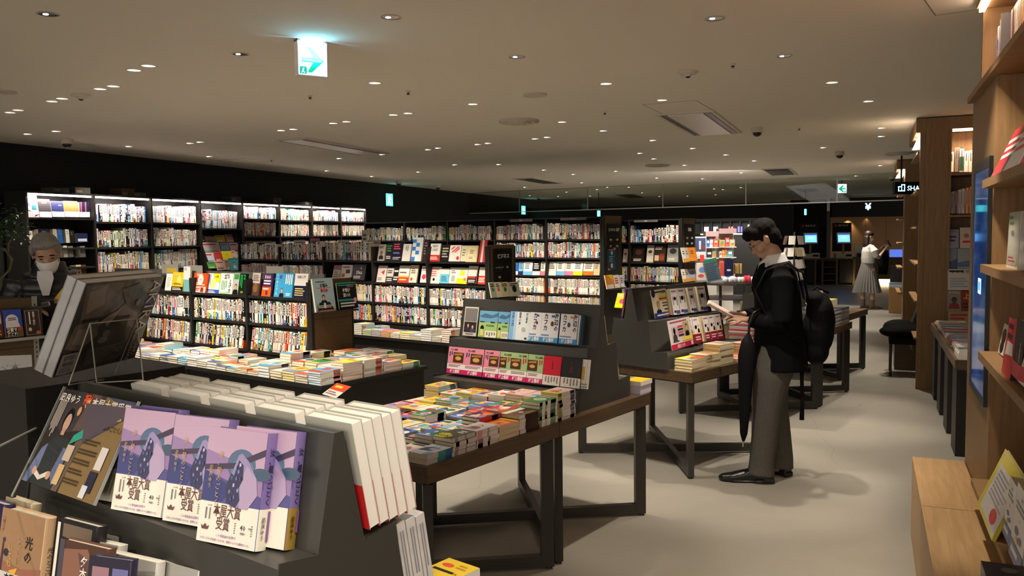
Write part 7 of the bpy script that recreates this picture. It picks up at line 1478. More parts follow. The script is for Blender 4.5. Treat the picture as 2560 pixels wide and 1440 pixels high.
for i, (px, py, D, w_, d_, h_, c, l) in enumerate(((2222, 783, 16.2, .27, .4, .5, c255(150, 112, 64), 'tan wooden box carrying magazines beside the white notice panel'), (2225, 727, 17.0, .24, .3, .9, (.012, .012, .012), 'black cabinet beside the counter, right of the woman'))):
    p = PD(px, py, D); z_ = 0; b = MB(); b.box(0, w_, 0, d_, 0, h_, c, 'satin'); tag(b.build(['display_box', 'small_cabinet'][i], world=Matrix.Translation((p.x, p.y, 0)) @ Matrix.Rotation(R_(-CZ), 4, 'Z')), l, ['box', 'cabinet'][i])
p = PD(2222, 783, 16.2)
for k in range(3): b = MB(); b.box(0, .26, 0, .3, 0, .03, c255(*[(150, 170, 180), (200, 196, 190), (120, 140, 160)][k])); tag(b.build('magazine', world=Matrix.Translation((p.x, p.y, .501+k*.031)) @ Matrix.Rotation(R_(-CZ), 4, 'Z')), f'magazine lying on the tan wooden box, {nth(3-k)} from top', 'magazine', 'magazines on the tan box')
# ---- magazine table before the second cabinet
T6 = fr(CZ, 6.5, .56)
t = table(CZ, 6.5, 9.05, .56, 1.2, 'oak magazine table with black slab legs before the second cabinet', legs=False, group=None)
for k in range(4): b = MB(); y = .1+k*.72; b.box(.02, .6, y, y+.32, 0, .63, m='black_board'); b.build('leg', t)
r = random.Random(15)
for i in range(7):
    for j in range(2):
        n = 3+(i*j+i) % 3+(3 if i == 0 else 0); 
        for k in range(n):
            c = lin(r.choice([(206, 190, 180), (226, 222, 216), (150, 50, 50), (60, 60, 70), (190, 170, 110), (120, 140, 160)])); b = MB(); b.box(0, .25, 0, .31, 0, .012, WHITE if i == 0 else c, 'wrap', cols={'+z': c if i else WHITE})
            if k == n-1: art(b, .25, .31, generic_art(r, c), d0=.0004, M=Matrix.Translation((0, 0, .012)) @ Matrix.Rotation(R_(-90), 4, 'X'), m='wrap')
            tag(b.build('magazine', world=T6 @ Matrix.Translation((.03+j*.28+r.uniform(-.01, .01), .02+i*.35, .7106+k*.0125))), f"magazine on the oak magazine table, {nth(i+1)} pile from the camera, {['aisle', 'wall'][j]} side, {pos(n-k)}", 'magazine', 'magazine piles on the oak magazine table')
# ---- black chair heaped with dark clothes, wooden box, framed boards
pc = P(2226, 940, 0); Wch = at((pc.x, pc.y, 0), CZ)
t = root('chair', Wch, 'black low seat heaped with dark clothes beside the magazine table', 'chair')
for x, y in ((0, 0), (.42, 0), (.42, .4), (0, .4)): b = MB(); b.cyl((x, y, 0), (x, y, .36), .012, col=(.01, .01, .01), m='satin'); b.build('leg', t)
b = MB(); b.box(-.02, .46, -.02, .42, .361, .43, (.008, .008, .008), 'cloth'); b.build('seat', t)
b = MB(); r = random.Random(2)
for k in range(9): b.ball((r.uniform(.0, .5), r.uniform(.05, .35), .46+r.uniform(0, .08)), (r.uniform(.12, .2), .16, r.uniform(.05, .09)), 10, (.006, .006, .007), 'cloth')
o = b.build('folded_coat', world=Wch); mm_ = o.modifiers.new('r', 'REMESH'); mm_.mode = 'VOXEL'; mm_.voxel_size = .02; mm_.use_smooth_shade = True; tag(o, 'heap of black clothes and a bag on the low seat', 'clothes')
b = MB(); b.box(.05, .6, .5, .9, 0, .3, m='oak_end'); tag(b.build('storage_box', world=Wch), 'dark wooden box on the floor behind the black seat', 'box')
for k in range(5):
    p = P(2262+k*7, 850-k*3, .32); b = MB(); b.box(0, .02, 0, .3, 0, .42-.04*k, [(.02, .02, .02), (.25, .24, .22)][k % 2], 'satin'); tag(b.build('framed_board', world=Matrix.Translation((p.x, p.y, .3006)) @ Matrix.Rotation(R_(-CZ), 4, 'Z') @ Matrix.Rotation(R_(18), 4, 'Y')), f"framed board leaning against the cabinet above the wooden box, {nth(k+1)} from left", 'frame', 'framed boards leaning by the cabinet')
# ================================================================== registers far at the back
DK = 25.2
pk = PD(2004, 711, DK); pk.z = 0; pk2 = PD(2137, 711, DK-.2); pk2.z = 0; WK = Matrix.Translation(pk) @ Matrix.Rotation(math.atan2(pk2.y-pk.y, pk2.x-pk.x), 4, 'Z'); LK = (pk2-pk).length
hk = lambda px, py, yo=0: hit(WK, px, py, yo)
t = root('register_counter', WK, 'dark counter with open shelves carrying two self-checkout machines', 'counter'); zt = hk(2070, 646).z
part('worktop', 0, LK, 0, .6, zt-.04, zt, m='oak_end')
for px in (2006, 2036, 2054, 2090, 2132): x = hk(px, 680).x; part('upright', x, x+.06, .01, .58, 0, zt-.041, m='oak_end')
for k in range(4): part('shelf_board', hk(2054, 680).x+.061, hk(2090, 680).x-.001, .02, .57, .12+k*.2, .14+k*.2, m='oak_end')
part('back_panel', 0, LK, .585, .6, 0, zt-.041, m='black_board')
part('door', hk(2010, 680).x+.07, hk(2036, 680).x-.01, .02, .04, .05, zt-.06, m='black_board'); part('door', hk(2095, 680).x+.05, hk(2132, 680).x-.01, .02, .04, .05, zt-.06, m='black_board')
for i, (px, sx) in enumerate(((2030, 'left'), (2113, 'right'))):
    c = hk(px, 640).x; t = root('self_checkout', WK @ Matrix.Translation((c, .1, zt+.0005)), f'{sx} self-checkout machine with glowing blue screen', 'register', 'self-checkout machines')
    b = MB(); b.box(-.24, .0, .0, .3, 0, .14, c255(190, 186, 176), 'satin'); b.build('cash_unit', t); b = MB(); b.box(.01, .25, 0, .3, 0, .16, c255(206, 202, 192), 'satin'); b.box(.04, .22, -.002, -.0005, .05, .12, (.02, .02, .02)); b.build('note_unit', t)
    b = MB(); b.box(-.03, .03, .12, .18, .161, .42, c255(150, 120, 90), 'satin'); b.build('stand', t)
    MS = Matrix.Translation((0, .08, .62)) @ Matrix.Rotation(R_(-14), 4, 'X'); b = MB(); b.box(-.2, .2, 0, .05, -.17, .17, c255(206, 206, 206), 'satin', M=MS); b.build('monitor', t)
    b = MB(); b.box(-.17, .17, -.004, -.001, -.13, .13, c255(96, 165, 240), 'lit', M=MS); b.box(-.17, .17, -.006, -.0045, .09, .13, c255(40, 60, 130), 'lit', M=MS); b.box(-.08, .08, -.006, -.0045, -.03, .05, c255(130, 200, 250), 'lit', M=MS); b.build('display', t)
    b = MB(); b.box(-.28, .28, .3, .33, .2, 1.08, (.008, .008, .008), 'satin'); b.build('backboard', t)
    b = MB(); b.text('セルフレジ', .03, 1.0, .075, WHITE, -.2985, squeeze=.8); b.rect(-.22, .965, -.16, 1.03, RED, -.2985); b.build('lettering', t)
# long wooden counter, wood back wall and fascia with the yen sign
p0 = PD(2138, 706, 24.6); p0.z = 0; p1 = PD(2262, 702, 24.2); p1.z = 0; WQ = Matrix.Translation(p0) @ Matrix.Rotation(math.atan2(p1.y-p0.y, p1.x-p0.x), 4, 'Z'); LQ = (p1-p0).length
hq = lambda px, py, yo=0: hit(WQ, px, py, yo)
t = root('service_counter', WQ, 'long wooden service counter behind the woman with a lit plinth', 'counter'); zt = hq(2200, 643).z; zb_ = hq(2200, 698).z
part('front_panel', 0, LQ, 0, .05, zb_, zt-.04, m='oak_end'); part('worktop', -.02, LQ, -.05, .6, zt-.039, zt, m='oak_end')
b = MB(); b.box(.05, LQ, .12, .14, .0, zb_-.001, c255(255, 220, 170), 'lit2'); b.build('lit_plinth', t)
for i, (px, w_, h_, c, l, cm) in enumerate(((2145, .3, .35, (206, 202, 196), 'white register at the left end of the long counter', 0), (2148, .5, .12, (20, 18, 18), 'black box on the long counter behind the woman', 0), (2232, .5, .22, (60, 80, 150), 'open laptop-like screen glowing violet on the counter', 1))):
    c_ = hq(px, 640).x; b = MB(); b.box(0, w_, .1+.15*(i == 0), .3, 0, h_, lin(c), 'lit' if cm else 'satin'); tag(b.build(['cash_register', 'black_box', 'counter_screen'][i], world=WQ @ Matrix.Translation((c_-.05, 0, zt+.0005+(.1205 if i == 0 else 0)*0)) @ Matrix.Translation((0, .12 if i == 0 else 0, 0))), l, ['register', 'box', 'screen'][i])
pw = PD(2076, 600, 27.2); pw2 = PD(2275, 600, 26.6); WB = Matrix.Translation((pw.x, pw.y, 0)) @ Matrix.Rotation(math.atan2(pw2.y-pw.y, pw2.x-pw.x), 4, 'Z'); LB = (pw2-pw).length
b = MB(); b.box(0, LB+1.5, 0, .1, 0, 2.08, m='oak_h')
for k in range(7): b.box(.45+k*.62, .458+k*.62, -.002, -.0005, 0, 2.08, (.03, .02, .01))
struct(b.build('wall_register', world=WB))
b = MB(); b.box(-.02, LB+1.5, -.5, .1, 2.082, 2.70, m='wall_dark'); struct(b.build('trim_fascia', world=WB))
t = root('yen_sign', WB @ Matrix.Translation((hit(WB, 2170, 524, -.5).x, -.502, 2.4)), 'glowing white-blue yen symbol on the black fascia above the registers', 'sign')
b = MB(); b.text('¥', 0, 0, .28, c255(170, 240, 255), .01, m='lit2', bold=.03); b.build('symbol', t)
for k in range(5): spot((WB @ Vector((.5+k*.6, 0, 0))).x, (WB @ Vector((0, 0, 0))).y-.25, 16, 0, .25, 90, col=(1, .75, .45), z=2.06)  # extra warm beams added to light the register wall, no fittings
# corridor opening left of the registers
b = MB(); b.box(-1.2, -.03, .8, .9, 0, 2.7, m='wall_dark'); struct(b.build('wall_corridor', world=WB))
# the green running-man signs
def exit_plate(W, w, h, label, name='exit_sign', cat='sign'):
    t = root(name, W, label, cat); b = MB(); b.box(0, w, 0, .02, 0, h, c255(90, 130, 130), 'satin'); b.build('housing', t)
    b = MB(); b.box(.006, w-.006, -.004, -.0005, .006, h-.006, c255(60, 210, 200), 'lit2')
    wh = c255(210, 255, 240)
    for pl in ([(.35, .8), (.55, .86), (.6, .74), (.42, .7)], [(.35, .7), (.62, .68), (.5, .4), (.36, .42)], [(.36, .42), (.5, .42), (.75, .16), (.66, .12)], [(.36, .44), (.46, .4), (.3, .12), (.2, .16)], [(.58, .66), (.8, .54), (.76, .48), (.55, .58)]): b.poly([(x*w, z*h) for x, z in pl], wh, .0046, 'lit2')
    b.build('lit_face', t)
Wl = fr(AZ, 0, -8.815) @ Matrix.Rotation(R_(90), 4, 'Z')
for i, (x0, x1, yt, yb) in enumerate(((963, 980, 483, 515), (1302, 1312, 514, 536))):
    a = hit(Wl, x0, yb); c = hit(Wl, x1, yb); e = hit(Wl, x0, yt); exit_plate(Wl @ Matrix.Translation((a.x, -.022, a.z)), c.x-a.x, e.z-a.z, ['green running-man exit sign high on the dark left wall', 'green exit sign farther along the dark left wall, seen through glass'][i])
for x, y, l in ((1497, 534, 'small teal lit exit sign above the tall bookcase end'), (2014, 530, 'thin cyan lit sign in the dark corridor')):
    p = PD(x, y, 22.5); b = MB(); b.box(-.025 if x > 1900 else -.04, .025 if x > 1900 else .04, 0, .03, -.08, .08, c255(80, 220, 225), 'lit2'); b.box(-.01, .01, .031, .05, -.08, CEIL-p.z-.002, (.01, .01, .01)); tag(b.build('exit_sign', world=Matrix.Translation(p)), l, 'sign')
# ceiling-hung arrow signs
def arrow_sign(W, w, h, d, label, flip=False, run=True):
    """box hanging, face towards -y, lower left corner at the origin"""
    t = root('arrow_sign', W, label, 'sign', 'green arrow exit signs hanging from the ceiling'); f = -1 if flip else 1
    b = MB(); b.box(0, w, 0, d, 0, h, c255(226, 222, 214), 'satin'); b.build('housing', t)
    b = MB(); b.box(.004, w-.004, -.002, -.0005, .006, h-.012, c255(225, 248, 255), 'lit'); g = c255(0, 130, 100)
    X = lambda x: (w*(x if not flip else 1-x))
    b.poly([(X(.12), h*.53), (X(.5), h*.53), (X(.3), h*.84), (X(.46), h*.84), (X(.88), h*.46), (X(.46), h*.1) , (X(.3), h*.1), (X(.5), h*.39), (X(.12), h*.39)][:3]+[(X(.46), h*.84), (X(.88), h*.46)], g, .0026, 'lit')
    b.poly([(X(.88), h*.46), (X(.46), h*.1), (X(.3), h*.1), (X(.5), h*.39), (X(.5), h*.53)], g, .0026, 'lit'); b.poly([(X(.12), h*.39), (X(.5), h*.39), (X(.5), h*.53), (X(.12), h*.53)], g, .0026, 'lit')
    x0 = X(.05) if not flip else X(.3); b.rect(x0, h*.05, x0+w*.24, h*.26, c255(10, 120, 105), .003, 'lit')
    for pl in ([(.4, .75), (.6, .8), (.62, .68), (.45, .66)], [(.4, .66), (.62, .64), (.5, .4), (.38, .4)], [(.4, .4), (.52, .4), (.75, .14), (.64, .12)], [(.38, .42), (.46, .38), (.3, .12), (.2, .14)]): b.poly([(x0+x*w*.24, h*(.05+z*.21)) for x, z in pl], c255(225, 248, 255), .0034, 'lit')
    b.build('lit_face', t)
p = P(743, 95, CEIL); aa = 58
Wf = Matrix.Translation((p.x, p.y, 0)) @ Matrix.Rotation(R_(90-aa), 4, 'Z'); a = hit(Wf, 743, 187); c = hit(Wf, 817, 197); e = hit(Wf, 743, 93)
zt_ = min(e.z, CEIL-.012)
arrow_sign(Wf @ Matrix.Translation((0, 0, a.z)), c.x-a.x, zt_-a.z, .06, 'large white hanging sign with green right arrow and running man')
b = MB(); b.box(.0, c.x-a.x, .0, .06, zt_+.0005, CEIL-.0005, (.1, .09, .08)); tag(b.build('mounting_plate', world=Wf), 'thin ceiling plate above the large arrow sign', 'plate')
l = bpy.data.lights.new('sign_glow', 'AREA'); l.size = .12; l.energy = 2.2; l.color = (.25, .6, 1); o = bpy.data.objects.new('sign_glow', l); COL.objects.link(o); o.matrix_world = Wf @ Matrix.Translation(((c.x-a.x)/2, -.012, zt_-.05)) @ Matrix.Rotation(R_(90), 4, 'X'); o['kind'] = 'helper'
pS = PD(2093, 483, 18.3); pT = PD(2117, 459, 18.3); W = Matrix.Translation(pS)
arrow_sign(W, pT.x-pS.x, pT.z-pS.z, .05, 'distant white hanging sign with green left arrow', True)
b = MB(); b.box(.09, .11, .02, .03, pT.z-pS.z+.001, CEIL-pS.z-.001, (.1, .1, .1)); tag(b.build('hanger_rod', world=W), 'thin rod holding the distant arrow sign', 'rod')
# ================================================================== the people
mat('skin_tone', (.42, .25, .17), .5, spec=.4); mat('skin_pale', (.50, .33, .25), .5, spec=.4)
mat('suit_cloth', (.004, .004, .0046), .9, spec=.08, noise=(60, .25)); mat('trouser_cloth', (.075, .070, .062), .9, spec=.15, noise=(90, .3)); mat('puffer', (.012, .013, .018), .38, spec=.45)
mat('shirt', (.62, .62, .62), .8, spec=.2); mat('hair_black', (.005, .004, .004), .85, spec=.12, noise=(80, .4)); mat('hair_grey', (.19, .18, .17), .6, noise=(70, .45)); mat('hair_brown', (.025, .010, .007), .5, noise=(80, .4))
mat('leather', (.006, .006, .006), .28, spec=.5); mat('nylon', (.005, .005, .006), .85, spec=.12, noise=(25, .3)); mat('mask_white', (.68, .68, .68), .85); mat('skirt_cloth', (.16, .155, .14), .85, noise=(50, .2)); mat('blouse', (.56, .54, .50), .85); mat('boot', (.16, .10, .065), .6); mat('bag_cream', (.5, .42, .33), .6)
mat('eye_dark', (.01, .008, .008), .2); mat('lip', (.32, .13, .1), .5)
def organic(name, fn, m, vox, par, smooth=2, rem=True):
    b = MB(); fn(b)
    me = bpy.data.meshes.new(name); me.from_pydata(b.v, [], b.f); me.materials.append(MATS[m])
    for p in me.polygons: p.use_smooth = True
    o = bpy.data.objects.new(name, me); COL.objects.link(o)
    if rem:
        r = o.modifiers.new('r', 'REMESH'); r.mode = 'VOXEL'; r.voxel_size = vox; r.use_smooth_shade = True
        if smooth: s = o.modifiers.new('s', 'SMOOTH'); s.factor = .5; s.iterations = smooth
        dg = bpy.context.evaluated_depsgraph_get(); m2 = bpy.data.meshes.new_from_object(o.evaluated_get(dg)); o.modifiers.clear(); o.data = m2
        if not len(m2.materials): m2.materials.append(MATS[m])
        for p in m2.polygons: p.use_smooth = True
    o.parent = par; return o
def hand(b, wrist, d, up, s=1.0, curl=.9, thumb=1):
    """palm from the wrist along d; up is the back of the hand; fingers bend towards the palm"""
    d = Vector(d).normalized(); up = Vector(up); up = (up-d*up.dot(d)).normalized(); sd = d.cross(up); w = Vector(wrist)
    loft(b, [w-d*.02*s, w+d*.02*s, w+d*.055*s, w+d*.088*s], [(.024*s, .02*s), (.032*s, .017*s), (.04*s, .015*s), (.037*s, .012*s)], 10, side=sd)
    for k, (o_, L) in enumerate(((-.03, .062), (-.010, .072), (.010, .068), (.029, .054))):
        p = w+d*.084*s+sd*o_*s; a = 0; pts = [p-d*.015*s, p]
        for j, f in enumerate((.42, .33, .25)):
            a += curl*(.55, .65, .45)[j]; p = p+(d*math.cos(a)-up*math.sin(a))*L*f*s; pts.append(p.copy())
        loft(b, pts, [(.009*s, .009*s), (.0088*s, .0088*s), (.0082*s, .008*s), (.0074*s, .007*s), (.0055*s, .005*s)], 8, side=sd)
    p = w+d*.028*s-sd*.026*s*thumb; q_ = (d*.6-sd*.7*thumb-up*.3).normalized(); r_ = (d*.9-sd*.15*thumb-up*.5).normalized()
    loft(b, [p, p+q_*.032*s, p+q_*.032*s+r_*.028*s, p+q_*.032*s+r_*.05*s], [(.012*s, .012*s), (.0105*s, .0105*s), (.0095*s, .009*s), (.006*s, .006*s)], 8)
def head(b, H, s=1.0):
    """skull, jaw, nose, ears in head frame H: y forward, z up"""
    E = lambda c, r, n=14: b.ball((c[0]*s, c[1]*s, c[2]*s), tuple(x*s for x in r), n, M=H)
    E((0, -.008, .03), (.076, .094, .088)); E((0, .02, -.02), (.066, .075, .08)); E((0, .036, -.07), (.047, .05, .045)); E((0, .062, -.092), (.024, .022, .02)); E((0, .072, .028), (.055, .02, .02))
    for sx in (-1, 1):
        E((sx*.045, .052, -.03), (.026, .03, .028)); E((sx*.032, .076, .018), (.02, .012, .01))
        b.ball((sx*.079*s, -.004*s, -.008*s), (.009*s, .02*s, .032*s), 10, M=H); b.ball((sx*.082*s, -.012*s, .004*s), (.009*s, .016*s, .02*s), 10, M=H)
    b.prism([(.088*s, .015*s), (.116*s, -.033*s), (.108*s, -.042*s), (.08*s, -.045*s), (.075*s, .015*s)], -.012*s, .012*s, M=H, ax=0); E((0, .1, -.034), (.017, .014, .011), 10)
    E((0, .088, -.062), (.024, .012, .009), 10); E((0, .086, -.073), (.022, .011, .008), 10)
def face_bits(par, H, s=1.0, mouth=True, closed=False):
    for sx, nm in ((-1, 'eye'), (1, 'eye')):
        b = MB(); b.ball((sx*.031*s, .081*s, .004*s), (.013*s, .008*s, .0035*s if closed else .006*s), 10, m='eye_dark', M=H); b.build(nm, par)
        b = MB(); b.ball((sx*.033*s, .089*s, .029*s), (.018*s, .006*s, .004*s), 10, m='hair_black', M=H); b.build('eyebrow', par)
    if mouth: b = MB(); b.ball((0, .096*s, -.067*s), (.021*s, .005*s, .0035*s), 10, m='lip', M=H); b.build('mouth', par)
# ---------------------------------------------------------------- the man in the dark suit
pm = P(1930, 1196); WM = at((pm.x, pm.y, 0), -78)
man = root('person', WM, 'standing man in dark suit and glasses, reading a booklet, black backpack', 'person')
HM = Matrix.Translation((0, .062, 1.572)) @ Matrix.Rotation(R_(-36), 4, 'X')
def mbody(b):
    head(b, HM)
    loft(b, [(0, -.03, 1.36), (0, -.015, 1.44), (0, .02, 1.50), (0, .04, 1.54)], [(.09, .07), (.056, .058), (.053, .056), (.055, .06)], 12, side=(1, 0, 0))
    loft(b, [(0, -.03, .86), (0, -.03, 1.0), (0, -.02, 1.15), (0, -.02, 1.28), (0, -.03, 1.38)], [(.15, .1), (.135, .095), (.15, .1), (.17, .1), (.13, .07)], 14, side=(1, 0, 0))
    for s, sh, el, wr, an in ((-1, (-.17, -.03, 1.35), (-.225, -.02, 1.07), (-.10, .175, 1.06), (-.10, .075, .09)), (1, (.17, -.03, 1.35), (.225, 0, 1.08), (.11, .20, 1.07), (.10, -.065, .09))):
        loft(b, [sh, ((sh[0]+el[0])/2, (sh[1]+el[1])/2, (sh[2]+el[2])/2), el], [(.05, .05), (.046, .046), (.038, .038)], 10); loft(b, [el, ((el[0]+wr[0])/2, (el[1]+wr[1])/2, (el[2]+wr[2])/2), wr], [(.037, .037), (.034, .034), (.024, .02)], 10)
        loft(b, [(s*.09, -.03, .9), (s*.1, an[1]*.3, .7), (s*.1, an[1]*.6+.01, .48), (s*.1, an[1]*.9-.01, .28), an], [(.085, .09), (.075, .08), (.056, .06), (.052, .056), (.034, .04)], 12, side=(1, 0, 0))
        loft(b, [(an[0], an[1]-.04, .05), (an[0], an[1]+.06, .045), (an[0], an[1]+.15, .03)], [(.03, .03), (.036, .028), (.034, .015)], 10)
    hand(b, (-.10, .175, 1.06), (.25, .9, .12), (-.3, .1, 1), curl=.8, thumb=1); hand(b, (.11, .20, 1.07), (-.3, .9, .12), (.3, .1, 1), curl=.8, thumb=-1)
body = organic('body', mbody, 'skin_tone', .0055, man, 3); face_bits(man, HM, closed=True)
def mhair(b):
    for c, r in (((0, -.022, .058), (.085, .098, .078)), ((0, -.05, .0), (.078, .062, .075)), ((0, -.062, -.04), (.062, .04, .045)), ((0, .045, .098), (.07, .05, .032)), ((.02, .075, .082), (.05, .03, .028)), ((-.03, .078, .074), (.035, .026, .028)), ((-.066, .03, .06), (.02, .04, .04)), ((.066, .03, .06), (.02, .04, .04)), ((-.074, .012, .03), (.012, .018, .035)), ((.074, .012, .03), (.012, .018, .035))): b.ball(c, r, 14, M=HM)
organic('hair', mhair, 'hair_black', .006, man, 2)
b = MB()
for sx in (-1, 1):
    pts = [(sx*.033+.021*math.cos(a*math.pi/6), .1+.004*abs(math.sin(a)), .001+.017*math.sin(a*math.pi/6)) for a in range(13)]; b.tube([tuple(p) for p in pts], .0012, 5, (.05, .04, .03), 'satin', HM)
    b.cyl(HM @ Vector((sx*.054, .1, .004)), HM @ Vector((sx*.082, .0, .006)), .0013, n=5, col=(.1, .08, .05), m='satin')
b.cyl(HM @ Vector((-.012, .102, .004)), HM @ Vector((.012, .102, .004)), .0013, n=5, col=(.1, .08, .05), m='satin'); b.build('glasses', man)
def mjack(b):
    loft(b, [(0, -.045, .735), (0, -.045, .82), (0, -.035, .95), (0, -.03, 1.08), (0, -.02, 1.24), (0, -.03, 1.35), (0, -.035, 1.395), (0, -.03, 1.425)], [(.215, .175), (.21, .168), (.198, .155), (.195, .148), (.215, .145), (.205, .115), (.15, .09), (.078, .07)], 20, side=(1, 0, 0))
    for s, el, wr in ((-1, (-.24, -.03, 1.06), (-.115, .15, 1.055)), (1, (.235, 0, 1.07), (.12, .17, 1.065))):
        loft(b, [(s*.16, -.03, 1.38), (s*.2, -.032, 1.33), (s*.225, -.035, 1.2), el], [(.06, .07), (.07, .078), (.066, .07), (.06, .064)], 14); loft(b, [(el[0], el[1]-.02, el[2]), ((el[0]+wr[0])/2, (el[1]+wr[1])/2, (el[2]+wr[2])/2-.005), wr], [(.06, .062), (.055, .056), (.045, .045)], 14)
    b.prism([(.1, 1.16), (.135, 1.3), (.095, 1.41), (.06, 1.43), (.08, 1.3)], -.09, -.03, ax=0); b.prism([(.1, 1.16), (.135, 1.3), (.095, 1.41), (.06, 1.43), (.08, 1.3)], .03, .09, ax=0)
organic('jacket', mjack, 'suit_cloth', .009, man, 2)
def mtr(b):
    for s, ky, ay in ((-1, .04, .075), (1, -.02, -.065)):
        loft(b, [(s*.075, -.04, .95), (s*.09, -.03, .84), (s*.1, 0+ky*.3, .68), (s*.1, ky, .48), (s*.1, (ky+ay)/2, .3), (s*.1, ay, .12), (s*.1, ay+.005, .05)], [(.105, .135), (.105, .13), (.095, .11), (.08, .088), (.074, .084), (.07, .08), (.076, .088)], 16, side=(1, 0, 0))
organic('trousers', mtr, 'trouser_cloth', .008, man, 3)
def mshoe(s):
    def f(b):
        if s < 0: M = Matrix.Translation((-.1, .06, 0))
        else: M = Matrix.Translation((.1, -.075, 0)) @ Matrix.Rotation(R_(-55), 4, 'Z')
        loft(b, [(0, -.06, .04), (0, -.02, .05), (0, .05, .052), (0, .12, .045), (0, .2, .032), (0, .26, .025), (0, .285, .02)], [(.03, .036), (.037, .046), (.037, .048), (.042, .038), (.047, .028), (.036, .022), (.014, .012)], 14, M=M, side=(1, 0, 0)); b.box(-.035, .035, -.065, -.0, .001, .03, M=M)
        loft(b, [(0, -.06, .008), (0, .05, .008), (0, .18, .008), (0, .27, .008)], [(.035, .007), (.035, .007), (.05, .007), (.025, .007)], 12, M=M, side=(1, 0, 0))
    return f
organic('shoe', mshoe(-1), 'leather', .006, man, 1); organic('shoe', mshoe(1), 'leather', .006, man, 1)
def mcol(b):
    loft(b, [(0, -.02, 1.395), (0, -.008, 1.44), (0, -.002, 1.478)], [(.085, .082), (.072, .074), (.062, .066)], 18, side=(1, 0, 0)); b.prism([(.05, 1.385), (.1, 1.375), (.09, 1.42), (.055, 1.455)], -.05, .05, ax=0)
organic('shirt_collar', mcol, 'shirt', .005, man, 1)
t = root('backpack', WM, 'black backpack hanging low on the suited man\'s back, strap dangling', 'backpack')
def mbp(b):
    for c, r in (((0, -.285, 1.10), (.15, .085, .13)), ((0, -.275, .98), (.155, .10, .16)), ((0, -.265, .86), (.14, .08, .1)), ((0, -.33, 1.05), (.11, .05, .11)), ((-.03, -.25, 1.19), (.10, .06, .06))): b.ball(c, r, 16)
organic('bag_body', mbp, 'nylon', .012, t, 2)
for s in (-1, 1):
    b = MB(); loft(b, [(s*.1, -.2, 1.18), (s*.135, -.165, 1.36), (s*.14, -.07, 1.425), (s*.14, .06, 1.38), (s*.15, .125, 1.25), (s*.19, .06, 1.08), (s*.17, -.13, .93)], [(.028, .006)]*7, 8, m='nylon', side=(1, 0, 0)); b.build('shoulder_strap', t)
b = MB(); b.tube([(-.04, -.2, 1.21), (-.045, -.26, 1.27), (-.05, -.33, 1.23)], .008, 8, m='nylon'); b.build('top_handle', t)
b = MB(); loft(b, [(-.1, -.17, .8), (-.11, -.165, .7), (-.11, -.17, .55), (-.11, -.168, .42)], [(.003, .013), (.003, .012), (.003, .012), (.004, .015)], 8, m='nylon', side=(1, 0, 0)); b.build('hanging_strap', t)
b = MB(); b.tube([(-.14, -.13, .80), (-.145, -.2, .76), (-.14, -.24, .79), (-.14, -.22, .83)], .002, 6, m='nylon'); b.build('cord_loop', t)
t = root('umbrella', WM, 'black folded umbrella hooked over the suited man\'s arm', 'umbrella')
b = MB(); loft(b, [(-.2, .17, .98), (-.2, .175, .93), (-.2, .18, .84), (-.2, .185, .7), (-.2, .19, .5), (-.2, .195, .34), (-.2, .197, .29)], [(.012, .012), (.034, .04), (.05, .055), (.042, .048), (.034, .036), (.022, .024), (.008, .008)], 10, m='nylon'); b.build('canopy', t)
b = MB(); b.cyl((-.2, .197, .29), (-.2, .199, .255), .004, n=8, col=(.3, .3, .3), m='satin'); b.build('tip', t)
b = MB(); b.tube([(-.2, .17, .97), (-.2, .165, 1.04), (-.205, .14, 1.115), (-.17, .1, 1.135), (-.13, .075, 1.10)], .008, 8, m='leather'); b.build('handle', t)
t = root('booklet', WM @ Matrix.Translation((0, .345, 1.105)) @ Matrix.Rotation(R_(28), 4, 'X'), 'open white booklet held by the suited man', 'booklet')
for s in (-1, 1):
    b = MB(); M = Matrix.Rotation(R_(-s*12), 4, 'Y'); b.box(0 if s > 0 else -.11, .11 if s > 0 else 0, -.085, .085, 0, .004, c255(216, 196, 190), M=M); b.box(.01 if s > 0 else -.1, .1 if s > 0 else -.01, -.07, .07, .0042, .0046, c255(190, 170, 166), M=M); b.build('page', t)
    b = MB(); b.box(0 if s > 0 else -.112, .112 if s > 0 else 0, -.087, .087, -.0025, -.0004, c255(206, 190, 186), M=M)
    for k in range(2): b.box(s*.03-.015, s*.03+.015, -.05+.05*k, -.02+.05*k, -.0031, -.0026, c255(120, 116, 120), M=M)
    b.build('cover', t)
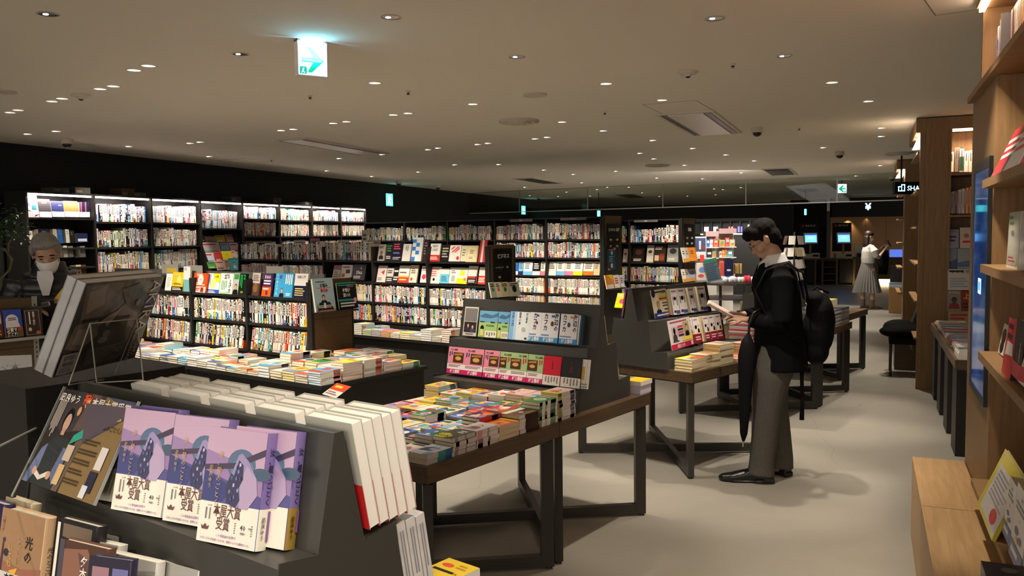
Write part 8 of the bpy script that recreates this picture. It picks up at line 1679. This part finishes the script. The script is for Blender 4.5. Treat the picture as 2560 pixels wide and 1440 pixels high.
# ---------------------------------------------------------------- the older man with the mask
po = PD(122, 600, 5.85); WO = at((po.x, po.y, 0), 162)
old = root('person', WO, 'older grey-haired man in white mask and black puffer jacket', 'person')
HO = Matrix.Translation((-.0, .1, 1.53)) @ Matrix.Rotation(R_(-28), 4, 'X') @ Matrix.Rotation(R_(12), 4, 'Z')
def obody(b):
    head(b, HO, 1.06)
    loft(b, [(0, -.02, 1.3), (0, .02, 1.42), (0, .06, 1.48)], [(.09, .07), (.058, .06), (.056, .06)], 12, side=(1, 0, 0)); loft(b, [(0, -.03, .86), (0, -.03, 1.1), (0, -.02, 1.33)], [(.16, .11), (.15, .11), (.15, .08)], 14, side=(1, 0, 0))
    for s, el, wr in ((1, (.25, .03, 1.08), (.08, .27, 1.15)), (-1, (-.25, .03, 1.08), (-.17, .26, 1.16))):
        loft(b, [(s*.18, -.02, 1.33), el], [(.05, .05), (.04, .04)], 10); loft(b, [el, wr], [(.04, .04), (.026, .022)], 10)
        loft(b, [(s*.09, -.03, .9), (s*.1, 0, .5), (s*.1, -.02, .08)], [(.085, .09), (.06, .06), (.04, .045)], 12, side=(1, 0, 0)); loft(b, [(s*.1, -.05, .05), (s*.1, .07, .04), (s*.1, .17, .03)], [(.035, .035), (.04, .03), (.03, .018)], 10)
    hand(b, (.08, .27, 1.15), (-.85, .45, .05), (0, -.5, .9), curl=.75, thumb=-1); hand(b, (-.17, .26, 1.16), (.35, .55, .5), (-.7, .5, .2), curl=1.1, thumb=1)
organic('body', obody, 'skin_tone', .0065, old, 3); face_bits(old, HO, 1.06, False, True)
def ohair(b):
    for c, r in (((0, -.02, .062), (.09, .1, .08)), ((0, -.06, .0), (.082, .06, .07)), ((-.02, .05, .108), (.07, .05, .032)), ((.03, .06, .1), (.05, .045, .03)), ((-.078, .02, .045), (.02, .04, .045)), ((.078, .02, .045), (.02, .04, .045)), ((0, .078, .092), (.05, .02, .02))): b.ball(tuple(x*1.04 for x in c), r, 14, M=HO)
organic('hair', ohair, 'hair_grey', .008, old, 1)
b = MB(); n = 9; vs = []
for j in range(4):
    for i in range(n): a = R_(-78+156*i/(n-1)); vs.append((math.sin(a)*(.078-.006*j*(j > 1)), .02+math.cos(a)*(.098, .108, .1, .082)[j], (-.012-(.014 if i in (0, n-1) else 0), -.045, -.082, -.112)[j]))
b.add(vs, [(j*n+i, j*n+i+1, (j+1)*n+i+1, (j+1)*n+i) for j in range(3) for i in range(n-1)], m='mask_white', M=HO, smooth=True); o = b.build('face_mask', old); md = o.modifiers.new('s', 'SOLIDIFY'); md.thickness = .003
def ojack(b):
    zs = [(.72, .21, .16), (.9, .2, .155), (1.05, .205, .155), (1.2, .225, .155), (1.32, .215, .125), (1.39, .13, .1)]
    pts, rad = [], []
    for k in range(23):
        z = .72+k*.0305; 
        for (za, wa, da), (zb, wb, db) in zip(zs, zs[1:]):
            if za <= z <= zb: f_ = (z-za)/(zb-za); w_, d_ = wa+(wb-wa)*f_, da+(db-da)*f_
        g_ = .012*abs(math.sin(k*math.pi/3)); pts.append((0, -.02+max(0, z-1.2)*.15, z)); rad.append((w_+g_, d_+g_))
    loft(b, pts, rad, 22, side=(1, 0, 0))
    for s, el, wr in ((1, (.29, .02, 1.07), (.115, .225, 1.13)), (-1, (-.29, .02, 1.07), (-.18, .225, 1.14))):
        for A_, B_, r0, r1 in (((s*.2, -.02, 1.33), el, .09, .078), (el, wr, .078, .055)):
            A_, B_ = Vector(A_), Vector(B_); k = 10; loft(b, [A_.lerp(B_, i/(k-1)) for i in range(k)], [((r0+(r1-r0)*i/(k-1))+.009*abs(math.sin(i*1.4)),)*2 for i in range(k)], 14)
    loft(b, [(0, .0, 1.36), (0, .02, 1.41), (0, .015, 1.47)], [(.125, .115), (.115, .11), (.10, .1)], 18, side=(1, 0, 0))
organic('puffer_jacket', ojack, 'puffer', .009, old, 1)
b = MB(); b.add([(-.045, .175, 1.41), (.045, .175, 1.41), (.052, .165, 1.36), (.02, .172, 1.24), (-.02, .172, 1.24), (-.052, .165, 1.36)], [(0, 1, 2, 3, 4, 5)], m='shirt'); o = b.build('shirt_front', old); md = o.modifiers.new('s', 'SOLIDIFY'); md.thickness = .006
def otr(b):
    for s in (-1, 1): loft(b, [(s*.08, -.03, .9), (s*.095, 0, .5), (s*.1, -.02, .06)], [(.11, .13), (.085, .09), (.07, .075)], 14, side=(1, 0, 0))
organic('trousers', otr, 'suit_cloth', .012, old, 1)
p_ = WO @ Vector((-.02, .36, 1.185)); b = MB(); b.cyl((-.035, 0, 0), (.035, .01, .012), .017, n=12, col=c255(120, 120, 118), m='satin'); b.cyl((.035, .01, .012), (.037, .0105, .0123), .014, n=12, col=c255(220, 220, 215), m='satin'); tag(b.build('silver_torch', world=Matrix.Translation(p_)), 'small shiny silver object in the older man\'s right hand', 'torch')
p_ = WO @ Vector((-.16, .35, 1.245)); b = MB(); b.box(-.07, .07, -.001, .001, -.045, .045, c255(226, 214, 190)); b.poly([(-.07, -.045), (-.02, -.045), (-.07, .045)], c255(226, 196, 60), .0014); tag(b.build('leaflet', world=Matrix.Translation(p_) @ Matrix.Rotation(R_(-10), 4, 'Z') @ Matrix.Rotation(R_(-35), 4, 'X') @ Matrix.Rotation(R_(20), 4, 'Y')), 'yellow and white leaflet in the older man\'s left hand', 'leaflet')
# ---------------------------------------------------------------- the woman at the registers
pf = P(2171, 772); WF = at((pf.x, pf.y, 0), 92)
wo = root('person', WF, 'woman with long brown hair, pale blouse and grey pleated skirt, holding a phone', 'person')
HF = Matrix.Translation((0, .0, 1.50)) @ Matrix.Rotation(R_(-12), 4, 'X')
def fbody(b):
    head(b, HF, .95); loft(b, [(0, -.03, 1.25), (0, -.02, 1.36), (0, 0, 1.44)], [(.08, .06), (.045, .048), (.045, .05)], 12, side=(1, 0, 0)); loft(b, [(0, -.02, .86), (0, -.02, 1.05), (0, -.02, 1.29)], [(.14, .1), (.11, .085), (.13, .07)], 14, side=(1, 0, 0))
    for s, el, wr in ((1, (.2, .1, 1.06), (.1, .30, 1.27)), (-1, (-.2, .08, 1.06), (-.1, .30, 1.27))):
        loft(b, [(s*.15, -.02, 1.3), el], [(.042, .042), (.034, .034)], 10); loft(b, [el, wr], [(.034, .034), (.021, .018)], 10); hand(b, wr, (-s*.4, .7, .6), (s*.6, -.2, .5), s=.9, curl=.8, thumb=s)
    for s, y in ((1, .06), (-1, -.07)): loft(b, [(s*.08, y*.3, .85), (s*.08, y, .48), (s*.08, y-.02, .3), (s*.08, y-.01, .1)], [(.08, .08), (.05, .055), (.048, .052), (.033, .036)], 12, side=(1, 0, 0)); loft(b, [(s*.08, y-.03, .06), (s*.08, y+.1, .03)], [(.03, .03), (.03, .015)], 10)
organic('body', fbody, 'skin_pale', .007, wo, 2); face_bits(wo, HF, .95)
def fhair(b):
    for c, r in (((0, -.022, .05), (.085, .098, .08)), ((0, -.055, -.03), (.08, .06, .1))): b.ball(c, r, 14, M=HF)
    loft(b, [(0, -.06, 1.5), (0, -.075, 1.36), (0, -.06, 1.22), (0, -.03, 1.1)], [(.085, .06), (.095, .055), (.09, .05), (.05, .035)], 14, side=(1, 0, 0)); loft(b, [(-.07, .0, 1.48), (-.085, .0, 1.34), (-.08, .02, 1.14)], [(.02, .04), (.03, .05), (.02, .035)], 10)
organic('hair', fhair, 'hair_brown', .01, wo, 1)
def fbl(b):
    loft(b, [(0, -.02, .95), (0, -.02, 1.05), (0, -.02, 1.2), (0, -.02, 1.3), (0, -.02, 1.35)], [(.155, .13), (.16, .135), (.165, .125), (.14, .095), (.07, .065)], 16, side=(1, 0, 0))
    for s in (-1, 1): loft(b, [(s*.13, -.02, 1.3), (s*.2, .02, 1.2), (s*.215, .07, 1.08)], [(.06, .06), (.085, .085), (.05, .055)], 12)
organic('blouse', fbl, 'blouse', .012, wo, 1)
def skirt(b):
    n = 54; vs = []; fs = []; rows = 7
    for i in range(rows):
        f_ = i/(rows-1); z = .99-f_*.64; R0 = .125+f_*.145
        for j in range(n): a = 2*math.pi*j/n; rr = R0*(1+(.06*f_+.01)*(1 if j % 2 else -1)); vs.append((rr*math.cos(a)*.95, -.02-.02*f_+rr*math.sin(a), z-(.012*math.sin(a*3) if i == rows-1 else 0)))
    for i in range(rows-1):
        for j in range(n): fs.append((i*n+j, (i+1)*n+j, (i+1)*n+(j+1) % n, i*n+(j+1) % n))
    b.add(vs, fs)
o = organic('pleated_skirt', skirt, 'skirt_cloth', 1, wo, rem=False)
for p in o.data.polygons: p.use_smooth = False
def fboot(s, y):
    def f(b): loft(b, [(s*.08, y-.015, .2), (s*.08, y-.02, .1), (s*.08, y-.01, .05)], [(.046, .05), (.042, .048), (.04, .055)], 12, side=(1, 0, 0)); loft(b, [(s*.08, y-.05, .06), (s*.08, y+.05, .045), (s*.08, y+.15, .025), (s*.08, y+.2, .018)], [(.03, .03), (.038, .034), (.036, .022), (.014, .012)], 12, side=(1, 0, 0)); b.box(s*.08-.02, s*.08+.02, y-.07, y-.03, .002, .05)
    return f
organic('ankle_boot', fboot(1, .06), 'boot', .009, wo, 1); organic('ankle_boot', fboot(-1, -.07), 'boot', .009, wo, 1)
b = MB(); p_ = WF @ Vector((0, .40, 1.36)); b.box(-.037, .037, -.004, .004, -.07, .07, (.01, .01, .012), 'satin'); tag(b.build('phone', world=Matrix.Translation(p_) @ Matrix.Rotation(R_(-92), 4, 'Z') @ Matrix.Rotation(R_(25), 4, 'X')), 'dark phone held up by the woman in the skirt', 'phone')
t = root('shoulder_bag', WF, 'cream shoulder bag hanging at the woman\'s side', 'bag')
def fbag(b): b.prism([(-.1, .78), (.25, .74), (.29, .86), (.2, .97), (-.05, 1.0)], -.27, -.19, ax=0)
organic('bag_body', fbag, 'bag_cream', .014, t, 2); b = MB(); b.tube([(-.2, -.03, .98), (-.16, -.05, 1.2), (-.14, -.0, 1.34), (-.2, .06, 1.2), (-.23, .2, .95)], .007, 6, m='bag_cream'); b.build('strap', t)
b = MB(); loft(b, [(-.1, .30, 1.22), (-.1, .28, 1.1), (-.1, .27, .95), (-.1, .26, .72)], [(.05, .06), (.08, .09), (.08, .1), (.07, .09)], 12, m='suit_cloth', side=(1, 0, 0)); tag(b.build('dark_coat', world=WF @ Matrix.Translation((.16, 0, 0))), 'dark coat draped over the woman\'s raised forearm', 'coat')
# ================================================================== plant at the left edge
pp = PD(8, 700, 8.2); WPt = Matrix.Translation((pp.x, pp.y, 0)); t = root('potted_tree', WPt, 'slender indoor tree with curved trunk and dim green leaves at the left edge', 'plant')
b = MB(); b.cyl((0, 0, 0), (0, 0, .4), .17, .2, 18, (.02, .02, .02), 'satin'); b.build('pot', t)
zz = lambda py: 1.62-(py-603)*8.2/2060
xx = lambda px: (px-8)*8.2/2060
b = MB(); loft(b, [(-.05, 0, .4), (xx(0), 0, zz(700)), (xx(24), 0, zz(675)), (xx(32), 0, zz(650)), (xx(20), 0, zz(628)), (xx(0), 0, zz(615))], [(.02, .02), (.018, .018), (.017, .017), (.016, .016), (.014, .014), (.012, .012)], 8, c255(96, 86, 64)); loft(b, [(xx(24), 0, zz(640)), (xx(26), 0, zz(610)), (xx(38), .02, zz(590)), (xx(50), .03, zz(560))], [(.01, .01), (.009, .009), (.007, .007), (.004, .004)], 6, c255(96, 86, 64)); b.build('trunk', t)
b = MB(); r = random.Random(3)
for k in range(260):
    cx, cz = r.gauss(xx(14), .12), r.gauss(zz(568), .1); cy = r.gauss(0, .1); a, e = r.uniform(0, 6.28), r.uniform(-.9, .5); L_, w_ = r.uniform(.05, .085), .017
    M = Matrix.Translation((min(cx, xx(70)), cy, cz)) @ Matrix.Rotation(a, 4, 'Z') @ Matrix.Rotation(e, 4, 'X')
    b.add([(0, 0, 0), (w_, L_*.4, .006), (0, L_, -.01), (-w_, L_*.4, .006), (0, L_*.45, -.002)], [(0, 1, 4), (1, 2, 4), (2, 3, 4), (3, 0, 4)], c255(*r.choice([(40, 70, 40), (52, 84, 48), (34, 58, 36)])), 'satin', M)
o = b.build('foliage', t); o['kind'] = 'stuff'
# ------------------------------------------------------------------ what is past counting
tag(UP_STUFF.build('shelved_book_rows'), 'rows of upright books packed on the middle, tall, rear and wall bookcases', 'books', kind='stuff')
tag(ST_STUFF.build('distant_book_stacks'), 'low stacks of pale books on the middle ledge and the distant tables', 'books', kind='stuff')
